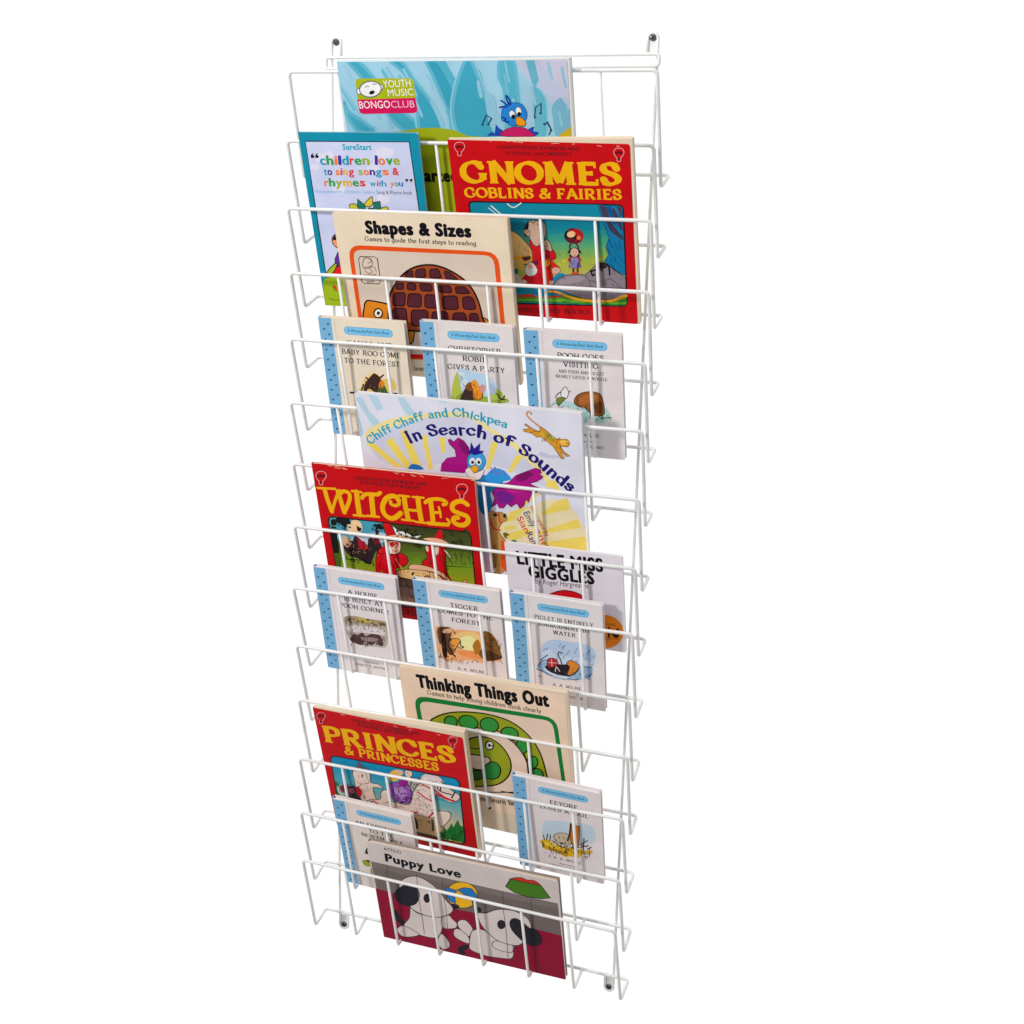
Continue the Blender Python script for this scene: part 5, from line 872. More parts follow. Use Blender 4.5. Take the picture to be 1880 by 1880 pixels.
ART[6] = '''P|6a9fc4|l|0.10 0.10 17.0 0.10 17.0 153.3 0.10 153.3
S|b8cede|0.50|l|17.3 0.3 17.3 153.2
P|26302f|l|11.1 146.4 12.4 144.2 14.2 144.5 13.5 146.0
P|26302f|l|13.1 146.4 14.4 145.5 15.0 147.0
P|26302f|l|3.4 139.8 4.7 137.6 6.5 137.9 5.8 139.4
P|26302f|l|5.4 139.8 6.7 138.9 7.3 140.4
P|26302f|l|11.0 133.2 12.3 131.0 14.1 131.3 13.4 132.8
P|26302f|l|13.0 133.2 14.3 132.3 14.9 133.8
P|26302f|l|3.1 126.6 4.4 124.4 6.2 124.7 5.5 126.2
P|26302f|l|5.1 126.6 6.4 125.7 7.0 127.2
P|26302f|l|10.1 120.0 11.4 117.8 13.2 118.1 12.5 119.6
P|26302f|l|12.1 120.0 13.4 119.1 14.0 120.6
P|26302f|l|3.7 113.4 5.0 111.2 6.8 111.5 6.1 113.0
P|26302f|l|5.7 113.4 7.0 112.5 7.6 114.0
P|26302f|l|10.6 106.8 11.9 104.6 13.7 104.9 13.0 106.4
P|26302f|l|12.6 106.8 13.9 105.9 14.5 107.4
P|26302f|l|3.5 100.2 4.8 98.0 6.6 98.3 5.9 99.8
P|26302f|l|5.5 100.2 6.8 99.3 7.4 100.8
P|26302f|l|10.4 93.6 11.7 91.4 13.5 91.7 12.8 93.2
P|26302f|l|12.4 93.6 13.7 92.7 14.3 94.2
P|26302f|l|3.7 87.0 5.0 84.8 6.8 85.1 6.1 86.6
P|26302f|l|5.7 87.0 7.0 86.1 7.6 87.6
P|26302f|l|10.5 80.4 11.8 78.2 13.6 78.5 12.9 80.0
P|26302f|l|12.5 80.4 13.8 79.5 14.4 81.0
P|26302f|l|3.9 73.8 5.2 71.6 7.0 71.9 6.3 73.4
P|26302f|l|5.9 73.8 7.2 72.9 7.8 74.4
P|26302f|l|10.6 67.2 11.9 65.0 13.7 65.3 13.0 66.8
P|26302f|l|12.6 67.2 13.9 66.3 14.5 67.8
P|26302f|l|3.7 60.6 5.0 58.4 6.8 58.7 6.1 60.2
P|26302f|l|5.7 60.6 7.0 59.7 7.6 61.2
P|26302f|l|10.8 54.0 12.1 51.8 13.9 52.1 13.2 53.6
P|26302f|l|12.8 54.0 14.1 53.1 14.7 54.6
P|26302f|l|4.2 47.4 5.5 45.2 7.3 45.5 6.6 47.0
P|26302f|l|6.2 47.4 7.5 46.5 8.1 48.0
P|26302f|l|11.0 40.8 12.3 38.6 14.1 38.9 13.4 40.4
P|26302f|l|13.0 40.8 14.3 39.9 14.9 41.4
P|26302f|l|3.5 34.2 4.8 32.0 6.6 32.3 5.9 33.8
P|26302f|l|5.5 34.2 6.8 33.3 7.4 34.8
P|26302f|l|11.1 27.6 12.4 25.4 14.2 25.7 13.5 27.2
P|26302f|l|13.1 27.6 14.4 26.7 15.0 28.2
P|26302f|l|4.0 21.0 5.3 18.8 7.1 19.1 6.4 20.6
P|26302f|l|6.0 21.0 7.3 20.1 7.9 21.6
P|26302f|l|10.1 14.4 11.4 12.2 13.2 12.5 12.5 14.0
P|26302f|l|12.1 14.4 13.4 13.5 14.0 15.0
P|26302f|l|3.9 7.8 5.2 5.6 7.0 5.9 6.3 7.4
P|26302f|l|5.9 7.8 7.2 6.9 7.8 8.4
P|6cb0d6|l|92.7 143.9 94.6 143.5 96.2 142.4 97.2 140.8 97.6 139.0 97.2 137.1 96.2 135.5 94.6 134.4 92.7 134.1 38.5 134.1 36.6 134.4 35.0 135.5 34.0 137.1 33.6 139.0 34.0 140.8 35.0 142.4 36.6 143.5 38.5 143.9
S|3c7aa4|0.45|L|92.7 143.9 94.6 143.5 96.2 142.4 97.2 140.8 97.6 139.0 97.2 137.1 96.2 135.5 94.6 134.4 92.7 134.1 38.5 134.1 36.6 134.4 35.0 135.5 34.0 137.1 33.6 139.0 34.0 140.8 35.0 142.4 36.6 143.5 38.5 143.9
T|1c3450|italic|A Winnie-the-Pooh Story Book|38.09 137.27 93.13 137.27 4.0 0.02
T|26222a|roman|CHRISTOPHER|32.61 118.97 98.61 118.97 6.60 0
T|26222a|roman|ROBIN|49.61 107.47 81.61 107.47 6.60 0
T|26222a|roman|GIVES A PARTY|29.61 95.97 101.61 95.97 6.60 0
T|4a4446|roman|A. A. MILNE|47.11 25.47 84.11 25.47 4.30 0
T|4a4446|roman|Illustrated by|55.11 17.97 76.11 17.97 2.60 0
T|4a4446|roman|ERNEST H. SHEPARD|41.61 10.97 89.61 10.97 3.80 0
S|8c8488|0.30|l|21.5 1.0 21.5 152.5
P|a9c4dc|c|42.9 94.0 47.6 97.1 64.0 94.2 82.9 88.8 89.1 61.2 33.5 52.0
P|bcd0e0|c|51.1 91.8 41.5 91.0 54.6 80.9 39.7 71.1 40.9 71.2
P|a8b048|c|30.9 61.8 34.5 77.8 41.5 93.1 43.1 79.9 45.3 57.3 30.3 56.0
P|8aa238|c|33.9 56.3 49.1 69.1 44.6 63.0 61.8 67.3 79.5 63.2 99.0 64.9 98.5 57.8 33.5 52.0
P|a4b84a|c|81.5 70.4 87.3 75.2 95.3 71.6 97.5 63.3 80.7 60.5
P|9cb0c8|c|79.7 82.9 86.2 77.9 88.3 69.6 80.0 68.9
P|3a2a28|c|42.7 60.0 49.4 71.9 58.3 78.3 63.0 67.4 60.9 58.7 42.5 57.1
P|8a4a20|c|49.5 73.4 55.7 81.0 59.7 78.5 57.6 69.8
P|d8801a|c|58.5 78.4 63.1 83.0 67.4 76.3 72.0 73.9 69.6 60.9 59.8 60.0 59.2 69.9
S|6a3a10|0.84|C|58.5 78.4 63.1 83.0 67.4 76.3 72.0 73.9 69.6 60.9 59.8 60.0 59.2 69.9
P|e0902a|c|58.5 81.2 64.4 84.5 67.6 73.5 60.4 70.0
S|1a1a14|1.67|c|90.3 68.4 93.3 63.0 98.8 62.0
S|1a1a14|1.39|c|94.6 61.7 98.4 66.2
P|c88a80|c|68.0 74.9 71.8 79.5 75.1 76.9 73.8 69.8 68.9 69.4
H|3c4a20|0.57|37.6 60.0 37.8 58.4 38.4 57.6 60.2 62.6 60.8 60.4 61.9 59.2 43.7 65.3 43.4 64.1 43.3 62.6 35.8 57.8 35.1 54.6 35.0 53.0 51.1 60.7 51.6 59.1 52.8 56.8 33.1 60.2 33.9 57.8 33.4 56.5 70.2 63.6 71.1 62.6 71.1 61.4 68.2 62.2 68.7 61.1 68.2 59.4 49.2 57.7 49.1 56.2 48.9 54.4 62.8 64.0 62.9 62.0 62.7 60.0 41.6 63.9 41.6 62.7 41.3 61.0 38.9 61.9 39.3 60.9 39.5 59.4
H|4a3a28|0.70|60.7 79.3 60.7 77.8 61.0 76.6 51.5 72.5 52.7 70.9 52.5 69.1 52.7 78.5 54.4 76.1 54.6 74.9 56.8 76.8 57.0 75.4 57.2 74.7 48.4 67.2 48.5 66.4 48.4 64.9 47.7 78.2 48.7 76.4 49.1 75.8 59.7 73.8 60.1 73.3 60.2 72.0 60.6 67.0 60.9 64.6 60.8 63.3 61.7 79.6 61.7 78.6 62.6 76.8 63.4 76.2 63.1 75.2 63.4 74.0 49.8 72.1 49.9 70.2 51.0 69.3 48.2 62.2 48.4 61.2 48.2 60.3
H|3c4a20|0.56|98.7 67.3 98.9 66.3 99.2 65.4 63.6 67.5 64.7 65.8 64.8 64.5 98.9 68.0 99.3 66.5 98.9 65.4 78.3 67.7 78.2 66.7 78.5 65.6 70.8 66.2 71.0 65.4 70.6 64.2 88.4 70.1 88.9 69.0 88.5 67.2 78.8 65.5 79.3 64.7 79.4 63.5 92.7 67.6 93.9 66.5 94.2 64.0 94.1 70.9 94.8 69.8 94.8 68.9 71.4 67.4 70.9 66.2 70.5 63.8'''
ART[7] = '''P|6a9fc4|l|0.10 0.10 17.0 0.10 17.0 153.8 0.10 153.8
S|b8cede|0.50|l|17.3 0.3 17.3 153.7
P|26302f|l|10.1 146.9 11.4 144.7 13.2 145.0 12.5 146.5
P|26302f|l|12.1 146.9 13.4 146.0 14.0 147.5
P|26302f|l|3.9 140.3 5.2 138.1 7.0 138.4 6.3 139.9
P|26302f|l|5.9 140.3 7.2 139.4 7.8 140.9
P|26302f|l|10.5 133.7 11.8 131.5 13.6 131.8 12.9 133.3
P|26302f|l|12.5 133.7 13.8 132.8 14.4 134.3
P|26302f|l|3.9 127.1 5.2 124.9 7.0 125.2 6.3 126.7
P|26302f|l|5.9 127.1 7.2 126.2 7.8 127.7
P|26302f|l|11.2 120.5 12.5 118.3 14.3 118.6 13.6 120.1
P|26302f|l|13.2 120.5 14.5 119.6 15.1 121.1
P|26302f|l|3.6 113.9 4.9 111.7 6.7 112.0 6.0 113.5
P|26302f|l|5.6 113.9 6.9 113.0 7.5 114.5
P|26302f|l|10.6 107.3 11.9 105.1 13.7 105.4 13.0 106.9
P|26302f|l|12.6 107.3 13.9 106.4 14.5 107.9
P|26302f|l|3.1 100.7 4.4 98.5 6.2 98.8 5.5 100.3
P|26302f|l|5.1 100.7 6.4 99.8 7.0 101.3
P|26302f|l|10.3 94.1 11.6 91.9 13.4 92.2 12.7 93.7
P|26302f|l|12.3 94.1 13.6 93.2 14.2 94.7
P|26302f|l|3.6 87.5 4.9 85.3 6.7 85.6 6.0 87.1
P|26302f|l|5.6 87.5 6.9 86.6 7.5 88.1
P|26302f|l|10.8 80.9 12.1 78.7 13.9 79.0 13.2 80.5
P|26302f|l|12.8 80.9 14.1 80.0 14.7 81.5
P|26302f|l|4.0 74.3 5.3 72.1 7.1 72.4 6.4 73.9
P|26302f|l|6.0 74.3 7.3 73.4 7.9 74.9
P|26302f|l|10.5 67.7 11.8 65.5 13.6 65.8 12.9 67.3
P|26302f|l|12.5 67.7 13.8 66.8 14.4 68.3
P|26302f|l|3.1 61.1 4.4 58.9 6.2 59.2 5.5 60.7
P|26302f|l|5.1 61.1 6.4 60.2 7.0 61.7
P|26302f|l|10.3 54.5 11.6 52.3 13.4 52.6 12.7 54.1
P|26302f|l|12.3 54.5 13.6 53.6 14.2 55.1
P|26302f|l|4.1 47.9 5.4 45.7 7.2 46.0 6.5 47.5
P|26302f|l|6.1 47.9 7.4 47.0 8.0 48.5
P|26302f|l|10.3 41.3 11.6 39.1 13.4 39.4 12.7 40.9
P|26302f|l|12.3 41.3 13.6 40.4 14.2 41.9
P|26302f|l|3.5 34.7 4.8 32.5 6.6 32.8 5.9 34.3
P|26302f|l|5.5 34.7 6.8 33.8 7.4 35.3
P|26302f|l|11.1 28.1 12.4 25.9 14.2 26.2 13.5 27.7
P|26302f|l|13.1 28.1 14.4 27.2 15.0 28.7
P|26302f|l|3.0 21.5 4.3 19.3 6.1 19.6 5.4 21.1
P|26302f|l|5.0 21.5 6.3 20.6 6.9 22.1
P|26302f|l|10.7 14.9 12.0 12.7 13.8 13.0 13.1 14.5
P|26302f|l|12.7 14.9 14.0 14.0 14.6 15.5
P|26302f|l|4.1 8.3 5.4 6.1 7.2 6.4 6.5 7.9
P|26302f|l|6.1 8.3 7.4 7.4 8.0 8.9
P|6cb0d6|l|92.6 144.4 94.5 144.0 96.1 142.9 97.2 141.3 97.5 139.5 97.2 137.6 96.1 136.0 94.5 134.9 92.6 134.6 38.4 134.6 36.6 134.9 35.0 136.0 33.9 137.6 33.5 139.5 33.9 141.3 35.0 142.9 36.6 144.0 38.4 144.4
S|3c7aa4|0.45|L|92.6 144.4 94.5 144.0 96.1 142.9 97.2 141.3 97.5 139.5 97.2 137.6 96.1 136.0 94.5 134.9 92.6 134.6 38.4 134.6 36.6 134.9 35.0 136.0 33.9 137.6 33.5 139.5 33.9 141.3 35.0 142.9 36.6 144.0 38.4 144.4
T|1c3450|italic|A Winnie-the-Pooh Story Book|38.02 137.75 93.06 137.75 4.0 0.02
T|26222a|roman|POOH GOES|38.04 122.45 93.04 122.45 6.60 0
T|26222a|roman|VISITING|44.54 112.15 86.54 112.15 6.60 0
T|26222a|roman|AND POOH AND PIGLET|38.54 104.45 92.54 104.45 3.90 0
T|26222a|roman|NEARLY CATCH A WOOZLE|35.04 97.95 96.04 97.95 3.90 0
T|4a4446|roman|A. A. MILNE|47.04 25.95 84.04 25.95 4.30 0
T|4a4446|roman|Illustrated by|55.04 18.45 76.04 18.45 2.60 0
T|4a4446|roman|ERNEST H. SHEPARD|41.54 11.45 89.54 11.45 3.80 0
S|8c8488|0.30|l|21.5 1.0 21.5 153.0
P|a8c4c4|c|27.0 59.7 30.1 66.9 39.6 70.5 60.7 66.8 84.4 67.4 94.8 64.2 95.6 49.9 83.5 44.7 65.6 57.0 28.5 63.6
P|9cc0b4|c|84.1 58.6 94.7 62.3 98.3 53.0 90.2 46.7 79.6 45.7
P|88b0a8|c|65.6 57.0 72.1 56.2 70.3 44.9 65.0 44.4
P|8a5428|c|55.5 68.7 59.2 77.2 68.0 82.1 78.6 83.6 87.6 81.0 90.5 71.6 91.3 57.9 85.2 53.9 76.1 55.2 68.5 62.8 60.6 63.5
S|3a2010|0.95|C|55.5 68.7 59.2 77.2 68.0 82.1 78.6 83.6 87.6 81.0 90.5 71.6 91.3 57.9 85.2 53.9 76.1 55.2 68.5 62.8 60.6 63.5
P|a4602c|c|61.0 71.9 69.2 78.8 79.8 81.0 84.8 76.6 74.1 70.2 63.4 66.6
P|5e3818|c|79.2 67.9 88.5 71.4 88.7 57.7 81.4 57.0
P|d8d4d4|c|40.2 79.8 45.9 87.2 49.5 80.6 46.4 72.7 41.2 73.7
S|302c2c|0.81|C|40.2 79.8 45.9 87.2 49.5 80.6 46.4 72.7 41.2 73.7
P|6a7a2a|c|34.3 71.0 41.2 73.7 45.1 72.6 40.8 67.4 36.6 63.6
S|302c2c|0.82|C|34.3 71.0 41.2 73.7 45.1 72.6 40.8 67.4 36.6 63.6
S|2c3830|1.09|c|33.1 72.3 36.0 77.4 40.2 80.5
S|2c3830|1.08|c|49.5 80.6 51.6 82.1
S|2c3830|1.09|c|34.0 65.4 37.9 63.0
S|2c3830|1.08|c|86.4 51.2 99.6 53.1
S|2c3830|1.09|c|73.2 49.3 74.8 57.8
H|3a2410|0.67|80.5 66.4 81.4 64.1 83.0 63.4 58.1 68.8 58.5 67.7 58.7 65.5 69.5 63.0 69.4 61.2 70.2 60.2 68.7 65.6 69.2 64.8 70.7 63.8 64.3 57.1 64.7 55.9 65.8 54.8 58.8 72.2 60.4 69.8 61.6 68.7 59.9 75.4 59.8 72.3 61.5 71.0 58.3 61.8 58.9 61.3 60.2 60.1 60.0 67.2 61.0 66.5 63.1 64.6 70.2 74.7 70.1 73.5 70.6 72.8 60.9 59.5 61.0 58.1 62.3 56.7 85.7 73.2 87.2 71.5 87.9 69.7 63.7 64.2 64.5 63.0 65.0 61.2 77.0 78.1 78.4 76.7 79.0 75.2
H|3c5048|0.55|36.0 57.6 37.6 56.9 38.8 56.8 72.2 59.8 73.2 60.0 74.7 59.1 35.3 63.4 36.3 62.6 38.1 62.8 47.0 62.8 48.3 62.8 49.0 61.8 86.2 56.4 88.5 56.7 90.7 55.8 64.9 61.3 67.4 61.1 69.4 62.5 78.9 60.5 80.7 60.9 82.3 60.6 40.4 62.5 41.9 62.2 43.5 63.0 38.4 61.4 39.4 61.0 41.2 61.0 35.5 61.1 36.7 61.0 37.7 61.1 73.4 61.6 74.6 60.9 75.2 60.7 45.4 57.4 47.4 57.0 48.5 57.2 80.7 55.3 82.0 55.1 83.4 55.1 69.6 59.0 71.7 58.9 72.8 57.4
H|2c3830|0.67|81.4 50.7 81.4 49.6 80.8 48.1 96.1 54.4 94.5 55.1 93.6 55.0 88.8 52.2 87.1 51.7 85.7 51.1 84.5 53.6 84.8 53.2 85.6 52.3 90.5 52.8 89.1 53.7 88.0 54.3 88.1 52.5 88.4 50.8 90.2 49.6 83.8 51.6 83.2 49.4 83.3 47.8 97.4 52.0 97.6 50.6 98.6 49.8'''
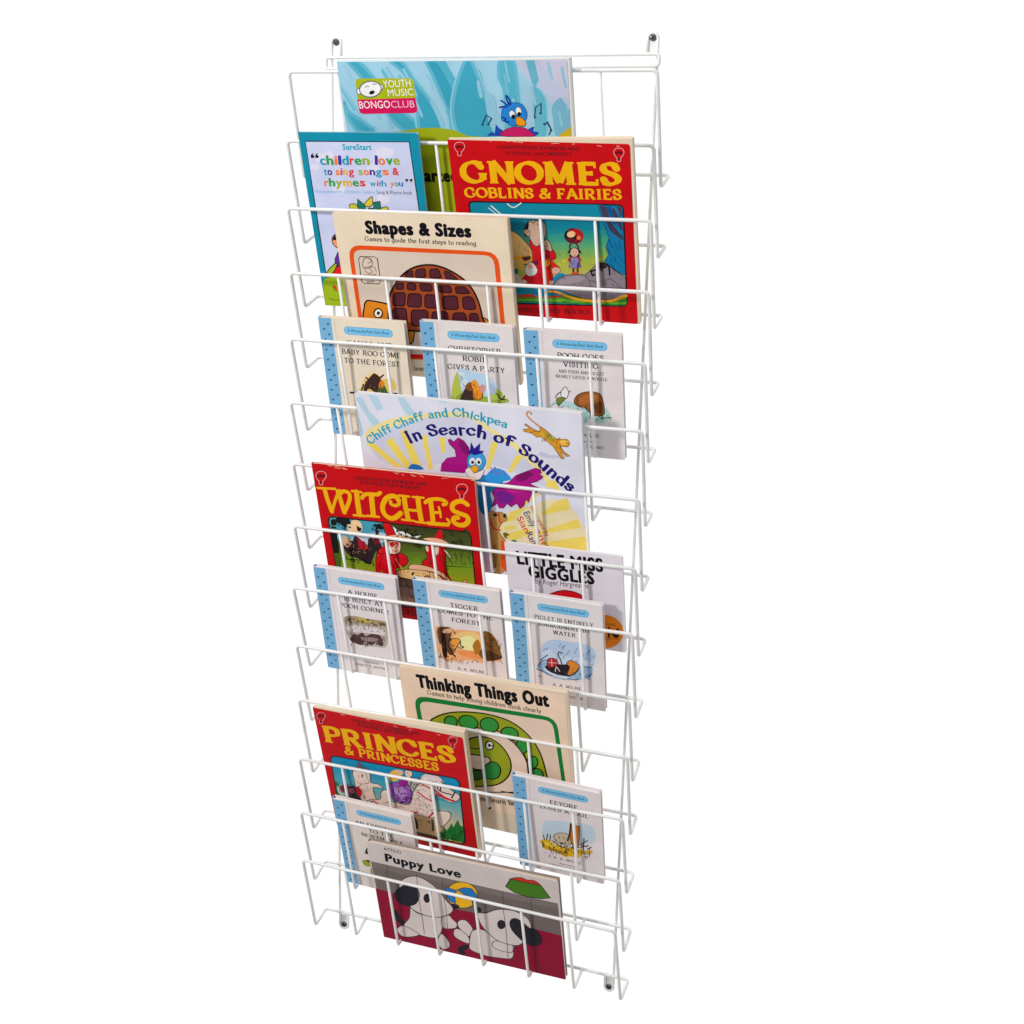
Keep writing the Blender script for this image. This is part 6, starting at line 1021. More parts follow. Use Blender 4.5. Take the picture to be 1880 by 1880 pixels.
ART[8] = '''P|a4c0d0|l|0.8 222.6 10.2 222.0 16.7 205.5 33.2 186.8 21.1 182.7 6.8 207.4
P|a4c0d0|l|55.4 227.4 65.4 227.4 76.0 209.7 87.8 200.9 76.0 196.9 63.1 208.5
P|a4c0d0|l|18.0 227.0 29.5 226.6 36.1 210.2 27.0 206.4
P|a8c4d0|l|107.9 227.4 117.5 227.4 122.3 225.3 109.8 224.9
P|9cb8c6|l|0.1 221.1 0.9 206.8 5.5 175.3 0.1 168.7
P|dccb8c|c|6.2 169.5 13.7 182.0 40.2 196.2 69.8 204.8 112.8 213.2 146.1 214.3 171.1 199.3 202.4 181.4 222.7 160.9 242.9 137.4 250.5 128.2 221.7 143.6 183.4 182.2 143.8 200.8 111.6 200.4 83.2 197.6 38.8 184.5 19.6 170.8
P|bdbfd2|c|11.4 164.1 40.2 184.6 74.9 199.6 112.2 206.8 145.6 208.0 169.3 193.5 199.3 175.4 217.1 157.4 239.9 131.3 242.3 125.8 221.1 134.9 167.4 151.8 106.2 145.0 33.0 136.7
P|d8cba4|c|155.6 71.6 180.8 87.0 213.7 101.7 247.2 114.7 274.5 91.8 281.6 48.2 210.0 40.8 177.4 39.2
P|e8c45c|l|6.9 163.6 14.6 165.9 53.2 134.5 41.4 133.2 10.6 158.1
P|e8c45c|l|33.7 166.4 43.2 173.3 65.2 137.4 56.0 133.3
P|e8c45c|l|54.5 183.2 63.4 185.5 78.2 137.4 66.5 136.0
P|e8c45c|l|82.5 177.4 88.8 183.8 92.5 136.0 86.7 135.3
P|e8c45c|l|104.0 179.6 112.5 180.5 110.5 160.1 106.2 159.6
P|e8c45c|l|171.1 182.4 179.1 178.9 165.5 144.4 161.2 143.9
P|e8c45c|l|200.0 167.0 211.0 168.2 193.0 143.2 188.9 144.1
P|e8c45c|l|238.9 138.4 247.1 139.4 251.8 126.9 233.1 130.5
P|e8c45c|l|249.8 113.6 260.8 117.9 264.2 103.7 232.4 92.2 226.9 93.0
P|e8c45c|l|267.6 89.4 273.1 90.1 275.4 80.0 239.4 69.2 211.1 59.3 234.1 73.0
P|e8c45c|l|277.6 68.4 281.6 67.6 281.6 49.5 230.0 48.2 210.5 48.5
P|e8c45c|l|220.1 117.2 231.3 121.5 202.4 97.3 196.8 96.6
P|e8c45c|l|187.9 89.5 210.9 101.3 189.9 77.7 179.9 74.8
P|e8c45c|l|178.0 68.5 192.3 71.9 194.9 67.7 179.1 64.1
P|e8c45c|l|178.7 57.9 206.2 69.3 217.1 66.2 188.0 50.0
P|b4b6cc|c|231.5 174.7 242.0 171.6 258.0 173.3 260.6 170.8 239.2 167.7 228.6 170.1
W|1a94ae|curl|Chiff Chaff and Chickpea|10.86 0.020|13.1 160.1 27.0 171.6 44.2 181.4 68.5 193.3 89.3 201.6 116.5 207.7 140.2 209.7 152.6 207.3 166.1 205.8 178.2 203.5 190.8 200.2
W|1c1464|curl|In Search of Sounds|15.08 0.050|65.0 168.0 80.8 175.0 95.6 180.5 124.1 185.2 149.2 186.5 163.0 183.6 177.9 181.1 192.6 177.5 203.1 171.6 217.3 162.0 230.3 153.2 243.2 141.8 254.8 133.1 264.5 125.3
P|c68a24|l|230.7 207.4 238.4 203.3 246.0 196.5 251.1 193.3 264.3 193.8 266.9 189.4 264.5 184.9 254.9 184.2 259.6 177.7 266.2 173.1 263.3 172.2 255.3 177.2 259.4 169.0 256.5 168.2 246.6 183.3 240.2 187.9 232.6 194.1 227.2 193.0 222.1 197.2 211.6 198.9 211.4 200.9 219.8 202.8 213.2 207.7 214.8 208.4 222.5 203.4 230.3 200.0 232.4 202.7
S|6a3c10|0.67|L|230.7 207.4 238.4 203.3 246.0 196.5 251.1 193.3 264.3 193.8 266.9 189.4 264.5 184.9 254.9 184.2 259.6 177.7 266.2 173.1 263.3 172.2 255.3 177.2 259.4 169.0 256.5 168.2 246.6 183.3 240.2 187.9 232.6 194.1 227.2 193.0 222.1 197.2 211.6 198.9 211.4 200.9 219.8 202.8 213.2 207.7 214.8 208.4 222.5 203.4 230.3 200.0 232.4 202.7
S|b8782a|1.62|c|231.3 206.8 225.6 211.0 220.6 215.3 216.6 220.5 219.1 224.1 222.1 223.0 222.2 221.0
P|8a9034|c|236.9 200.4 245.9 194.4 248.2 189.1 240.5 192.4
P|d8a848|c|254.9 191.2 264.2 192.1 264.0 187.9 257.4 186.5
H|6a3c10|0.54|234.3 191.1 234.3 189.6 233.2 188.0 244.7 197.3 244.6 195.7 244.1 194.7 241.9 198.1 241.1 196.4 241.1 194.7 254.8 195.2 253.7 193.4 253.3 191.8 254.2 194.0 253.8 192.5 253.0 190.9 237.5 193.9 237.0 192.3 236.7 191.4 250.8 192.6 250.4 191.7 250.0 190.5 248.2 192.6 247.5 190.6 247.1 189.5 236.7 190.9 236.5 189.7 235.9 188.5 242.8 198.7 242.6 197.0 242.4 195.7 255.0 186.8 255.0 185.9 254.8 184.5 255.1 183.4 254.7 182.7 253.6 181.1 240.0 193.6 238.9 192.6 238.6 191.2 240.4 195.6 240.2 194.1 240.0 193.1 251.4 189.8 251.3 188.0 250.2 186.6 251.2 184.5 250.8 182.8 250.9 181.1
H|e8c060|0.68|231.5 197.9 233.7 198.0 234.5 197.0 235.3 198.6 236.0 198.2 237.1 197.8 258.0 191.9 259.6 190.7 260.3 190.3 257.4 195.0 257.8 194.0 259.1 193.9 240.0 188.2 241.4 188.0 241.8 187.1 246.2 195.5 246.9 194.8 248.4 194.8 234.7 195.0 235.4 194.4 236.7 194.3 258.8 191.9 259.2 191.6 260.4 190.9
P|2a1408|c|263.9 189.6 263.9 189.3 263.7 189.0 263.4 188.8 263.1 188.7 262.8 188.7 262.6 188.9 262.4 189.1 262.4 189.4 262.4 189.8 262.6 190.1 262.9 190.3 263.2 190.4 263.5 190.3 263.7 190.2 263.9 189.9
S|6a3c10|0.68|c|230.4 201.1 225.0 199.9 219.5 197.2
S|6a3c10|0.68|c|254.7 187.0 257.0 178.8 260.7 173.6
P|9c1078|l|115.8 178.0 119.4 179.1 123.3 175.9 129.5 182.3 136.1 178.7 141.7 170.7 142.4 163.5 138.9 154.5 136.9 139.6 132.4 136.2 102.1 134.9 104.8 144.8 112.8 153.7 124.3 156.5 123.8 165.8 117.3 172.4
S|5a0a50|0.71|L|115.8 178.0 119.4 179.1 123.3 175.9 129.5 182.3 136.1 178.7 141.7 170.7 142.4 163.5 138.9 154.5 136.9 139.6 132.4 136.2 102.1 134.9 104.8 144.8 112.8 153.7 124.3 156.5 123.8 165.8 117.3 172.4
P|7a0c60|c|132.1 181.1 142.2 169.3 138.7 160.2 129.7 169.4
P|1c66b0|c|60.6 135.4 64.0 139.5 68.5 140.7 75.6 139.3 79.4 134.5 60.4 133.1
P|1e74ae|c|143.7 134.5 159.3 136.3 179.9 132.9 179.1 122.5 164.5 113.4 165.9 95.7 155.0 82.2 148.5 90.4 148.2 120.3
P|2a8ac8|c|158.8 130.4 166.7 143.1 176.7 147.1 184.8 143.7 192.4 135.1 183.9 131.2 171.1 126.7
D|6a5ab0|188.3 140.0 2.60 1.7 172.9 148.0 1.86 1.3 179.8 144.0 2.07 1.7 185.6 142.3 2.17 1.3 173.6 138.3 1.70 0.7 168.0 137.5 1.35 1.0 168.7 145.4 1.80 2.8 175.0 138.3 1.18 1.1 176.1 140.7 2.72 1.0 177.7 145.9 2.48 2.0 168.3 141.4 2.48 0.1 177.9 140.7 2.81 1.8 167.7 143.0 1.45 2.0 172.4 146.5 2.04 0.3 184.7 139.9 2.72 1.2 181.5 142.4 1.99 1.5 167.3 146.8 1.87 1.4 171.3 142.5 2.15 2.3 174.5 144.2 2.52 1.8 184.4 144.2 2.53 2.3
P|9c1078|l|189.4 130.4 198.3 140.2 216.6 149.5 223.5 152.7 229.6 151.7 230.6 146.8 227.2 145.7 232.4 142.7 231.0 140.4 223.9 135.2 215.5 132.0 220.8 129.0 227.5 126.9 223.0 120.5 217.5 119.9 214.3 112.1 211.9 105.9 208.7 109.9 206.0 100.7 200.9 96.4 197.2 102.6 192.8 99.8 189.8 97.2 184.5 101.0 179.9 94.4 174.2 93.7 171.8 99.4 165.1 94.0 169.6 106.6 166.6 113.6 173.6 123.4
S|5a0a50|0.71|L|189.4 130.4 198.3 140.2 216.6 149.5 223.5 152.7 229.6 151.7 230.6 146.8 227.2 145.7 232.4 142.7 231.0 140.4 223.9 135.2 215.5 132.0 220.8 129.0 227.5 126.9 223.0 120.5 217.5 119.9 214.3 112.1 211.9 105.9 208.7 109.9 206.0 100.7 200.9 96.4 197.2 102.6 192.8 99.8 189.8 97.2 184.5 101.0 179.9 94.4 174.2 93.7 171.8 99.4 165.1 94.0 169.6 106.6 166.6 113.6 173.6 123.4
P|700c58|c|198.1 138.0 213.7 147.0 220.3 143.4 204.6 132.9
P|6a1a80|c|171.5 114.2 182.9 117.1 195.0 111.2 188.9 103.0 174.8 101.3
P|c02088|c|183.3 123.0 209.8 127.7 215.0 122.5 192.6 116.8
P|3490cc|c|161.6 154.8 160.3 149.8 157.4 145.3 153.3 142.1 148.7 140.5 144.2 141.0 140.6 143.4 138.4 147.3 137.9 152.2 139.2 157.2 142.2 161.7 146.2 164.9 150.8 166.3 155.2 165.8 158.8 163.5 161.0 159.6
S|1a4a80|0.71|C|161.6 154.8 160.3 149.8 157.4 145.3 153.3 142.1 148.7 140.5 144.2 141.0 140.6 143.4 138.4 147.3 137.9 152.2 139.2 157.2 142.2 161.7 146.2 164.9 150.8 166.3 155.2 165.8 158.8 163.5 161.0 159.6
P|22187a|l|141.0 163.4 138.6 167.4 142.7 166.4 145.1 178.2 148.6 170.0 156.8 178.0 155.2 166.4 155.5 176.4 154.8 167.8 160.4 168.4 158.8 165.3 148.7 161.3
P|d8d0d0|c|134.3 139.3 141.8 144.6 146.8 137.8 158.4 143.6 156.4 136.0 150.2 128.7 140.5 129.7
S|4a3a3a|0.57|C|134.3 139.3 141.8 144.6 146.8 137.8 158.4 143.6 156.4 136.0 150.2 128.7 140.5 129.7
P|e8e8ee|c|148.1 152.2 147.3 150.3 146.2 148.7 144.7 147.7 143.3 147.4 142.0 147.9 141.1 149.1 140.8 150.8 141.0 152.7 141.7 154.6 142.9 156.2 144.3 157.2 145.8 157.5 147.0 157.0 147.9 155.8 148.3 154.1
P|101014|c|146.7 151.7 146.5 150.8 146.0 150.1 145.4 149.5 144.7 149.3 144.0 149.4 143.4 149.8 143.1 150.5 143.0 151.3 143.2 152.1 143.7 152.9 144.3 153.4 145.0 153.7 145.7 153.6 146.3 153.2 146.6 152.5
P|e8e8ee|c|156.2 154.4 156.1 152.5 155.4 150.7 154.3 149.3 153.0 148.5 151.5 148.5 150.3 149.2 149.3 150.5 148.9 152.3 149.0 154.2 149.7 156.0 150.8 157.4 152.1 158.2 153.5 158.2 154.8 157.5 155.8 156.2
P|101014|c|154.7 152.6 154.5 151.7 154.0 151.0 153.4 150.4 152.7 150.2 152.0 150.3 151.5 150.7 151.1 151.4 151.1 152.2 151.3 153.0 151.7 153.8 152.3 154.3 153.1 154.6 153.7 154.5 154.3 154.1 154.6 153.4
P|e0a014|l|141.3 143.1 146.3 148.3 152.3 145.5 150.6 141.2 145.3 136.9
S|7a4a08|0.57|L|141.3 143.1 146.3 148.3 152.3 145.5 150.6 141.2 145.3 136.9
P|ae8246|c|160.1 84.4 163.3 88.6 169.5 87.1 176.6 88.3 182.6 83.5 182.2 77.9 176.3 73.6 171.3 63.0 174.3 55.8 178.7 48.7 178.4 33.2 175.1 7.6 165.9 0.1 159.7 3.7 157.8 45.8 160.5 61.6 159.3 73.6
S|6a4a20|0.73|C|160.1 84.4 163.3 88.6 169.5 87.1 176.6 88.3 182.6 83.5 182.2 77.9 176.3 73.6 171.3 63.0 174.3 55.8 178.7 48.7 178.4 33.2 175.1 7.6 165.9 0.1 159.7 3.7 157.8 45.8 160.5 61.6 159.3 73.6
S|c02a20|1.88|c|172.9 86.0 173.6 75.5 177.0 74.5
S|c02a20|1.90|c|161.9 70.9 166.4 63.9 173.4 63.3
S|c02a20|1.90|c|161.7 77.0 164.9 63.7
P|2a2018|c|171.4 84.0 171.1 83.1 170.4 82.3 169.5 81.7 168.4 81.4 167.3 81.4 166.4 81.8 165.8 82.4 165.7 83.3 166.0 84.2 166.6 85.0 167.6 85.6 168.7 85.9 169.8 85.9 170.7 85.5 171.2 84.9
P|2a2018|c|182.5 84.3 182.3 83.1 181.8 82.0 181.1 81.3 180.3 81.0 179.6 81.1 179.0 81.7 178.6 82.6 178.6 83.7 178.8 84.9 179.3 86.0 180.0 86.7 180.8 87.0 181.5 86.9 182.1 86.3 182.5 85.4
P|c84a18|l|173.8 49.6 179.4 47.3 177.0 3.2 169.8 13.1
P|8a6430|c|161.7 40.1 167.3 37.8 163.5 5.9 160.0 8.5
P|2a6a4a|c|184.2 44.8 187.4 50.7 191.7 52.0 195.6 46.4
P|6a5a20|l|175.9 59.1 180.3 61.2 185.1 58.0 180.7 55.9 182.5 52.3 178.4 53.3
T|c8404a|sans|Illustrated by|213.60 100.20 231.45 62.08 5.62 0.000
T|1f2a80|sans|Emily|204.31 90.82 213.32 72.48 8.35 0.020
T|c83a2a|sans|Sian|195.17 82.89 205.12 63.80 8.40 0.020
T|1f2a80|sans|Rand|205.77 63.13 215.76 43.12 8.49 0.020
T|c83a2a|sans|and|217.29 69.24 227.11 46.26 8.44 0.020'''
ART[9] = '''T|650d18|slab|CHRISTOPHER RAWSON AND|55.33 195.89 152.43 197.40 4.49 0.000
T|650d18|slab|STEPHEN CARTWRIGHT|63.13 190.37 143.16 191.01 4.50 0.000
S|c8a0a0|0.75|c|3.2 195.6 6.2 200.3 11.5 202.3 16.4 201.4 18.0 197.2 14.9 191.7 11.9 188.5 10.8 183.9 6.4 183.4 6.7 187.9 4.6 190.6 3.2 195.6
P|5a0a14|l|5.1 195.8 10.9 198.2 16.1 197.0 15.3 193.9 10.3 194.5 5.0 192.8
P|5a0a14|c|10.7 186.9 10.5 186.3 10.1 185.7 9.5 185.4 8.8 185.2 8.2 185.2 7.8 185.5 7.5 185.9 7.5 186.5 7.7 187.1 8.1 187.6 8.7 188.0 9.3 188.2 9.9 188.1 10.4 187.9 10.7 187.4
S|c8a0a0|0.72|c|189.2 197.8 191.8 202.7 197.1 204.8 202.1 203.8 203.8 199.4 201.1 193.7 198.3 190.3 197.4 185.6 193.0 185.1 193.1 189.8 190.8 192.6 189.2 197.8
P|5a0a14|l|191.0 198.0 196.7 200.5 202.0 199.2 201.3 196.1 196.3 196.7 191.1 194.9
P|5a0a14|c|197.2 188.7 197.0 188.1 196.6 187.5 196.0 187.1 195.4 186.9 194.8 187.0 194.3 187.3 194.0 187.7 193.9 188.3 194.1 188.9 194.5 189.5 195.1 189.9 195.7 190.0 196.3 190.0 196.8 189.7 197.1 189.3
H|d8a088|0.75|34.0 211.4 38.1 211.7 39.9 209.4 24.8 210.8 27.8 211.9 31.2 212.3 68.7 211.5 70.6 212.0 74.0 212.3 43.2 210.7 45.3 208.9 48.0 209.0 31.2 209.9 35.7 208.9 37.7 208.9 31.9 211.5 33.4 211.9 35.8 212.3 25.6 211.3 28.1 212.1 31.7 212.3 22.1 211.1 24.5 211.7 25.8 211.6 41.1 210.0 43.3 208.9 44.9 208.6
H|d8a088|0.58|132.4 210.2 135.5 208.6 139.1 209.7 209.6 210.8 211.7 211.1 213.1 211.7 172.2 210.0 176.1 210.4 179.1 211.0 110.1 211.0 111.8 210.5 115.5 209.4 142.4 211.5 144.5 212.3 146.0 211.7 144.2 210.0 145.7 209.9 148.5 208.7 120.3 209.5 121.6 209.4 123.5 208.2 180.4 211.7 183.0 212.3 184.4 212.3 113.0 210.9 114.7 210.9 118.5 212.3 132.4 210.3 134.7 210.0 136.0 209.2
H|d09a80|0.60|0.1 199.2 0.1 197.7 0.1 195.7 0.1 198.6 0.1 198.0 0.1 196.5 0.1 197.6 0.1 196.4 0.1 195.7 0.1 196.7 0.1 195.8 0.1 195.2
S|dca006|5.98|c|12.6 177.5 14.3 163.8 18.0 146.7
S|dca006|3.95|c|18.0 146.7 26.8 166.8 33.1 178.2
S|dca006|6.18|c|30.6 176.4 32.2 167.4 35.3 147.5
S|dca006|5.09|c|35.3 147.5 43.5 162.5 46.4 172.0 44.1 176.7 38.2 177.6 34.3 174.4
S|dca006|3.22|c|3.2 178.3 15.1 179.0 27.6 179.8
S|dca006|7.04|c|56.3 178.5 55.7 163.9 55.8 146.5
S|dca006|3.18|c|50.0 179.2 56.3 179.0 63.0 179.0
S|dca006|3.23|c|47.8 145.1 55.3 145.5 63.6 145.6
S|dca006|7.01|c|75.9 176.1 75.3 163.0 74.8 147.8
S|dca006|5.23|c|62.6 170.8 67.1 176.2 76.2 177.8 83.6 178.0 88.4 181.0
S|dca006|3.22|c|66.2 146.2 74.9 146.6 82.3 146.6
S|dca006|6.51|c|111.9 173.3 109.1 177.6 102.6 178.1 94.6 172.9 89.0 161.6 90.4 151.7 97.2 146.8 104.8 148.8 112.7 155.9
S|dca006|4.49|c|111.9 173.3 111.6 168.0 106.1 165.4 101.2 166.8 100.9 170.6
S|dca006|6.48|c|119.8 178.8 119.9 165.1 121.6 148.5
S|dca006|6.45|c|137.8 179.3 137.9 164.2 138.9 147.5
S|dca006|3.83|c|119.5 161.7 129.7 161.4 138.4 162.1
S|dca006|2.91|c|113.1 180.1 120.3 180.1 126.8 180.2
S|dca006|2.89|c|131.1 180.1 138.3 180.3 145.5 180.5
S|dca006|2.95|c|113.1 146.8 121.4 146.6 129.1 146.9
S|dca006|2.94|c|130.8 145.9 138.7 145.6 145.6 145.8
S|dca006|6.20|c|154.1 176.7 154.4 163.1 154.2 147.8
S|dca006|4.89|c|147.0 174.3 153.2 178.8 163.4 181.0 171.8 179.9 174.4 176.7 170.5 174.0
S|dca006|3.79|c|154.2 161.5 160.0 161.9 165.1 162.8
S|dca006|2.66|c|164.0 170.3 165.1 162.8 165.1 156.0
S|dca006|5.17|c|148.2 145.9 159.7 146.2 173.4 146.8
S|dca006|3.35|c|173.4 146.8 175.9 150.5 173.5 154.7
S|dca006|6.12|c|201.5 177.6 196.0 181.1 188.8 180.3 182.4 175.1 182.2 167.9 190.1 164.3 199.0 161.6 200.5 154.9 194.3 148.9 185.7 148.6 181.2 152.6 183.1 157.4 187.4 158.2
P|0c0c10|l|9.9 130.3 10.5 134.6 12.2 137.6 15.3 139.5 19.5 140.1 193.4 140.5 197.6 139.9 200.6 138.1 202.4 135.1 203.0 130.8 202.1 31.2 201.4 26.9 199.6 23.8 196.5 21.8 192.3 21.0 20.7 12.9 16.5 13.3 13.4 14.9 11.6 17.9 10.9 22.1
P|2c3018|l|11.1 130.2 11.6 133.9 13.2 136.6 15.8 138.2 19.5 138.7 193.0 138.9 196.7 138.4 199.3 136.8 200.9 134.1 201.4 130.4 200.6 31.3 200.0 27.5 198.4 24.8 195.7 23.1 192.0 22.4 21.2 14.4 17.5 14.7 14.8 16.2 13.2 18.8 12.6 22.5
P|35391b|l|11.1 130.2 11.4 132.5 50.3 133.3 92.0 138.3 98.1 138.8 193.0 138.9 196.7 138.4 199.3 136.8 200.9 134.1 201.4 130.4 201.3 112.5 11.6 97.0
P|393f1b|l|11.2 125.6 49.7 129.2 91.2 131.7 131.7 131.8 171.9 135.9 197.8 137.7 199.3 136.8 200.9 134.1 201.4 130.4 201.3 112.5 11.6 97.0
P|3d451b|l|11.3 118.5 48.6 121.5 90.0 122.2 131.1 127.1 171.4 131.1 201.2 132.0 201.4 130.4 201.3 112.5 11.6 97.0
P|404b1a|l|11.4 111.1 47.3 112.3 89.4 117.8 130.5 121.4 170.5 121.7 201.4 125.0 201.3 112.5 11.6 97.0
P|44511a|l|11.5 104.4 46.7 108.1 88.6 111.1 129.4 111.7 169.9 116.3 201.3 118.9 201.3 112.5 11.6 97.0
P|48571a|l|11.6 96.8 45.4 98.6 87.8 105.0 129.1 109.4 169.3 110.5 201.3 114.6 201.1 90.3 11.9 78.7
P|4c5e1b|l|11.6 95.1 45.4 99.1 87.5 102.6 128.4 103.7 169.1 108.7 201.2 111.8 201.1 90.3 11.9 78.7
P|51641b|l|11.7 92.7 45.0 95.9 86.8 97.2 128.3 102.8 169.0 107.6 201.2 109.1 201.1 90.3 11.9 78.7
P|556b1c|l|11.7 89.9 44.3 91.2 86.8 97.2 128.1 101.1 168.4 101.7 201.2 105.5 201.1 90.3 11.9 78.7
P|5a721d|l|11.7 88.3 44.4 91.7 86.4 94.7 127.5 95.3 168.2 99.9 201.2 102.6 201.1 90.3 11.9 78.7
P|5e791e|l|11.8 85.8 43.9 88.5 85.8 89.3 127.4 94.5 168.1 98.7 201.1 99.8 201.1 90.3 11.9 78.7
P|637f1e|l|11.8 82.9 43.3 83.8 85.8 89.3 127.2 92.7 167.5 92.7 201.1 96.3 201.1 90.3 11.9 78.7
P|67861f|l|11.8 81.3 43.4 84.3 85.4 86.7 126.5 86.8 167.3 91.0 201.1 93.4 201.1 90.3 11.9 78.7
P|6d8b1f|l|11.9 78.2 42.6 78.8 85.1 84.0 126.5 87.1 166.9 86.8 201.1 90.1 200.8 57.5 12.2 51.8
P|748d1f|l|11.9 76.1 42.6 78.7 84.7 80.9 125.8 80.7 166.7 84.5 201.0 86.7 200.8 57.5 12.2 51.8
P|7b901f|l|11.9 72.9 42.0 74.9 83.9 74.9 125.6 79.3 166.5 82.8 201.0 83.3 200.8 57.5 12.2 51.8
P|82921f|l|12.0 69.3 41.3 69.6 83.8 74.3 125.4 77.0 165.8 76.3 201.0 79.3 200.8 57.5 12.2 51.8
P|89951f|l|12.0 67.2 41.2 69.5 83.4 71.2 124.6 70.5 165.6 74.0 200.9 75.8 200.8 57.5 12.2 51.8
P|8f971e|l|12.1 64.0 40.7 65.6 82.7 65.2 124.5 69.2 165.4 72.2 200.9 72.4 200.8 57.5 12.2 51.8
P|96991e|l|12.1 60.2 39.9 60.2 82.6 64.6 124.2 66.8 164.7 65.6 200.9 68.4 200.8 57.5 12.2 51.8
P|9d9c1e|l|12.1 58.3 39.9 60.2 82.2 61.4 123.4 60.3 164.5 63.4 200.8 64.9 200.8 57.5 12.2 51.8
P|a49e1e|l|12.2 55.0 39.4 56.2 81.4 55.4 123.3 59.0 164.3 61.6 200.8 61.4 200.8 57.5 12.2 51.8
P|8a9a20|l|200.6 31.3 200.0 27.5 198.4 24.8 195.7 23.1 192.0 22.4 21.2 14.4 17.5 14.7 14.8 16.2 13.2 18.8 12.6 22.5 12.2 51.8 200.8 57.5
D|2c3014|166.4 124.2 4.75 1.9 153.6 132.1 3.49 1.8 178.9 131.3 4.22 1.9 128.1 111.3 3.14 1.8 130.1 112.3 6.76 0.3 197.6 139.8 2.47 1.7 109.8 125.6 3.30 0.8 195.9 115.4 6.18 2.1 111.3 116.0 5.43 1.9 119.1 129.6 4.78 1.5 114.8 125.4 5.87 2.3 119.3 134.3 3.88 2.6 164.5 136.6 3.58 1.8 145.9 120.1 2.61 1.8 197.1 140.8 5.50 2.8 179.8 121.8 6.13 0.5 130.6 122.6 6.77 1.6 124.5 117.4 3.89 2.5 176.8 135.6 6.02 1.4 188.1 124.9 6.95 1.3 139.8 122.4 3.60 1.3 164.5 131.2 5.03 2.9 144.3 136.5 4.26 2.3 148.6 110.9 4.85 1.8
D|5a7418|121.0 82.0 5.54 1.0 125.3 81.5 5.01 2.1 170.1 99.6 5.47 1.5 111.3 97.2 3.58 0.0 170.8 100.7 3.88 2.5 105.4 87.9 5.29 2.5 135.1 91.8 5.51 0.0 119.0 91.7 4.58 0.4 105.4 83.6 4.36 2.4 118.3 99.3 4.16 1.7 156.5 86.0 3.98 0.4 122.7 95.8 5.23 2.2 150.6 78.2 3.37 2.3 137.8 89.8 5.20 3.0 164.5 84.5 4.71 0.1 188.0 93.5 4.37 0.2 162.7 100.0 2.96 0.6 143.3 79.1 2.42 0.7 157.5 86.7 2.81 0.9 166.5 94.1 4.88 0.2
P|3f8ea6|l|12.1 134.7 13.2 136.6 15.0 137.7 67.6 138.8 84.5 138.8 88.1 122.3 80.7 101.3 62.6 91.4 32.2 97.6 21.2 105.0 11.6 113.9
P|7cb0c0|c|11.3 120.2 34.8 115.6 83.8 125.5 85.1 116.9 64.7 106.8 27.3 105.8
P|b0bcc4|c|49.5 117.4 85.9 123.2 85.8 113.3 69.2 104.9 49.4 108.6
P|e0b890|c|36.9 129.6 43.9 136.7 51.3 138.6 56.6 134.5 56.6 125.8 50.9 118.9 42.3 117.8 37.0 122.1
P|c8a078|c|26.7 109.5 34.2 111.7 40.9 107.5 61.6 101.4 81.3 106.4 79.1 98.6 31.4 92.4
P|14181a|l|23.7 138.7 40.6 138.7 42.5 131.5 37.0 130.9 33.9 125.5 26.2 130.8 21.5 131.5
P|14181a|l|73.2 134.0 83.1 137.7 87.3 129.6 77.3 129.6
P|14181a|l|13.5 134.3 18.9 138.6 19.0 138.6 22.4 129.1 15.2 122.0 12.3 126.6
D|14181a|18.1 137.0 1.87 2.3 24.4 130.8 1.00 1.5 39.6 127.2 2.38 0.3 38.1 126.9 1.29 2.0 13.0 134.9 1.59 0.5 34.0 127.0 1.64 1.0 15.9 135.8 2.36 1.9 13.2 129.5 1.76 2.7 33.3 130.1 2.04 3.0 42.0 135.1 1.43 2.5 13.8 131.3 1.11 1.0 14.1 132.5 2.51 2.8 35.6 131.0 2.16 1.1 16.8 130.6 2.40 0.2 11.5 124.9 1.56 2.2 33.0 125.2 1.75 1.1 35.6 128.0 2.24 2.5 30.2 124.4 1.62 2.3 40.9 135.1 2.15 1.1 26.6 137.2 1.01 2.4 25.1 128.8 2.41 1.3 23.5 135.4 2.51 2.6 33.2 126.0 2.23 2.2 16.8 125.6 1.63 1.4 21.1 129.2 2.25 1.8 21.9 134.5 2.61 0.9
D|14181a|73.9 129.4 1.34 1.7 71.4 128.3 2.26 0.1 87.5 132.1 1.36 1.9 86.5 125.9 0.96 1.6 80.6 130.4 2.06 0.5 84.5 133.8 1.15 0.4 76.5 129.5 1.64 2.6 76.1 129.0 1.97 1.0 76.5 126.7 1.86 3.0 83.7 126.7 1.54 1.4 77.6 126.4 1.22 3.0 78.5 131.3 1.62 1.2 79.7 134.6 1.08 2.3 82.5 134.1 1.39 0.7 72.6 131.6 1.56 0.2 80.6 127.5 1.12 0.9
S|4a9a90|1.69|c|22.7 139.1 14.7 134.4 13.5 126.8 22.0 126.5
P|2a1010|l|49.6 131.2 52.3 129.0 56.3 127.6 53.8 122.3 49.7 123.1
P|6a1020|l|25.5 101.8 34.3 95.3 40.9 107.5 46.9 115.8 54.3 109.3 61.9 98.9 73.7 120.5 79.5 128.6 77.8 116.0 81.0 103.9 75.5 98.1 61.6 92.5 30.7 87.2
P|2a1a22|l|38.0 95.8 40.9 107.5 45.0 115.6 48.2 108.5 47.0 95.7 59.7 96.1 63.2 112.9 68.5 117.3 71.8 106.5 80.3 107.6 79.5 101.2 70.3 94.9 61.7 75.9 58.1 75.4 44.6 82.6 34.0 85.0 26.0 96.8
P|a01424|l|48.6 111.0 57.8 108.4 61.9 98.9 49.6 97.3
P|2a1418|l|74.7 128.0 77.4 130.9 77.9 121.0 74.3 120.5
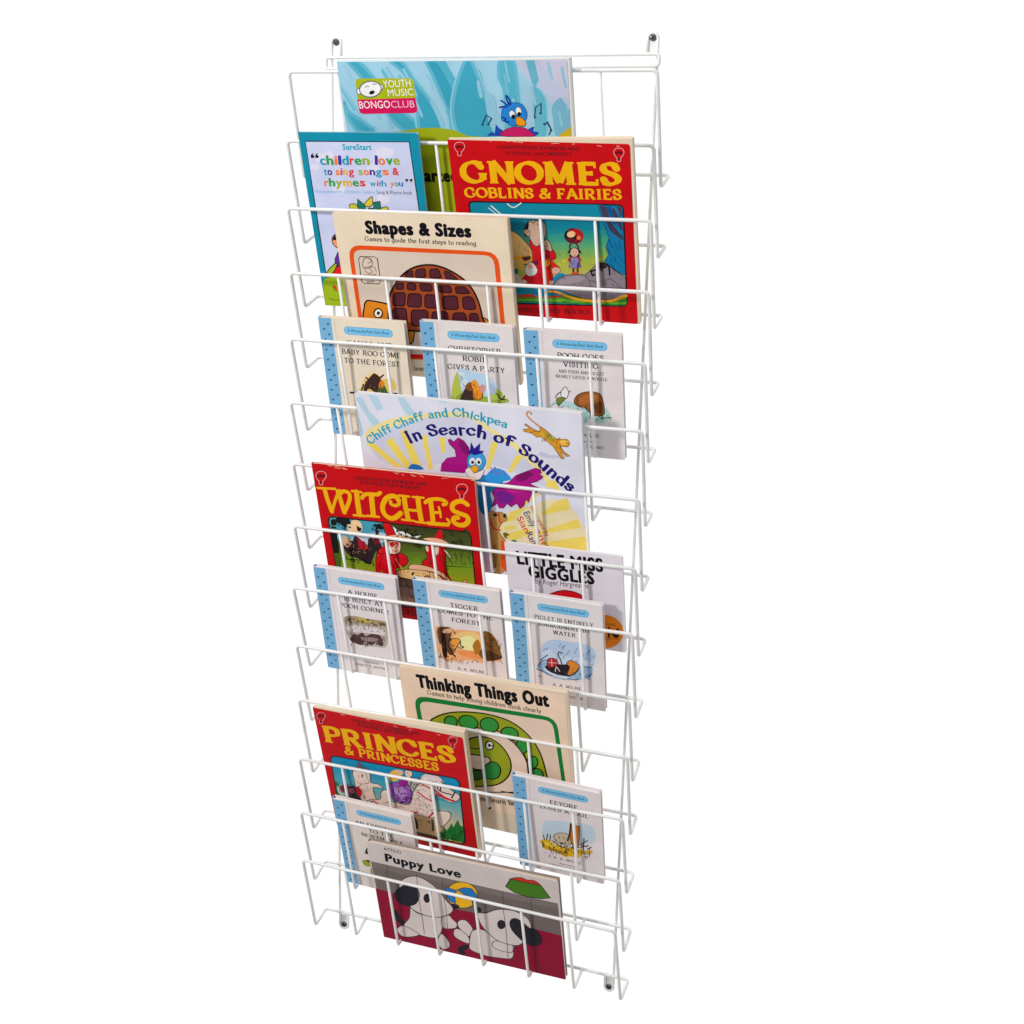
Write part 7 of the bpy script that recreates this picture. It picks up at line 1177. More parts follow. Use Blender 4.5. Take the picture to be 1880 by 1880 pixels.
D|d8a040|58.7 99.6 0.91 3.0 62.7 96.7 0.83 2.4 54.6 92.7 0.63 0.9 41.0 90.4 0.75 2.1 46.5 97.8 0.62 1.1 62.6 100.0 0.73 2.9 42.0 101.6 0.84 2.7 40.0 91.9 0.91 0.2 55.4 95.7 0.79 3.0 40.9 99.0 0.87 1.0 46.3 92.8 0.95 0.8 51.4 99.2 0.75 1.9
D|2a1c20|51.5 83.6 2.48 0.0 39.3 77.5 1.88 1.0 55.3 100.8 2.35 1.1 56.2 107.5 2.12 0.7 76.4 96.6 2.25 2.4 74.0 104.7 1.48 1.5 62.5 99.9 2.17 2.1 35.0 97.2 2.51 0.3 67.4 106.0 2.21 2.3 44.6 76.6 1.77 0.6 42.7 85.2 1.60 0.2 39.5 76.2 1.49 1.5 63.1 78.6 1.29 0.7 32.7 100.7 2.69 0.8 30.2 91.5 1.77 2.3 58.1 88.5 1.24 1.7 32.3 102.4 1.75 1.3 66.7 105.6 1.45 0.5 52.0 89.7 2.08 0.7 47.5 93.0 1.12 1.8 38.9 106.1 2.63 0.2 64.7 92.4 1.14 1.6 48.1 90.5 2.59 3.1 61.5 96.9 1.73 2.4
P|101410|l|11.3 116.1 20.4 116.3 18.4 62.3 12.0 68.0
P|3f5a1a|l|11.8 85.9 20.9 87.2 18.7 59.7 12.1 60.7
P|e8e0d8|l|99.2 136.0 105.6 130.6 114.7 129.3 125.7 124.5 136.4 127.1 130.2 122.6 114.1 124.3 102.4 124.1
D|14181a|131.5 130.9 1.05 1.1 110.3 126.1 1.53 1.0 104.8 129.5 2.70 0.8 125.8 122.2 2.48 0.7 107.1 132.1 1.03 0.6 136.6 128.6 2.38 1.5 118.1 121.1 1.16 1.5 105.4 125.9 1.52 1.7 124.6 128.4 2.13 2.0 115.7 127.8 1.69 1.3 103.9 131.9 1.10 2.2 101.4 126.3 1.21 0.1 123.6 127.4 2.80 1.0 107.2 124.1 1.62 2.4 129.0 127.5 1.46 0.1 114.4 131.6 2.33 1.4 118.9 124.3 1.76 1.9 130.2 127.5 2.63 0.7 105.0 132.5 2.70 2.0 108.2 125.8 2.71 2.7 105.3 128.8 1.51 1.8 127.5 128.9 2.10 1.6
P|c00a1a|l|86.7 138.8 96.1 138.8 101.1 122.7 90.2 120.0
P|d8a080|c|90.2 120.0 102.4 123.8 118.5 122.4 119.4 120.0 92.1 116.6
P|d8a890|c|90.4 112.6 97.7 114.8 105.9 114.6 106.8 107.2 102.7 97.9 91.7 95.2 90.1 101.3
S|3a1a14|0.72|C|90.4 112.6 97.7 114.8 105.9 114.6 106.8 107.2 102.7 97.9 91.7 95.2 90.1 101.3
P|a81020|l|91.4 111.5 97.6 113.5 99.3 108.8 93.0 105.4
P|c02a24|l|98.6 112.4 104.7 114.4 103.8 106.8
P|e8e4dc|l|90.9 107.7 94.2 100.6 91.6 94.6 88.8 99.9
P|c00a1a|c|72.4 92.7 81.0 103.9 89.1 102.4 91.6 93.9 106.3 98.4 112.8 94.2 114.5 88.1 108.7 79.8 96.2 74.2 95.6 60.1 70.5 60.4 68.7 74.3
S|3a060c|0.98|C|72.4 92.7 81.0 103.9 89.1 102.4 91.6 93.9 106.3 98.4 112.8 94.2 114.5 88.1 108.7 79.8 96.2 74.2 95.6 60.1 70.5 60.4 68.7 74.3
S|6a0a12|0.85|c|95.0 93.1 96.3 84.4 92.7 75.0
S|6a0a12|0.85|c|74.1 87.8 82.2 95.2
P|c00a1a|l|165.0 138.9 162.1 138.9 152.3 125.4 164.8 124.6
P|e0a888|c|138.2 122.4 149.0 126.0 164.9 124.8 175.5 117.3 172.9 114.3 158.4 117.6
S|3a1a14|0.71|C|138.2 122.4 149.0 126.0 164.9 124.8 175.5 117.3 172.9 114.3 158.4 117.6
P|c00a1a|c|139.9 106.5 147.9 116.2 166.1 114.9 165.2 95.0 165.7 77.5 171.1 61.8 147.0 64.7 132.9 85.6 141.1 96.7
S|3a060c|0.95|C|139.9 106.5 147.9 116.2 166.1 114.9 165.2 95.0 165.7 77.5 171.1 61.8 147.0 64.7 132.9 85.6 141.1 96.7
P|e0b8a0|c|152.2 113.1 158.6 113.9 157.1 105.1 153.2 100.8 151.4 105.6
S|3a1a14|0.71|C|152.2 113.1 158.6 113.9 157.1 105.1 153.2 100.8 151.4 105.6
P|d0c0b0|c|140.5 111.6 143.6 113.8 144.0 107.1 141.5 105.5
S|c8bcac|1.89|c|165.6 109.9 168.7 106.6 171.7 102.0
P|6a4a4a|l|93.2 17.8 96.2 69.1 99.3 60.6 120.7 61.0 146.7 62.1 161.0 65.4 169.9 61.6 165.8 21.2
S|1a0c0c|0.98|L|93.2 17.8 96.2 69.1 99.3 60.6 120.7 61.0 146.7 62.1 161.0 65.4 169.9 61.6 165.8 21.2
P|a8846a|c|94.8 34.0 117.3 32.1 117.9 27.0 94.0 27.3
P|8a6a60|c|95.2 47.1 118.9 45.3 118.9 34.9 94.2 33.9
P|e4b078|c|96.8 69.2 100.8 73.0 113.0 75.9 130.8 77.1 148.1 75.0 157.9 68.8 156.2 63.5 134.9 61.8 111.2 61.0 99.6 63.2
S|1a0c0c|0.98|C|96.8 69.2 100.8 73.0 113.0 75.9 130.8 77.1 148.1 75.0 157.9 68.8 156.2 63.5 134.9 61.8 111.2 61.0 99.6 63.2
P|e0a884|c|114.0 79.2 118.7 83.9 131.6 84.8 146.5 82.4 159.9 76.7 169.2 66.6 166.4 61.1 158.1 71.4 142.4 76.8 116.6 76.4
S|1a0c0c|0.85|C|114.0 79.2 118.7 83.9 131.6 84.8 146.5 82.4 159.9 76.7 169.2 66.6 166.4 61.1 158.1 71.4 142.4 76.8 116.6 76.4
S|e0a860|1.21|c|98.0 88.5 102.7 79.0 108.3 70.8
P|2a1a10|c|116.2 68.1 118.5 72.2 120.9 72.5 118.5 67.8
S|4a2a18|1.70|c|134.4 67.4 139.3 70.0 140.7 66.4
S|8a8a20|1.22|c|123.8 67.9 128.6 67.9
P|c89060|c|185.5 67.6 188.2 71.8 190.7 68.4 189.7 63.2 186.1 62.0
S|4a2a10|0.60|C|185.5 67.6 188.2 71.8 190.7 68.4 189.7 63.2 186.1 62.0
H|6a0610|0.73|91.0 80.3 92.7 77.6 93.8 76.4 81.9 69.1 82.2 66.7 82.2 63.6 77.6 71.9 76.3 68.5 76.9 65.8 100.1 90.5 99.3 87.7 100.8 83.1 76.9 65.4 78.4 61.6 78.5 57.9 105.0 74.9 107.1 72.6 106.8 69.1 103.1 74.0 102.7 70.7 105.0 64.5 96.7 71.3 98.5 69.8 99.3 66.5 98.3 83.8 97.4 80.8 99.0 76.4 95.0 94.5 94.7 92.7 96.1 89.7 87.0 70.4 86.5 66.1 86.3 62.8 85.6 93.4 88.6 89.9 89.7 87.3 96.7 85.5 97.3 82.7 97.3 80.0 101.5 96.2 102.3 92.0 101.7 87.6 109.5 93.9 109.4 90.4 111.5 89.1 74.5 76.9 73.5 72.5 75.2 70.4
H|6a0610|0.71|156.3 80.8 157.4 74.8 158.2 71.3 144.9 95.7 145.3 90.3 146.2 87.7 145.1 93.5 144.7 90.5 144.0 86.0 144.7 104.2 144.9 101.1 144.8 99.1 148.0 101.2 148.1 96.1 148.0 90.0 152.5 68.4 152.0 65.1 151.4 61.9 151.6 107.4 152.7 102.7 151.7 99.7 141.8 77.0 141.6 70.6 143.2 68.2 145.6 72.8 147.5 69.6 145.5 62.6 150.9 70.7 150.2 66.2 150.4 63.2 159.2 101.8 158.9 98.5 157.2 93.9 159.3 94.8 159.4 92.4 160.0 89.9 151.4 94.2 151.1 92.4 151.8 89.1 162.5 81.6 164.7 78.7 165.0 74.0
H|10140e|0.83|113.7 130.8 114.7 129.0 115.3 127.0 129.4 121.4 128.6 119.6 128.2 118.7 123.5 124.5 123.0 125.5 122.8 126.2 114.8 120.3 114.9 122.1 115.4 124.3 126.1 124.7 127.5 124.5 128.5 123.2 112.0 132.5 110.9 133.1 110.0 133.5 104.7 121.7 104.0 122.3 102.8 122.1 124.6 124.9 123.2 126.9 121.4 127.2 126.0 125.6 124.6 124.5 123.9 122.5 115.2 128.0 116.2 129.6 116.6 130.4 119.4 131.6 119.0 132.3 119.0 133.6 107.2 130.0 108.5 129.6 109.3 129.9 105.0 119.1 106.6 118.7 107.7 118.7 125.3 125.1 127.4 126.3 128.5 127.3 103.1 120.4 103.7 119.6 104.0 118.7 105.1 123.9 105.0 123.1 103.9 121.7 132.4 119.5 132.4 120.4 133.4 122.1 116.2 132.0 118.3 133.9 119.0 134.8 115.5 131.0 116.2 128.1 115.5 126.2 119.8 129.1 117.5 129.8 116.0 130.9 133.7 119.3 135.5 117.5 135.9 116.3 117.3 122.2 115.3 123.2 114.3 123.5 128.0 131.2 128.9 132.2 131.4 135.0 111.7 122.6 111.2 120.4 110.7 119.0 115.7 125.3 117.5 124.4 118.4 124.4 110.0 118.7 107.1 118.3 105.5 117.6
H|10140e|0.85|16.6 133.4 16.9 134.5 18.1 136.4 22.6 121.7 20.9 122.1 18.6 120.8 20.7 124.3 19.1 123.1 17.9 122.9 15.9 124.7 17.4 123.2 18.3 122.1 34.0 124.1 32.3 123.6 31.2 122.5 28.4 136.8 29.4 137.2 30.7 136.8 30.8 129.0 32.3 129.6 33.6 130.6 22.3 136.6 21.7 139.3 21.6 141.0 19.7 124.8 18.2 124.3 17.4 123.5 22.7 136.6 22.7 138.0 22.5 139.0 32.0 125.7 30.9 125.1 28.8 124.5 41.4 140.0 40.4 138.5 38.6 135.2 17.2 128.0 17.9 130.0 18.0 131.4 29.9 126.7 30.4 128.4 31.6 129.6 18.4 132.5 20.0 131.7 22.7 132.7 39.3 137.6 39.0 134.4 39.6 133.0 15.6 125.9 14.2 123.0 14.0 121.6 20.2 135.4 22.0 134.7 22.9 133.4 16.9 134.8 15.9 134.3 14.3 132.5 13.5 126.3 12.3 126.1 9.4 127.6 29.9 134.5 28.9 132.8 27.2 131.5 32.1 125.5 33.7 126.7 34.6 127.9 31.7 124.0 32.0 121.8 32.1 119.5 18.1 136.5 17.4 135.0 16.2 132.8 16.9 134.6 17.9 133.7 18.5 132.5 19.4 123.9 18.9 124.7 17.3 126.7
H|10140e|0.84|73.2 132.9 74.1 134.2 74.7 134.8 77.1 135.9 75.3 135.5 73.1 134.2 77.8 135.2 76.7 135.2 74.8 135.6 82.1 131.8 80.8 132.2 80.0 132.0 76.4 126.9 75.1 127.0 74.2 127.4 84.6 130.4 83.6 130.7 81.9 131.6 82.5 130.3 81.5 130.1 80.4 130.6 80.8 133.8 82.5 133.5 83.2 132.3 82.9 134.5 83.8 134.9 84.9 135.4 84.2 130.5 83.4 128.9 83.4 128.0 79.8 127.6 79.6 125.6 78.2 124.1 80.5 131.4 81.8 131.9 84.3 131.3 75.6 132.3 76.5 130.7 78.0 130.5 79.0 131.3 78.3 129.9 77.5 128.3
H|160c12|0.74|23.5 77.1 24.1 74.3 23.4 72.3 75.5 81.1 74.4 78.8 73.9 75.3 65.1 79.7 65.1 78.9 65.8 77.0 51.2 82.7 51.0 81.0 51.0 79.4 45.8 89.2 45.3 85.3 44.6 82.9 37.1 94.8 36.5 93.2 37.0 91.0 35.2 81.1 33.6 78.6 33.7 76.7 69.4 95.9 69.1 94.2 69.2 92.7 55.5 81.3 56.7 78.4 56.8 77.1 52.2 82.9 51.7 81.5 51.3 80.1 36.8 87.5 36.7 85.2 37.5 82.8 54.5 92.2 53.9 90.5 54.1 88.7 28.4 82.6 28.8 80.8 28.6 79.5 38.8 97.9 39.6 96.0 39.4 94.7 24.9 76.8 24.9 74.3 25.8 71.7 53.5 81.3 53.6 78.2 54.4 76.2 65.0 80.1 65.7 76.0 65.0 74.1 47.3 91.7 46.7 90.0 46.2 86.4 44.4 91.3 44.2 89.4 44.7 88.6 37.6 81.7 37.7 79.5 36.6 76.4 76.3 95.5 76.1 94.4 76.9 92.9 73.7 98.2 73.7 96.1 73.0 93.1 60.2 98.3 59.4 96.4 59.1 94.4 28.0 96.0 26.4 91.8 26.5 90.1 65.6 94.7 66.4 91.3 66.3 89.8 46.8 100.8 46.3 97.5 46.0 96.0 63.1 94.9 62.8 93.6 62.6 90.8 59.4 90.1 58.4 88.2 58.6 86.8 37.5 82.5 38.9 79.7 38.7 78.1 77.2 87.2 77.8 85.5 76.5 82.1
D|e0b050|38.4 88.8 0.70 0.7 47.8 97.7 0.62 0.1 42.7 91.3 0.85 2.2 65.3 99.4 0.67 0.7 67.5 91.8 0.54 2.9 35.3 91.0 0.52 1.4 49.3 93.6 0.66 0.8 77.7 98.6 0.64 2.9 73.9 90.8 0.68 2.8 55.9 93.0 0.75 3.1 46.2 90.6 0.84 0.1 56.3 91.8 0.59 2.8 47.3 87.6 0.72 2.1 35.0 88.8 0.63 0.4
H|7a9a2c|0.62|66.9 76.6 67.0 74.9 66.8 73.6 173.8 77.4 173.6 76.1 173.8 74.7 177.9 67.0 179.8 65.6 179.7 62.8 133.7 60.4 134.2 59.5 134.3 57.7 135.7 74.5 136.0 72.0 135.5 69.6 27.8 75.3 27.7 71.5 28.8 69.8 174.9 68.9 175.5 65.9 175.5 63.3 113.4 73.9 113.8 72.1 113.6 71.0 151.0 79.5 151.7 78.3 151.7 76.8 86.4 59.4 86.3 56.5 86.1 54.4 182.7 55.9 182.1 54.0 182.5 50.9 47.4 65.6 46.8 63.5 46.7 61.7 34.8 50.6 35.3 49.1 35.1 47.9 44.6 60.2 43.7 57.9 43.9 55.8 142.8 58.0 141.8 54.2 142.9 52.8 103.0 53.9 102.8 52.4 103.5 51.1 170.9 64.8 170.6 63.8 170.6 61.7 97.3 60.1 97.7 58.3 97.3 57.0 121.2 68.0 121.2 66.6 120.5 63.7 158.9 65.0 159.1 64.2 159.0 62.5 149.7 76.6 149.5 75.5 150.3 73.5 111.2 55.8 110.6 52.1 110.7 50.4 91.8 63.1 91.4 61.7 92.1 58.8 34.8 60.3 35.5 58.7 35.6 56.9 127.6 54.2 126.1 50.4 126.2 48.5 133.9 54.6 134.6 51.6 134.0 49.3 51.5 69.9 52.8 68.0 52.7 66.6 76.0 69.8 76.7 66.6 76.6 65.1 39.1 67.5 40.0 63.6 39.9 61.8 147.9 66.0 146.7 63.0 147.1 61.6 147.6 68.3 146.8 66.3 147.6 63.5 106.1 56.3 104.6 53.8 104.9 50.8 56.8 62.1 58.4 59.1 58.6 57.0 48.7 60.9 48.8 59.3 47.7 55.5 98.4 55.9 97.8 53.8 97.7 52.2 139.9 61.8 140.5 60.4 140.3 59.2 132.6 74.2 132.9 71.1 134.2 69.6 38.0 73.2 38.2 71.8 38.6 69.8 70.7 59.6 70.5 56.7 70.7 53.9 112.2 74.5 112.2 73.2 111.8 71.5
H|2c3a14|0.70|188.1 111.9 188.7 109.8 188.5 108.2 177.6 96.1 178.0 94.5 179.9 92.4 200.8 98.3 201.1 94.9 202.6 92.0 184.0 127.1 184.5 125.8 183.7 122.7 186.6 108.3 187.3 105.7 186.6 103.8 197.5 100.0 197.4 96.2 197.3 93.8 173.0 103.2 172.8 100.3 173.2 98.6 170.4 107.1 171.2 105.7 170.2 102.7 190.6 97.2 191.5 95.6 191.1 93.9 171.2 110.9 171.3 110.0 171.8 108.1 179.6 108.3 179.4 104.6 179.8 102.6 199.8 118.8 200.2 116.6 199.9 115.1 180.7 101.6 179.7 98.9 180.3 97.1 170.2 99.6 170.9 97.5 170.9 96.3 171.5 97.6 171.7 96.4 172.4 94.2 185.4 99.7 186.0 97.0 185.8 94.3 183.3 118.5 183.3 115.9 183.8 114.5 178.9 106.8 179.2 106.0 180.4 103.9 179.4 119.7 181.1 117.7 182.4 114.2 169.4 101.5 168.6 99.2 169.6 96.1 186.6 107.3 186.4 105.4 186.8 101.4 172.6 95.5 173.8 93.3 174.1 89.9 195.1 106.0 196.6 104.3 197.6 101.0 198.8 113.4 199.0 109.7 201.5 107.7
H|a87840|0.61|106.1 62.2 109.3 62.2 111.7 63.0 153.7 64.0 155.2 64.3 157.0 64.1 108.1 69.8 109.7 69.9 113.2 70.4 104.3 65.1 107.7 65.9 110.6 66.2 119.5 70.0 122.8 71.9 126.1 72.3 142.9 64.8 144.9 64.5 148.6 65.5 101.9 62.8 103.7 62.9 106.0 63.8 144.2 60.7 146.1 61.6 147.3 61.5 144.2 60.0 148.4 60.2 150.9 62.8 148.7 67.9 150.8 66.3 153.2 66.6 143.4 63.4 146.5 65.0 149.9 64.2 136.2 68.9 137.3 68.2 139.8 67.9
H|3a1c1c|0.62|110.7 54.4 110.3 51.5 110.8 46.4 95.4 44.4 97.0 42.5 96.2 39.0 95.9 36.7 95.6 34.8 95.2 31.2 94.8 29.3 94.6 23.3 92.8 20.5 107.5 33.9 107.5 32.5 107.5 29.9 113.7 38.4 114.6 36.6 113.3 33.0 109.6 44.4 109.2 40.8 109.8 36.7 100.6 28.7 97.7 22.6 98.0 20.0 116.5 35.4 116.2 31.5 116.3 26.2 96.8 56.5 96.6 54.9 97.9 52.4 109.0 53.9 109.8 51.8 109.8 49.5 112.6 39.2 112.4 34.2 112.6 32.1
P|140c0a|c|96.6 106.5 96.5 106.2 96.3 105.9 96.0 105.7 95.6 105.6 95.3 105.7 95.1 105.8 94.9 106.0 94.9 106.3 95.0 106.6 95.2 106.9 95.5 107.1 95.8 107.2 96.1 107.2 96.4 107.0 96.6 106.8
P|140c0a|c|102.0 106.6 101.9 106.3 101.7 106.0 101.4 105.8 101.1 105.7 100.8 105.7 100.5 105.9 100.4 106.1 100.3 106.4 100.4 106.7 100.6 107.0 100.9 107.2 101.3 107.2 101.6 107.2 101.8 107.1 102.0 106.9
S|5a1410|0.72|c|94.8 100.6 98.2 99.8 102.0 101.6
T|650d18|slab|USBORNE STORY BOOKS|58.44 6.13 164.37 6.51 8.72 0.000'''
ART[10] = '''T|0c0a10|sans|LITTLE MISS|14.31 107.70 121.60 111.90 17.31 0.240
T|0c0a10|sans|GIGGLES|27.46 91.23 110.01 93.03 16.21 0.240
T|2a262c|italic|By Roger Hargreaves|34.80 82.61 102.48 85.71 7.20 0.000
P|c4101c|c|45.0 57.6 46.8 64.6 55.7 71.9 68.5 77.7 80.9 78.4 91.7 75.2 96.9 68.9 98.8 53.5 44.1 44.7
S|24101a|1.19|C|45.0 57.6 46.8 64.6 55.7 71.9 68.5 77.7 80.9 78.4 91.7 75.2 96.9 68.9 98.8 53.5 44.1 44.7
P|f27a18|c|142.2 26.7 139.1 17.2 132.9 9.1 124.6 3.6 115.5 1.5 107.0 3.4 100.4 8.8 96.7 16.9 96.6 26.5 99.9 36.0 106.2 44.0 114.5 49.4 123.5 51.2 131.8 49.4 138.3 44.1 142.0 36.1
T|20140c|sans|2|124.27 35.08 123.30 18.39 13.38 0.120
T|6a3410|sans|LITTLE MISS|113.80 36.53 133.61 36.96 3.19 0.000
T|6a3410|sans|COLLECTION|118.99 13.93 136.98 18.00 3.23 0.000'''
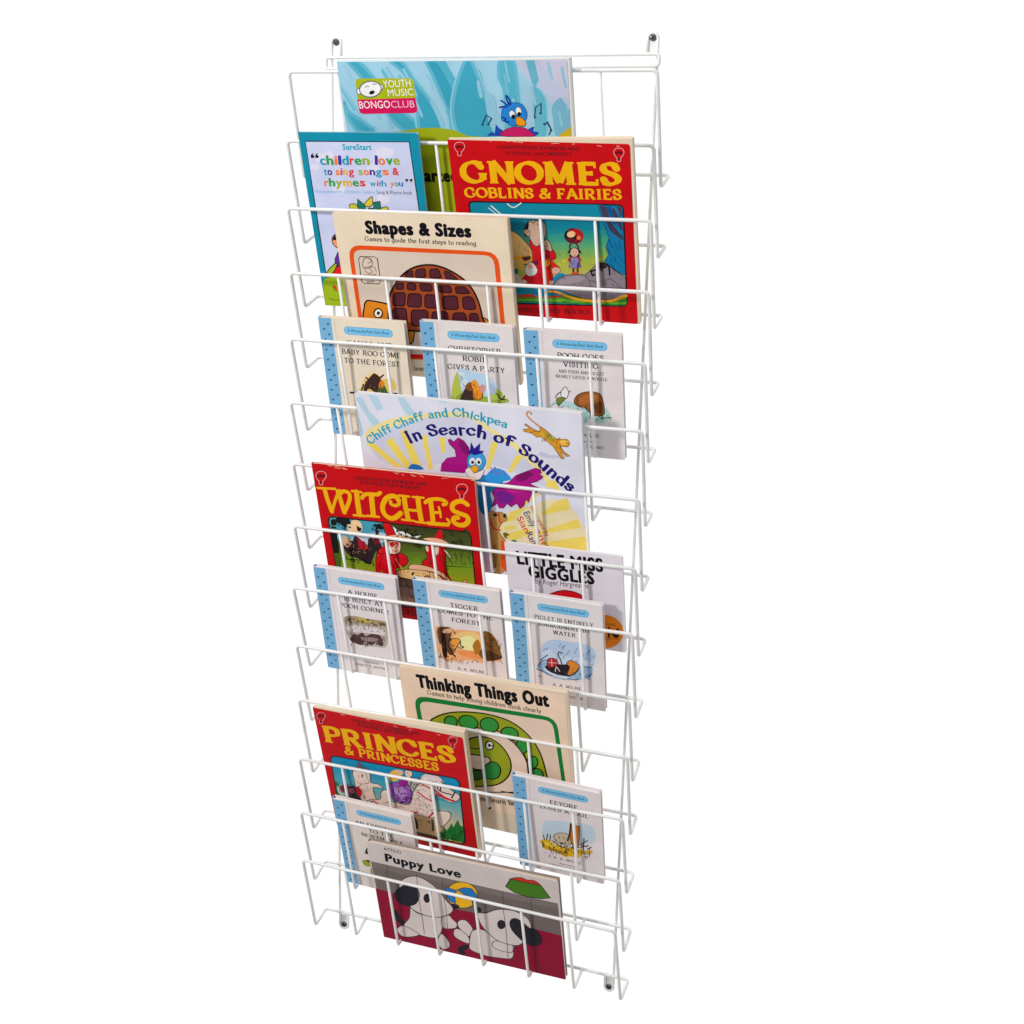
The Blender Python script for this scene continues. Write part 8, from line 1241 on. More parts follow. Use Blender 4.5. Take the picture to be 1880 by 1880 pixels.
ART[11] = '''P|6a9fc4|l|0.10 0.10 17.0 0.10 17.0 153.9 0.10 153.9
S|b8cede|0.50|l|17.3 0.3 17.3 153.7
P|26302f|l|10.2 146.9 11.5 144.7 13.3 145.0 12.6 146.5
P|26302f|l|12.2 146.9 13.5 146.0 14.1 147.5
P|26302f|l|3.0 140.3 4.3 138.1 6.1 138.4 5.4 139.9
P|26302f|l|5.0 140.3 6.3 139.4 6.9 140.9
P|26302f|l|10.6 133.7 11.9 131.5 13.7 131.8 13.0 133.3
P|26302f|l|12.6 133.7 13.9 132.8 14.5 134.3
P|26302f|l|3.9 127.1 5.2 124.9 7.0 125.2 6.3 126.7
P|26302f|l|5.9 127.1 7.2 126.2 7.8 127.7
P|26302f|l|10.5 120.5 11.8 118.3 13.6 118.6 12.9 120.1
P|26302f|l|12.5 120.5 13.8 119.6 14.4 121.1
P|26302f|l|3.6 113.9 4.9 111.7 6.7 112.0 6.0 113.5
P|26302f|l|5.6 113.9 6.9 113.0 7.5 114.5
P|26302f|l|10.0 107.3 11.3 105.1 13.1 105.4 12.4 106.9
P|26302f|l|12.0 107.3 13.3 106.4 13.9 107.9
P|26302f|l|3.6 100.7 4.9 98.5 6.7 98.8 6.0 100.3
P|26302f|l|5.6 100.7 6.9 99.8 7.5 101.3
P|26302f|l|11.1 94.1 12.4 91.9 14.2 92.2 13.5 93.7
P|26302f|l|13.1 94.1 14.4 93.2 15.0 94.7
P|26302f|l|4.0 87.5 5.3 85.3 7.1 85.6 6.4 87.1
P|26302f|l|6.0 87.5 7.3 86.6 7.9 88.1
P|26302f|l|10.9 80.9 12.2 78.7 14.0 79.0 13.3 80.5
P|26302f|l|12.9 80.9 14.2 80.0 14.8 81.5
P|26302f|l|3.1 74.3 4.4 72.1 6.2 72.4 5.5 73.9
P|26302f|l|5.1 74.3 6.4 73.4 7.0 74.9
P|26302f|l|11.1 67.7 12.4 65.5 14.2 65.8 13.5 67.3
P|26302f|l|13.1 67.7 14.4 66.8 15.0 68.3
P|26302f|l|4.0 61.1 5.3 58.9 7.1 59.2 6.4 60.7
P|26302f|l|6.0 61.1 7.3 60.2 7.9 61.7
P|26302f|l|10.2 54.5 11.5 52.3 13.3 52.6 12.6 54.1
P|26302f|l|12.2 54.5 13.5 53.6 14.1 55.1
P|26302f|l|3.8 47.9 5.1 45.7 6.9 46.0 6.2 47.5
P|26302f|l|5.8 47.9 7.1 47.0 7.7 48.5
P|26302f|l|10.0 41.3 11.3 39.1 13.1 39.4 12.4 40.9
P|26302f|l|12.0 41.3 13.3 40.4 13.9 41.9
P|26302f|l|3.1 34.7 4.4 32.5 6.2 32.8 5.5 34.3
P|26302f|l|5.1 34.7 6.4 33.8 7.0 35.3
P|26302f|l|10.4 28.1 11.7 25.9 13.5 26.2 12.8 27.7
P|26302f|l|12.4 28.1 13.7 27.2 14.3 28.7
P|26302f|l|3.2 21.5 4.5 19.3 6.3 19.6 5.6 21.1
P|26302f|l|5.2 21.5 6.5 20.6 7.1 22.1
P|26302f|l|10.9 14.9 12.2 12.7 14.0 13.0 13.3 14.5
P|26302f|l|12.9 14.9 14.2 14.0 14.8 15.5
P|26302f|l|4.0 8.3 5.3 6.1 7.1 6.4 6.4 7.9
P|26302f|l|6.0 8.3 7.3 7.4 7.9 8.9
P|6cb0d6|l|92.4 144.4 94.3 144.1 95.9 143.0 96.9 141.4 97.3 139.5 96.9 137.7 95.9 136.1 94.3 135.0 92.4 134.6 38.2 134.6 36.3 135.0 34.7 136.1 33.7 137.7 33.3 139.5 33.7 141.4 34.7 143.0 36.3 144.1 38.2 144.4
S|3c7aa4|0.45|L|92.4 144.4 94.3 144.1 95.9 143.0 96.9 141.4 97.3 139.5 96.9 137.7 95.9 136.1 94.3 135.0 92.4 134.6 38.2 134.6 36.3 135.0 34.7 136.1 33.7 137.7 33.3 139.5 33.7 141.4 34.7 143.0 36.3 144.1 38.2 144.4
T|1c3450|italic|A Winnie-the-Pooh Story Book|37.77 137.83 92.81 137.83 4.0 0.02
T|26222a|roman|A HOUSE|44.29 121.03 86.29 121.03 6.20 0
T|26222a|roman|IS BUILT AT|37.79 110.03 92.79 110.03 6.20 0
T|26222a|roman|POOH CORNER|30.29 99.53 100.29 99.53 6.20 0
T|4a4446|roman|A. A. MILNE|46.79 26.03 83.79 26.03 4.30 0
T|4a4446|roman|Illustrated by|54.79 18.53 75.79 18.53 2.60 0
T|4a4446|roman|ERNEST H. SHEPARD|41.29 11.53 89.29 11.53 3.80 0
S|8c8488|0.30|l|21.5 1.0 21.5 153.0
P|a89c94|c|33.2 78.7 40.5 86.6 59.4 87.4 93.4 87.5 95.4 77.9 90.7 50.2 76.2 45.9 44.7 45.2 35.1 57.1
P|98886a|c|33.2 78.7 37.3 86.1 50.2 88.6 65.6 87.6 93.4 87.5 92.4 79.0 74.1 80.8 58.2 78.0 42.4 76.9
P|b09a4a|c|52.9 85.4 65.6 87.6 72.9 83.9 58.4 79.7
P|c8c0c2|c|38.5 71.2 64.2 75.7 88.7 73.4 87.9 66.5 62.9 65.4 40.6 63.2
D|5a4a3a|59.2 80.5 1.28 0.9 44.1 84.6 1.70 1.1 58.2 81.9 2.21 2.2 46.7 78.8 1.34 2.1 59.4 81.8 1.59 0.6 81.1 79.7 1.97 2.2 85.6 80.4 1.46 0.1 44.7 78.7 1.50 1.3 90.5 83.4 2.80 1.0 74.7 80.4 1.31 2.4 92.1 81.8 1.89 2.5 41.2 81.8 3.32 0.9 52.3 84.7 1.32 2.1 47.7 83.5 2.38 0.2 68.8 85.3 2.58 2.2 41.2 82.1 2.84 1.3 38.0 81.0 2.78 1.6 89.7 83.0 3.27 0.4 42.9 79.1 2.18 0.5 89.0 84.7 2.93 2.3 86.2 82.5 2.93 1.1 50.5 78.8 2.24 3.0 73.5 82.0 1.53 3.0 61.2 81.7 2.19 0.7 87.4 83.0 1.27 1.9 54.1 81.8 3.26 1.1 87.6 82.6 1.30 2.9 74.8 79.2 1.66 0.4 89.0 82.1 1.41 2.4 78.5 79.9 2.85 0.4 36.7 84.8 1.35 0.8 84.9 83.1 2.49 2.6 42.6 83.1 2.59 3.0 68.2 86.3 3.05 0.7
D|6e6464|60.1 71.7 1.17 1.4 58.2 63.2 0.84 1.9 51.5 64.5 1.24 1.7 41.2 57.0 0.83 2.5 82.2 60.5 1.45 0.3 63.9 70.9 1.05 0.3 40.5 54.6 0.87 0.3 46.7 61.9 1.10 0.6 70.1 59.9 1.13 1.2 78.5 57.9 0.80 2.2 88.4 60.8 1.49 1.1 66.2 61.2 1.06 2.4 62.6 46.5 1.18 0.3 53.3 48.6 1.04 0.1 49.2 69.8 1.60 3.0 78.8 57.3 1.38 0.5 50.2 57.4 0.99 0.1 89.6 62.5 1.12 1.0 48.8 61.0 1.45 2.3 56.9 71.8 1.41 0.8 68.4 72.3 1.27 1.2 62.2 61.2 0.98 1.7 90.1 71.4 0.93 0.1 75.1 55.5 0.85 1.3 69.8 55.0 0.81 2.8 79.1 70.1 1.47 2.4 78.9 58.9 0.85 2.9 67.9 63.5 0.90 2.9 57.4 57.4 1.23 2.6 70.2 68.3 1.21 1.5 64.2 53.6 0.88 0.6 40.7 63.5 0.66 2.0 51.5 66.7 0.74 0.9 46.6 63.6 1.10 1.7 80.1 46.8 0.69 0.7 71.4 68.8 1.47 0.7 75.3 55.7 1.41 0.1 46.0 52.1 0.73 0.1 53.7 55.8 0.70 0.2 36.4 59.9 1.30 0.6
P|4a3436|c|39.1 51.0 45.0 60.6 49.7 59.7 58.1 64.6 62.3 60.3 70.7 65.1 81.6 65.4 85.0 61.0 86.2 51.1 81.2 48.5 77.2 54.5 68.5 47.0 61.2 51.6 54.2 45.2 44.9 47.0
D|30282a|65.8 50.8 1.76 1.6 81.2 49.7 1.49 0.7 43.2 52.4 1.35 1.4 71.0 57.2 2.37 1.9 41.7 50.6 1.72 1.3 53.5 49.9 2.01 0.5 65.4 49.8 1.79 0.7 57.9 47.0 2.88 2.1 81.7 50.5 1.89 0.3 70.8 53.4 1.87 0.7 59.6 53.5 1.73 0.9 61.3 48.3 2.24 0.9 53.7 53.2 1.63 0.6 65.2 59.3 2.06 1.1 72.9 51.0 2.40 2.2 57.7 50.6 1.84 1.8 55.9 53.5 1.39 0.8 85.8 59.3 2.39 2.0 74.1 54.8 2.24 0.2 44.6 55.8 1.54 0.3 46.6 51.1 1.60 3.0 72.1 53.7 2.42 0.8 82.8 50.7 2.45 1.5 79.1 51.6 2.35 2.9 70.2 55.9 2.18 0.6 49.2 49.0 2.57 3.1
P|8a7478|c|55.7 57.4 77.8 59.7 75.6 54.2 58.2 52.8
H|4a4038|0.64|74.6 85.3 74.5 82.5 75.3 81.4 44.0 79.2 43.6 77.7 43.9 75.6 72.6 82.4 72.6 81.5 72.9 80.2 61.3 84.5 61.1 81.9 60.8 80.0 68.3 76.9 67.7 74.8 67.5 72.0 70.0 80.6 69.3 77.7 69.1 76.2 35.8 77.9 35.6 75.2 37.0 73.7 84.3 84.0 85.1 82.1 85.3 79.5 59.4 83.0 60.1 81.6 60.1 80.5 40.9 79.9 40.6 78.6 40.8 77.7 50.9 79.7 51.1 79.1 51.7 77.7 44.9 78.2 45.1 76.0 44.2 73.9 66.1 81.2 66.7 79.5 67.4 77.6 69.6 78.7 69.0 76.9 69.0 76.0 35.2 79.3 36.1 78.2 36.8 75.8 72.2 76.5 72.7 75.0 73.0 73.6 75.7 83.1 76.5 81.6 76.1 78.5 85.3 76.8 84.6 75.7 84.7 74.3 52.7 77.0 52.2 74.6 52.6 72.2 87.5 86.1 87.3 85.0 86.7 83.1 58.5 83.5 59.2 81.7 58.8 80.3 38.0 84.0 38.7 81.4 37.8 79.3 60.2 77.1 60.7 76.1 60.4 74.7 83.3 85.0 83.5 83.6 84.0 82.3 65.4 80.6 65.1 77.9 64.1 75.7 52.3 76.5 53.3 75.2 53.3 73.9 41.0 77.2 41.7 74.7 40.7 71.9 62.4 73.1 62.4 71.1 61.4 69.3 90.4 73.6 90.4 72.8 90.5 71.0 36.7 76.9 35.7 74.6 36.0 73.4 61.1 76.1 61.0 73.6 60.7 72.0 69.2 80.2 68.7 79.1 68.7 77.3 81.9 72.8 81.9 70.4 83.3 68.8 62.4 74.5 62.0 71.2 62.3 69.7
H|3a3030|0.81|80.3 62.9 80.3 61.0 81.5 59.8 39.4 44.6 39.2 42.4 38.7 40.9 76.7 56.6 77.1 54.8 76.5 53.3 55.7 47.8 55.8 46.8 56.2 45.7 75.1 52.7 76.3 51.2 76.5 49.1 63.1 49.5 62.7 47.4 63.7 45.6 60.2 57.7 60.1 57.0 60.0 55.5 62.3 48.4 62.3 46.9 63.4 44.3 77.3 52.8 77.2 50.5 77.3 49.3 56.7 53.0 56.8 51.3 56.6 49.8 60.0 47.3 60.6 45.4 59.8 42.6 73.5 61.8 74.6 60.5 74.8 58.4 87.1 63.9 87.3 62.3 87.7 61.6 52.0 54.1 53.2 52.2 52.7 49.9 64.4 49.8 64.1 48.3 64.2 47.3 47.3 53.2 47.3 50.7 46.4 48.2 64.7 60.8 64.6 57.8 63.8 55.9 57.4 48.9 57.7 48.2 58.5 47.0 41.1 48.3 41.2 46.4 42.3 45.8 63.2 52.4 62.8 50.2 63.4 49.0 78.4 53.1 78.8 51.9 79.7 50.1 68.5 52.6 68.8 51.6 69.2 49.7 39.5 52.6 38.9 51.1 39.2 49.5 87.1 60.4 87.9 58.5 88.1 56.1
H|6a6060|0.48|82.1 59.2 81.3 58.8 80.5 58.4 81.9 65.8 80.8 65.6 80.2 65.2 39.7 60.8 39.3 60.2 38.1 59.0 58.4 55.9 57.5 56.1 56.6 56.5 44.7 65.6 43.9 65.3 42.2 64.2 62.0 60.2 61.1 59.2 59.5 58.5 54.3 67.0 55.1 67.4 56.5 68.3 50.3 50.7 50.0 49.9 50.2 49.2 76.2 63.6 76.4 62.8 75.9 61.0 82.1 56.2 83.0 56.2 83.7 55.8 88.5 71.2 88.4 72.2 88.5 72.6 70.3 54.9 70.4 55.8 69.7 57.2 74.8 59.1 74.4 59.9 73.3 60.9 39.6 54.2 38.2 53.6 37.3 53.5 84.5 56.7 85.0 55.7 85.0 54.8 54.4 57.9 55.1 57.0 55.2 55.9 55.0 49.1 54.8 49.9 54.9 50.8 50.8 57.3 49.8 57.0 49.2 57.4 56.3 66.0 57.3 66.2 58.3 66.5 42.6 50.3 42.4 50.8 42.0 51.3 42.5 65.8 43.5 66.4 44.2 66.4 66.3 52.6 65.4 52.1 64.6 51.7 70.3 50.5 70.6 51.4 70.8 52.7 64.3 56.5 64.3 57.8 64.2 59.0 63.7 62.1 63.8 62.9 63.5 63.7 53.2 59.6 53.0 58.7 52.7 57.3 62.4 54.5 62.7 54.0 63.4 53.7 42.5 55.9 42.9 54.8 44.4 54.8 73.7 69.1 73.2 70.4 72.5 70.9 55.7 64.5 56.4 64.7 57.2 65.3'''
ART[12] = '''P|6a9fc4|l|0.10 0.10 17.0 0.10 17.0 153.2 0.10 153.2
S|b8cede|0.50|l|17.3 0.3 17.3 153.0
P|26302f|l|10.2 146.2 11.5 144.0 13.3 144.3 12.6 145.8
P|26302f|l|12.2 146.2 13.5 145.3 14.1 146.8
P|26302f|l|3.9 139.6 5.2 137.4 7.0 137.7 6.3 139.2
P|26302f|l|5.9 139.6 7.2 138.7 7.8 140.2
P|26302f|l|10.3 133.0 11.6 130.8 13.4 131.1 12.7 132.6
P|26302f|l|12.3 133.0 13.6 132.1 14.2 133.6
P|26302f|l|3.6 126.4 4.9 124.2 6.7 124.5 6.0 126.0
P|26302f|l|5.6 126.4 6.9 125.5 7.5 127.0
P|26302f|l|10.0 119.8 11.3 117.6 13.1 117.9 12.4 119.4
P|26302f|l|12.0 119.8 13.3 118.9 13.9 120.4
P|26302f|l|4.1 113.2 5.4 111.0 7.2 111.3 6.5 112.8
P|26302f|l|6.1 113.2 7.4 112.3 8.0 113.8
P|26302f|l|11.1 106.6 12.4 104.4 14.2 104.7 13.5 106.2
P|26302f|l|13.1 106.6 14.4 105.7 15.0 107.2
P|26302f|l|3.0 100.0 4.3 97.8 6.1 98.1 5.4 99.6
P|26302f|l|5.0 100.0 6.3 99.1 6.9 100.6
P|26302f|l|11.1 93.4 12.4 91.2 14.2 91.5 13.5 93.0
P|26302f|l|13.1 93.4 14.4 92.5 15.0 94.0
P|26302f|l|3.2 86.8 4.5 84.6 6.3 84.9 5.6 86.4
P|26302f|l|5.2 86.8 6.5 85.9 7.1 87.4
P|26302f|l|10.3 80.2 11.6 78.0 13.4 78.3 12.7 79.8
P|26302f|l|12.3 80.2 13.6 79.3 14.2 80.8
P|26302f|l|3.7 73.6 5.0 71.4 6.8 71.7 6.1 73.2
P|26302f|l|5.7 73.6 7.0 72.7 7.6 74.2
P|26302f|l|11.1 67.0 12.4 64.8 14.2 65.1 13.5 66.6
P|26302f|l|13.1 67.0 14.4 66.1 15.0 67.6
P|26302f|l|4.0 60.4 5.3 58.2 7.1 58.5 6.4 60.0
P|26302f|l|6.0 60.4 7.3 59.5 7.9 61.0
P|26302f|l|10.0 53.8 11.3 51.6 13.1 51.9 12.4 53.4
P|26302f|l|12.0 53.8 13.3 52.9 13.9 54.4
P|26302f|l|3.6 47.2 4.9 45.0 6.7 45.3 6.0 46.8
P|26302f|l|5.6 47.2 6.9 46.3 7.5 47.8
P|26302f|l|10.7 40.6 12.0 38.4 13.8 38.7 13.1 40.2
P|26302f|l|12.7 40.6 14.0 39.7 14.6 41.2
P|26302f|l|3.6 34.0 4.9 31.8 6.7 32.1 6.0 33.6
P|26302f|l|5.6 34.0 6.9 33.1 7.5 34.6
P|26302f|l|10.9 27.4 12.2 25.2 14.0 25.5 13.3 27.0
P|26302f|l|12.9 27.4 14.2 26.5 14.8 28.0
P|26302f|l|3.2 20.8 4.5 18.6 6.3 18.9 5.6 20.4
P|26302f|l|5.2 20.8 6.5 19.9 7.1 21.4
P|26302f|l|10.9 14.2 12.2 12.0 14.0 12.3 13.3 13.8
P|26302f|l|12.9 14.2 14.2 13.3 14.8 14.8
P|26302f|l|3.0 7.6 4.3 5.4 6.1 5.7 5.4 7.2
P|26302f|l|5.0 7.6 6.3 6.7 6.9 8.2
P|6cb0d6|l|92.1 143.7 94.0 143.4 95.6 142.3 96.7 140.7 97.0 138.8 96.7 137.0 95.6 135.4 94.0 134.3 92.1 133.9 37.9 133.9 36.1 134.3 34.5 135.4 33.4 137.0 33.0 138.8 33.4 140.7 34.5 142.3 36.1 143.4 37.9 143.7
S|3c7aa4|0.45|L|92.1 143.7 94.0 143.4 95.6 142.3 96.7 140.7 97.0 138.8 96.7 137.0 95.6 135.4 94.0 134.3 92.1 133.9 37.9 133.9 36.1 134.3 34.5 135.4 33.4 137.0 33.0 138.8 33.4 140.7 34.5 142.3 36.1 143.4 37.9 143.7
T|1c3450|italic|A Winnie-the-Pooh Story Book|37.52 137.15 92.56 137.15 4.0 0.02
T|26222a|roman|TIGGER|46.54 120.35 83.54 120.35 6.40 0
T|26222a|roman|COMES TO THE|29.04 109.85 101.04 109.85 6.40 0
T|26222a|roman|FOREST|46.04 98.85 84.04 98.85 6.40 0
T|4a4446|roman|A. A. MILNE|46.54 25.35 83.54 25.35 4.30 0
T|4a4446|roman|Illustrated by|54.54 17.85 75.54 17.85 2.60 0
T|4a4446|roman|ERNEST H. SHEPARD|41.04 10.85 89.04 10.85 3.80 0
S|8c8488|0.30|l|21.5 1.0 21.5 152.3
P|d8a070|c|23.4 86.3 33.3 88.8 47.9 87.2 62.8 88.9 81.8 89.8 96.6 90.7 104.4 80.5 108.4 59.5 106.2 49.0 92.8 46.5 81.9 41.9 65.8 43.2 42.9 37.2 27.9 37.9 21.4 60.6
P|eab878|c|46.9 77.0 59.5 85.9 77.2 87.3 84.9 75.4 80.4 57.8 59.6 55.7 48.2 60.4
P|f4dc9c|c|55.6 75.2 69.3 80.9 77.3 72.3 71.7 59.6 57.1 60.3
P|e08a50|c|50.7 55.7 83.4 58.3 82.5 48.0 55.9 48.2
P|5a3c24|c|25.5 85.0 42.2 89.5 44.4 81.6 39.6 63.9 44.3 51.2 37.8 46.6 30.5 62.3 25.9 61.5
P|1c1416|c|30.6 77.5 35.3 80.0 34.8 46.0 29.7 39.9 28.4 56.8
P|c8a078|c|42.1 87.8 46.6 88.6 42.9 81.3 32.3 79.5 33.5 83.8
P|d89038|c|43.3 71.3 49.5 74.1 55.2 71.7 49.9 62.4 44.6 54.6 41.1 64.2
S|3a2414|0.94|C|43.3 71.3 49.5 74.1 55.2 71.7 49.9 62.4 44.6 54.6 41.1 64.2
S|30241c|2.19|c|42.0 72.8 38.1 63.6 41.2 50.6 45.3 46.2
S|2c3440|1.25|c|55.2 71.7 55.1 63.3 58.8 63.1
S|2c3440|1.26|c|49.8 61.5 54.0 59.7 58.7 62.3
P|7a5228|c|86.3 88.9 95.1 90.4 102.9 80.2 107.3 62.7 107.3 54.3 90.0 47.7 78.8 54.1 84.3 66.9
S|3a2414|0.92|C|86.3 88.9 95.1 90.4 102.9 80.2 107.3 62.7 107.3 54.3 90.0 47.7 78.8 54.1 84.3 66.9
P|a06a20|c|71.3 67.9 78.0 77.5 81.8 71.5 80.9 61.2 74.3 53.3 72.0 59.6
P|4a3420|c|89.8 62.9 106.8 57.6 106.4 52.4 87.0 47.1
D|4a3018|104.6 73.5 2.13 2.2 99.7 80.9 2.13 0.0 90.1 73.7 1.89 0.6 101.5 62.0 1.13 1.9 85.2 74.1 0.98 3.0 92.8 61.3 1.91 2.7 89.2 82.6 1.67 0.5 100.1 76.2 1.58 2.9 96.3 83.0 1.12 1.7 95.3 69.6 1.43 2.0 92.7 69.5 1.88 0.6 92.5 72.5 1.78 0.8 95.9 70.0 2.04 1.1 98.5 81.3 1.54 0.6 103.8 76.3 1.95 1.3 103.6 76.9 1.33 1.8 101.4 65.1 1.67 0.3 97.6 79.8 1.83 2.8 95.1 70.4 1.01 1.7 87.1 68.7 1.38 2.4 86.6 81.2 1.77 1.6 95.8 64.5 1.54 2.5 94.4 62.2 1.76 0.5 91.5 63.2 1.37 0.6 94.7 75.6 1.69 1.4 90.3 74.3 1.45 2.8 104.7 71.6 1.03 2.3 98.0 65.4 1.36 0.2 98.2 82.9 1.86 2.5 92.2 61.3 1.15 3.0
D|5a3a28|24.5 40.4 1.29 2.9 31.7 47.9 2.17 1.6 28.1 57.4 1.08 2.3 31.7 58.7 2.34 0.9 30.7 55.3 1.95 1.8 35.3 56.8 1.40 0.8 29.0 58.6 1.21 3.0 44.3 60.3 0.98 0.6 36.5 44.8 0.99 1.8 20.0 48.1 1.97 3.1 25.6 42.2 2.35 2.9 20.2 49.2 2.52 1.3 39.8 50.9 2.17 1.5 21.8 58.7 1.13 0.8 43.3 49.5 2.24 1.8 34.8 43.7 2.43 2.9 41.2 62.0 1.51 0.1 32.7 43.7 1.04 0.6 29.7 56.3 2.21 1.1 35.7 51.5 1.88 2.9 44.0 62.1 2.27 1.1 22.8 51.7 1.76 3.0 30.4 62.0 2.30 0.3 30.9 42.0 1.78 1.4 40.8 63.6 1.85 1.3 43.4 45.5 1.04 0.6 30.6 45.5 1.48 1.1 41.4 41.5 1.60 2.8 29.2 60.1 1.78 2.1 40.7 41.1 2.18 2.4
H|4a3020|0.78|33.6 69.3 33.4 66.5 35.0 65.7 42.0 52.1 42.0 50.9 42.1 49.5 25.2 48.6 25.0 46.2 25.5 42.8 38.6 40.0 38.7 39.0 39.4 37.2 37.5 64.8 38.2 63.3 38.1 61.6 20.3 36.8 21.7 34.8 21.9 32.5 28.8 64.8 29.1 63.5 30.1 61.2 29.1 78.0 29.0 75.0 28.3 73.2 48.9 83.4 49.0 81.8 48.6 80.5 44.7 57.5 46.1 55.9 46.7 53.9 38.3 49.5 38.2 47.8 39.3 46.9 45.8 86.3 47.2 83.7 47.8 82.1 31.8 65.9 32.0 64.5 31.9 62.8 42.9 54.4 43.8 53.2 44.6 51.4 28.8 79.5 28.9 78.2 29.6 77.4 35.0 39.6 35.9 37.6 36.1 36.2 28.9 72.2 29.2 70.3 29.7 69.6 37.3 82.7 37.1 80.4 37.5 78.5 43.7 49.2 44.4 47.6 44.8 46.3 23.2 42.4 23.9 41.3 23.3 38.6 31.4 39.3 32.8 38.3 32.9 36.4 37.3 53.5 37.7 52.2 38.4 51.6 45.4 46.5 45.8 44.8 44.9 42.4 41.4 66.6 41.1 65.5 41.8 63.4 48.2 83.4 48.0 82.1 49.2 79.7 46.5 57.8 46.0 55.6 46.3 52.9
H|8a5030|0.64|25.5 33.9 24.4 33.8 23.2 33.3 71.4 45.7 72.0 44.2 73.9 43.7 20.6 35.0 22.4 37.3 22.7 39.3 41.0 36.8 38.9 34.9 38.2 34.2 45.7 39.2 46.5 40.6 46.5 42.2 63.1 40.7 62.5 39.9 62.0 38.9 74.6 45.1 74.9 43.2 74.4 40.8 74.6 42.8 75.9 42.3 76.6 42.0 56.5 39.5 55.8 40.5 55.2 41.2 32.3 38.7 31.1 39.8 30.9 42.1 69.3 42.8 68.3 42.0 67.7 40.8 24.7 37.9 25.6 39.2 27.6 40.1 62.8 39.8 61.9 39.2 59.9 37.0 69.1 43.1 68.2 41.7 68.2 39.6 51.9 40.0 52.3 38.4 52.0 36.2 55.2 38.4 54.4 36.0 54.1 34.8 47.6 37.9 47.8 36.6 48.4 35.6 49.2 38.7 50.6 37.9 52.5 37.5 51.5 40.4 53.0 41.3 54.6 42.0 34.0 35.2 33.9 36.3 34.3 37.9
H|4a3418|0.77|107.6 71.6 107.8 70.0 108.3 69.2 89.3 69.8 89.4 68.7 89.8 66.6 104.7 81.4 105.7 80.2 105.8 78.1 92.6 52.4 92.4 51.1 93.6 48.5 90.9 65.4 92.1 62.7 91.9 61.4 94.9 47.7 96.0 46.9 96.1 45.1 93.0 68.6 94.4 67.9 95.4 65.9 103.3 79.0 103.9 78.1 104.0 76.3 84.8 81.7 85.3 80.4 85.1 78.8 95.6 79.4 96.2 79.1 96.8 78.0 100.4 59.1 102.0 57.7 102.5 56.8 106.4 72.0 106.3 70.6 107.2 67.5 94.0 71.2 94.3 70.4 95.1 69.5 95.1 57.0 95.8 55.6 95.8 54.8 94.7 59.9 95.1 58.8 95.8 57.7 107.5 76.6 108.8 74.8 109.0 73.5 93.1 58.6 93.4 57.4 94.5 57.3 104.3 57.8 105.9 56.9 106.9 55.1 85.1 68.7 86.2 67.2 87.1 66.1 99.6 58.3 100.6 56.2 102.2 54.8 87.8 76.1 88.6 75.4 88.6 73.7 97.5 59.0 97.9 56.2 98.4 55.2 106.5 73.2 107.4 72.3 108.0 71.6 106.0 49.3 108.1 48.2 108.8 46.4 96.3 51.8 96.9 50.4 97.8 48.3 87.2 49.7 88.8 48.9 89.3 46.1 92.6 57.4 92.5 56.3 93.0 54.8 87.6 82.0 88.6 81.1 89.8 78.8 89.3 72.8 90.0 72.1 91.1 71.1 96.7 73.1 96.9 71.3 97.3 70.1'''
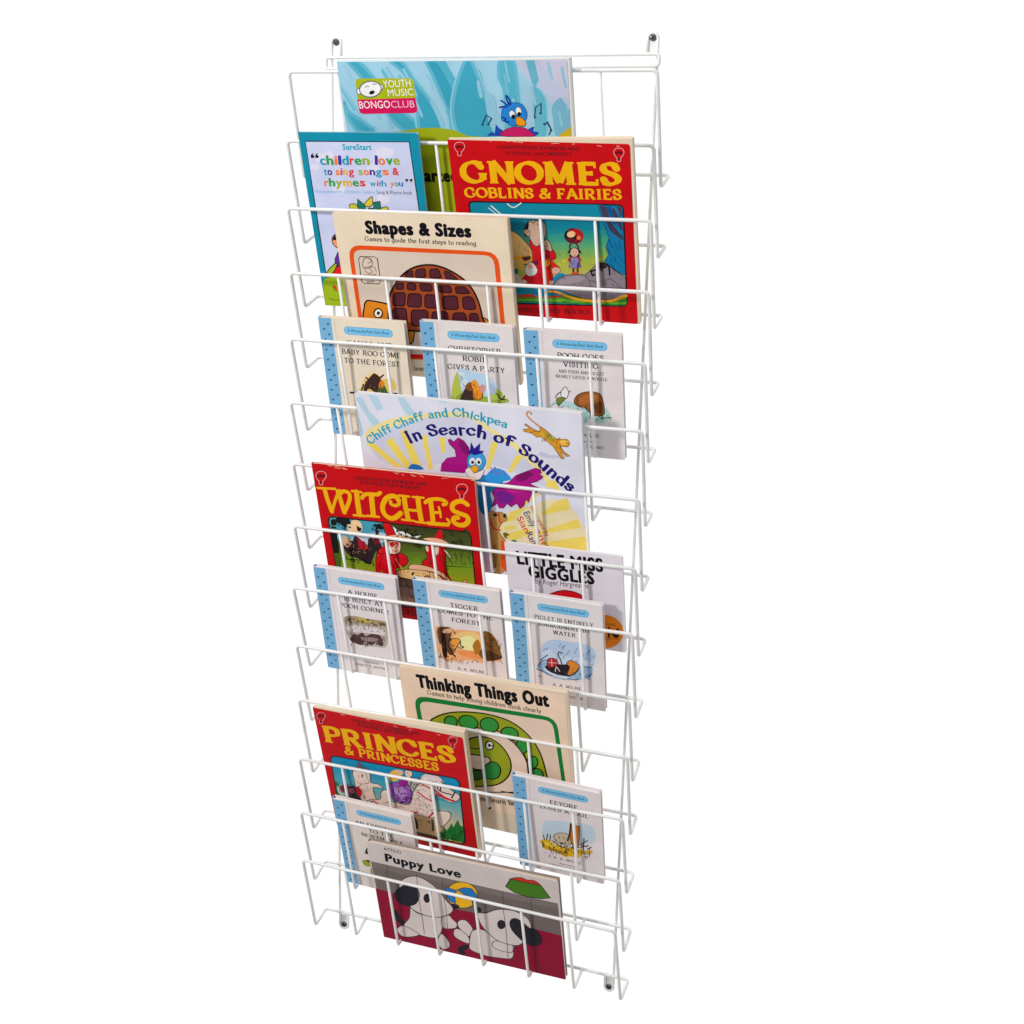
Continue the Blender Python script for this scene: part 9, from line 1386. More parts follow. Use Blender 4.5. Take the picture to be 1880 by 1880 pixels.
ART[13] = '''P|6a9fc4|l|0.10 0.10 17.0 0.10 17.0 153.8 0.10 153.8
S|b8cede|0.50|l|17.3 0.3 17.3 153.6
P|26302f|l|10.9 146.8 12.2 144.6 14.0 144.9 13.3 146.4
P|26302f|l|12.9 146.8 14.2 145.9 14.8 147.4
P|26302f|l|3.3 140.2 4.6 138.0 6.4 138.3 5.7 139.8
P|26302f|l|5.3 140.2 6.6 139.3 7.2 140.8
P|26302f|l|11.0 133.6 12.3 131.4 14.1 131.7 13.4 133.2
P|26302f|l|13.0 133.6 14.3 132.7 14.9 134.2
P|26302f|l|4.2 127.0 5.5 124.8 7.3 125.1 6.6 126.6
P|26302f|l|6.2 127.0 7.5 126.1 8.1 127.6
P|26302f|l|11.2 120.4 12.5 118.2 14.3 118.5 13.6 120.0
P|26302f|l|13.2 120.4 14.5 119.5 15.1 121.0
P|26302f|l|3.5 113.8 4.8 111.6 6.6 111.9 5.9 113.4
P|26302f|l|5.5 113.8 6.8 112.9 7.4 114.4
P|26302f|l|10.7 107.2 12.0 105.0 13.8 105.3 13.1 106.8
P|26302f|l|12.7 107.2 14.0 106.3 14.6 107.8
P|26302f|l|3.9 100.6 5.2 98.4 7.0 98.7 6.3 100.2
P|26302f|l|5.9 100.6 7.2 99.7 7.8 101.2
P|26302f|l|10.8 94.0 12.1 91.8 13.9 92.1 13.2 93.6
P|26302f|l|12.8 94.0 14.1 93.1 14.7 94.6
P|26302f|l|3.9 87.4 5.2 85.2 7.0 85.5 6.3 87.0
P|26302f|l|5.9 87.4 7.2 86.5 7.8 88.0
P|26302f|l|10.0 80.8 11.3 78.6 13.1 78.9 12.4 80.4
P|26302f|l|12.0 80.8 13.3 79.9 13.9 81.4
P|26302f|l|3.4 74.2 4.7 72.0 6.5 72.3 5.8 73.8
P|26302f|l|5.4 74.2 6.7 73.3 7.3 74.8
P|26302f|l|10.1 67.6 11.4 65.4 13.2 65.7 12.5 67.2
P|26302f|l|12.1 67.6 13.4 66.7 14.0 68.2
P|26302f|l|4.0 61.0 5.3 58.8 7.1 59.1 6.4 60.6
P|26302f|l|6.0 61.0 7.3 60.1 7.9 61.6
P|26302f|l|10.4 54.4 11.7 52.2 13.5 52.5 12.8 54.0
P|26302f|l|12.4 54.4 13.7 53.5 14.3 55.0
P|26302f|l|3.8 47.8 5.1 45.6 6.9 45.9 6.2 47.4
P|26302f|l|5.8 47.8 7.1 46.9 7.7 48.4
P|26302f|l|10.3 41.2 11.6 39.0 13.4 39.3 12.7 40.8
P|26302f|l|12.3 41.2 13.6 40.3 14.2 41.8
P|26302f|l|3.4 34.6 4.7 32.4 6.5 32.7 5.8 34.2
P|26302f|l|5.4 34.6 6.7 33.7 7.3 35.2
P|26302f|l|10.0 28.0 11.3 25.8 13.1 26.1 12.4 27.6
P|26302f|l|12.0 28.0 13.3 27.1 13.9 28.6
P|26302f|l|3.4 21.4 4.7 19.2 6.5 19.5 5.8 21.0
P|26302f|l|5.4 21.4 6.7 20.5 7.3 22.0
P|26302f|l|11.1 14.8 12.4 12.6 14.2 12.9 13.5 14.4
P|26302f|l|13.1 14.8 14.4 13.9 15.0 15.4
P|26302f|l|3.3 8.2 4.6 6.0 6.4 6.3 5.7 7.8
P|26302f|l|5.3 8.2 6.6 7.3 7.2 8.8
P|6cb0d6|l|92.6 144.3 94.4 144.0 96.0 142.9 97.1 141.3 97.5 139.4 97.1 137.6 96.0 136.0 94.4 134.9 92.6 134.5 38.4 134.5 36.5 134.9 34.9 136.0 33.8 137.6 33.5 139.4 33.8 141.3 34.9 142.9 36.5 144.0 38.4 144.3
S|3c7aa4|0.45|L|92.6 144.3 94.4 144.0 96.0 142.9 97.1 141.3 97.5 139.4 97.1 137.6 96.0 136.0 94.4 134.9 92.6 134.5 38.4 134.5 36.5 134.9 34.9 136.0 33.8 137.6 33.5 139.4 33.8 141.3 34.9 142.9 36.5 144.0 38.4 144.3
T|1c3450|italic|A Winnie-the-Pooh Story Book|37.95 137.73 92.99 137.73 4.0 0.02
T|26222a|roman|PIGLET IS ENTIRELY|28.47 121.93 102.47 121.93 5.60 0
T|26222a|roman|SURROUNDED BY|32.47 112.43 98.47 112.43 5.60 0
T|26222a|roman|WATER|50.97 103.43 79.97 103.43 5.60 0
T|4a4446|roman|A. A. MILNE|46.97 25.93 83.97 25.93 4.30 0
T|4a4446|roman|Illustrated by|54.97 18.43 75.97 18.43 2.60 0
T|4a4446|roman|ERNEST H. SHEPARD|41.47 11.43 89.47 11.43 3.80 0
S|8c8488|0.30|l|21.5 1.0 21.5 152.9
P|a4b8d4|c|34.7 76.4 39.6 88.6 52.5 95.5 69.2 95.7 88.5 96.0 102.0 90.5 103.6 76.4 95.8 68.5 68.0 66.4 39.9 67.6
P|b4c4da|c|31.4 67.6 43.4 81.2 54.3 73.5 82.2 74.0 100.0 70.9 99.8 62.7 53.4 53.8
P|88a8c8|c|27.6 48.8 33.9 59.9 48.0 59.3 81.7 62.5 98.4 64.1 98.1 52.6 92.2 44.9 66.8 38.2 47.0 39.3 33.1 44.9
P|b8c6d8|c|36.2 50.4 47.4 47.7 67.0 43.2 81.1 44.4 66.8 39.9 47.1 41.0
P|221c20|c|39.2 52.7 48.0 59.3 59.3 59.8 70.6 62.0 81.7 60.9 78.6 52.1 69.9 45.4 55.7 44.3 44.6 47.1
S|0c0a0c|0.91|C|39.2 52.7 48.0 59.3 59.3 59.8 70.6 62.0 81.7 60.9 78.6 52.1 69.9 45.4 55.7 44.3 44.6 47.1
P|c87c2c|c|66.4 62.8 72.3 68.8 80.5 65.5 82.4 61.0 75.7 49.9 67.1 46.6 70.4 58.7
S|4a2c10|0.90|C|66.4 62.8 72.3 68.8 80.5 65.5 82.4 61.0 75.7 49.9 67.1 46.6 70.4 58.7
P|a82a2a|c|41.8 63.0 47.0 67.3 53.9 66.2 55.0 59.0 49.2 54.6 42.7 53.3
S|3a1818|0.91|C|41.8 63.0 47.0 67.3 53.9 66.2 55.0 59.0 49.2 54.6 42.7 53.3
S|d8b0a8|0.91|c|43.1 60.0 53.7 61.2
S|d8b0a8|0.91|c|47.6 65.8 47.8 55.1
S|1c1814|1.36|c|60.7 60.1 58.9 67.9 56.4 73.9 58.0 78.3 61.5 77.3
S|c8c0c0|1.22|c|51.7 48.5 53.4 55.4 57.4 49.6
S|6a7c98|0.89|l|66.2 90.3 63.2 84.9
S|6a7c98|0.89|l|71.5 83.2 67.0 75.9
S|6a7c98|0.89|l|81.3 88.3 76.9 79.4
S|6a7c98|0.89|l|96.5 87.9 92.1 80.7
S|6a7c98|0.89|l|101.7 80.9 100.2 77.4
S|6a7c98|0.89|l|60.7 90.9 57.6 85.5
S|6a7c98|0.89|l|89.3 80.1 86.4 74.7
S|6a7c98|0.90|l|40.6 80.7 37.5 75.3
S|3c5878|1.22|c|29.2 52.4 36.8 62.1 45.3 62.0
S|3c5878|1.23|c|27.5 47.1 38.7 44.3 47.1 41.0
S|3c5878|1.21|c|82.7 49.6 92.4 48.2 96.7 52.3
S|3c5878|1.22|c|32.5 61.3 42.9 71.4
S|3c5878|1.22|c|66.9 40.7 81.0 41.9
S|3c5878|1.20|c|87.3 61.9 98.4 63.3
H|5a6c88|0.60|43.5 82.4 42.5 80.5 41.3 78.8 89.0 66.6 87.0 63.9 86.4 62.8 64.6 74.1 63.6 72.7 62.6 69.8 97.4 88.1 96.8 87.6 95.3 86.0 64.0 88.2 62.2 86.3 62.1 82.7 43.2 80.9 42.3 79.5 41.5 78.4 80.6 69.4 80.0 66.0 78.2 63.2 92.3 77.2 91.3 75.3 90.2 72.5 80.3 71.2 78.1 68.7 77.0 67.1 57.6 79.5 56.7 76.3 54.5 73.5 55.8 71.2 55.0 68.1 53.9 66.6 101.2 70.6 100.1 68.5 98.2 65.7 74.9 73.6 74.0 71.4 72.8 68.4 62.9 78.7 61.7 77.8 59.9 76.0
H|3c5878|0.61|53.3 44.8 54.7 44.9 55.9 44.5 49.4 45.5 52.5 44.9 54.3 43.4 38.8 42.3 40.6 42.1 41.8 41.2 29.2 36.2 31.0 36.4 32.6 36.8 33.1 47.0 34.3 47.2 35.7 46.1 64.1 48.4 65.7 48.3 67.6 48.0 68.3 44.0 70.4 44.5 73.3 43.2 74.1 49.5 76.0 48.1 77.4 48.1 75.5 40.0 78.1 39.6 79.0 37.9 67.2 51.7 68.6 51.1 72.0 50.0 28.9 38.4 31.6 37.9 33.0 37.6 83.5 45.3 84.9 45.1 87.0 44.3 49.8 38.9 51.4 39.3 52.5 38.5 91.6 46.2 93.0 46.3 96.4 44.4 77.7 45.4 79.2 44.8 80.9 44.6 95.8 53.0 98.1 54.1 99.6 53.7 90.7 50.8 92.1 51.8 93.7 51.7 82.5 49.4 85.1 50.8 87.8 50.1 77.1 43.1 78.9 42.9 79.9 43.7 59.6 39.0 62.6 37.8 63.9 38.4 83.3 51.4 84.8 51.5 85.6 51.0 84.3 43.8 86.6 44.8 88.8 44.9
H|1c1814|0.61|73.6 57.2 74.5 56.9 75.3 56.2 52.7 50.2 54.6 50.4 56.1 50.3 57.3 52.1 58.0 52.0 59.5 52.1 48.4 53.6 49.0 52.5 50.6 52.3 52.5 45.3 53.6 45.0 54.7 44.0 58.2 49.6 59.2 48.5 60.4 47.8 73.1 51.9 74.0 50.8 75.8 51.2 64.3 46.0 65.8 45.5 67.0 45.5'''
ART[14] = '''T|0a0a10|sans|Thinking Things Out|22.47 183.15 196.12 190.16 18.42 0.340
T|5a4a40|roman|Games to help young children think clearly|34.83 173.71 184.84 177.24 7.20 0.000
P|0f7030|l|15.7 150.9 16.5 158.6 19.6 164.3 25.0 167.7 32.7 169.1 186.3 174.1 194.1 173.3 199.8 170.2 203.4 164.8 205.0 157.1 210.6 63.3 209.9 55.7 206.9 50.4 201.6 47.4 194.0 46.8 36.7 56.5 29.0 58.1 23.4 61.7 19.9 67.4 18.5 75.2
P|d3bba8|l|22.0 149.2 22.5 154.4 24.6 158.3 28.2 160.7 33.4 161.7 186.7 168.0 192.0 167.4 195.9 165.3 198.4 161.7 199.5 156.4 205.7 61.9 205.3 56.7 203.3 53.1 199.7 51.2 194.5 50.9 38.2 63.9 32.9 65.0 29.0 67.6 26.6 71.6 25.6 76.9
P|8a921c|c|34.7 130.3 45.0 141.5 65.6 152.2 95.7 159.0 124.9 159.5 148.8 152.8 167.6 136.4 179.0 114.7 184.5 87.6 185.8 62.7 173.9 57.8 162.8 67.8 161.7 92.7 153.2 115.5 141.1 128.5 122.9 136.5 85.9 133.2 55.3 126.2
S|0a0c08|1.95|C|34.7 130.3 45.0 141.5 65.6 152.2 95.7 159.0 124.9 159.5 148.8 152.8 167.6 136.4 179.0 114.7 184.5 87.6 185.8 62.7 173.9 57.8 162.8 67.8 161.7 92.7 153.2 115.5 141.1 128.5 122.9 136.5 85.9 133.2 55.3 126.2
P|2f8436|c|71.0 135.9 69.2 132.4 66.5 129.6 63.0 127.8 59.5 127.4 56.5 128.4 54.3 130.7 53.4 133.8 53.8 137.4 55.6 140.9 58.4 143.7 61.8 145.4 65.3 145.8 68.4 144.8 70.5 142.5 71.4 139.4
S|0a0c08|1.61|C|71.0 135.9 69.2 132.4 66.5 129.6 63.0 127.8 59.5 127.4 56.5 128.4 54.3 130.7 53.4 133.8 53.8 137.4 55.6 140.9 58.4 143.7 61.8 145.4 65.3 145.8 68.4 144.8 70.5 142.5 71.4 139.4
P|2f8436|c|99.4 140.1 97.1 136.0 93.3 132.7 88.5 130.7 83.3 130.3 78.7 131.6 75.3 134.4 73.6 138.2 73.9 142.5 76.2 146.5 80.1 149.8 84.9 151.8 90.0 152.1 94.6 150.9 98.0 148.1 99.7 144.3
S|0a0c08|1.59|C|99.4 140.1 97.1 136.0 93.3 132.7 88.5 130.7 83.3 130.3 78.7 131.6 75.3 134.4 73.6 138.2 73.9 142.5 76.2 146.5 80.1 149.8 84.9 151.8 90.0 152.1 94.6 150.9 98.0 148.1 99.7 144.3
P|2f8436|c|126.6 142.2 124.4 137.8 120.7 134.2 116.1 132.0 111.3 131.5 107.0 132.8 103.8 135.8 102.4 139.8 102.8 144.4 105.1 148.8 108.8 152.4 113.4 154.5 118.2 155.0 122.5 153.7 125.6 150.8 127.0 146.8
S|0a0c08|1.58|C|126.6 142.2 124.4 137.8 120.7 134.2 116.1 132.0 111.3 131.5 107.0 132.8 103.8 135.8 102.4 139.8 102.8 144.4 105.1 148.8 108.8 152.4 113.4 154.5 118.2 155.0 122.5 153.7 125.6 150.8 127.0 146.8
P|2f8436|c|152.0 134.4 150.0 130.3 146.6 127.0 142.4 125.0 137.9 124.5 133.8 125.8 130.9 128.4 129.5 132.2 129.9 136.4 131.9 140.5 135.3 143.8 139.6 145.8 144.1 146.2 148.0 145.0 151.0 142.3 152.4 138.6
S|0a0c08|1.57|C|152.0 134.4 150.0 130.3 146.6 127.0 142.4 125.0 137.9 124.5 133.8 125.8 130.9 128.4 129.5 132.2 129.9 136.4 131.9 140.5 135.3 143.8 139.6 145.8 144.1 146.2 148.0 145.0 151.0 142.3 152.4 138.6
P|2f8436|c|164.7 119.0 162.7 114.2 159.8 110.2 156.3 107.7 152.8 107.0 149.9 108.2 148.0 111.3 147.3 115.6 148.1 120.5 150.1 125.3 153.0 129.3 156.5 131.8 159.9 132.5 162.8 131.2 164.7 128.2 165.4 123.9
S|0a0c08|1.58|C|164.7 119.0 162.7 114.2 159.8 110.2 156.3 107.7 152.8 107.0 149.9 108.2 148.0 111.3 147.3 115.6 148.1 120.5 150.1 125.3 153.0 129.3 156.5 131.8 159.9 132.5 162.8 131.2 164.7 128.2 165.4 123.9
P|2f8436|c|174.7 95.4 173.0 91.2 170.5 87.7 167.6 85.5 164.7 84.8 162.3 85.9 160.6 88.5 160.1 92.3 160.8 96.6 162.5 100.7 164.9 104.2 167.8 106.4 170.7 107.0 173.1 105.9 174.7 103.3 175.3 99.6
S|0a0c08|1.59|C|174.7 95.4 173.0 91.2 170.5 87.7 167.6 85.5 164.7 84.8 162.3 85.9 160.6 88.5 160.1 92.3 160.8 96.6 162.5 100.7 164.9 104.2 167.8 106.4 170.7 107.0 173.1 105.9 174.7 103.3 175.3 99.6
P|2f8436|c|180.6 76.7 178.9 72.8 176.2 69.6 172.9 67.6 169.5 67.1 166.5 68.1 164.4 70.6 163.4 74.1 163.9 78.1 165.6 81.9 168.3 85.1 171.6 87.1 175.0 87.6 178.0 86.6 180.1 84.1 181.0 80.6
S|0a0c08|1.61|C|180.6 76.7 178.9 72.8 176.2 69.6 172.9 67.6 169.5 67.1 166.5 68.1 164.4 70.6 163.4 74.1 163.9 78.1 165.6 81.9 168.3 85.1 171.6 87.1 175.0 87.6 178.0 86.6 180.1 84.1 181.0 80.6
P|d6beac|c|39.6 120.8 70.5 127.9 103.5 132.0 129.7 130.2 146.4 120.9 159.3 99.2 161.1 74.6 161.8 52.9 141.7 40.3 28.8 24.3
S|0a0c08|1.63|C|39.6 120.8 70.5 127.9 103.5 132.0 129.7 130.2 146.4 120.9 159.3 99.2 161.1 74.6 161.8 52.9 141.7 40.3 28.8 24.3
P|8a921c|c|74.0 103.7 93.4 119.0 111.4 122.4 126.9 114.5 137.2 97.4 138.5 79.8 131.5 61.6 116.8 46.9 95.0 38.5 70.0 33.0 68.0 43.7 70.7 70.3 88.4 65.5 106.8 70.1 110.7 80.1 110.0 89.0 96.7 90.3 72.6 89.0
S|0a0c08|1.95|C|74.0 103.7 93.4 119.0 111.4 122.4 126.9 114.5 137.2 97.4 138.5 79.8 131.5 61.6 116.8 46.9 95.0 38.5 70.0 33.0 68.0 43.7 70.7 70.3 88.4 65.5 106.8 70.1 110.7 80.1 110.0 89.0 96.7 90.3 72.6 89.0
P|2a7a34|c|100.9 70.4 109.3 81.6 118.5 83.8 124.3 74.4 119.4 59.5 108.4 53.9 99.8 58.2
S|0a0c08|1.64|C|100.9 70.4 109.3 81.6 118.5 83.8 124.3 74.4 119.4 59.5 108.4 53.9 99.8 58.2
P|2a5c28|c|69.4 57.0 88.2 63.6 97.3 64.0 97.0 52.9 86.6 46.6 67.9 42.7
S|0a0c08|1.50|C|69.4 57.0 88.2 63.6 97.3 64.0 97.0 52.9 86.6 46.6 67.9 42.7
P|e0d8d0|c|117.6 111.6 116.9 108.9 115.6 106.3 113.7 104.4 111.5 103.4 109.5 103.4 107.9 104.5 106.9 106.5 106.7 109.0 107.4 111.8 108.7 114.3 110.6 116.2 112.8 117.2 114.8 117.2 116.4 116.1 117.4 114.1
S|0a0c08|1.77|C|117.6 111.6 116.9 108.9 115.6 106.3 113.7 104.4 111.5 103.4 109.5 103.4 107.9 104.5 106.9 106.5 106.7 109.0 107.4 111.8 108.7 114.3 110.6 116.2 112.8 117.2 114.8 117.2 116.4 116.1 117.4 114.1
P|0a0a0a|c|114.1 110.8 113.9 109.8 113.4 108.8 112.7 108.1 111.9 107.8 111.2 107.8 110.6 108.2 110.3 108.9 110.2 109.8 110.4 110.8 110.9 111.8 111.6 112.5 112.4 112.8 113.1 112.8 113.7 112.4 114.0 111.7
S|0a0c08|1.63|c|85.7 100.2 94.7 100.6 101.8 105.0
S|0a0c08|1.29|c|113.3 109.5 117.9 112.0
P|2a7a34|c|75.1 114.7 80.5 108.9 73.7 100.1
S|0a0c08|1.49|l|122.0 37.1 141.5 37.5
T|3a3028|roman|A play and learn book|55.39 10.28 150.40 17.46 8.70 0.000
P|1a1612|l|100.4 0.3 103.5 5.9 105.9 3.7 102.9 0.1'''  # last patch: shadow of a hook wire, painted dark into the cover colour
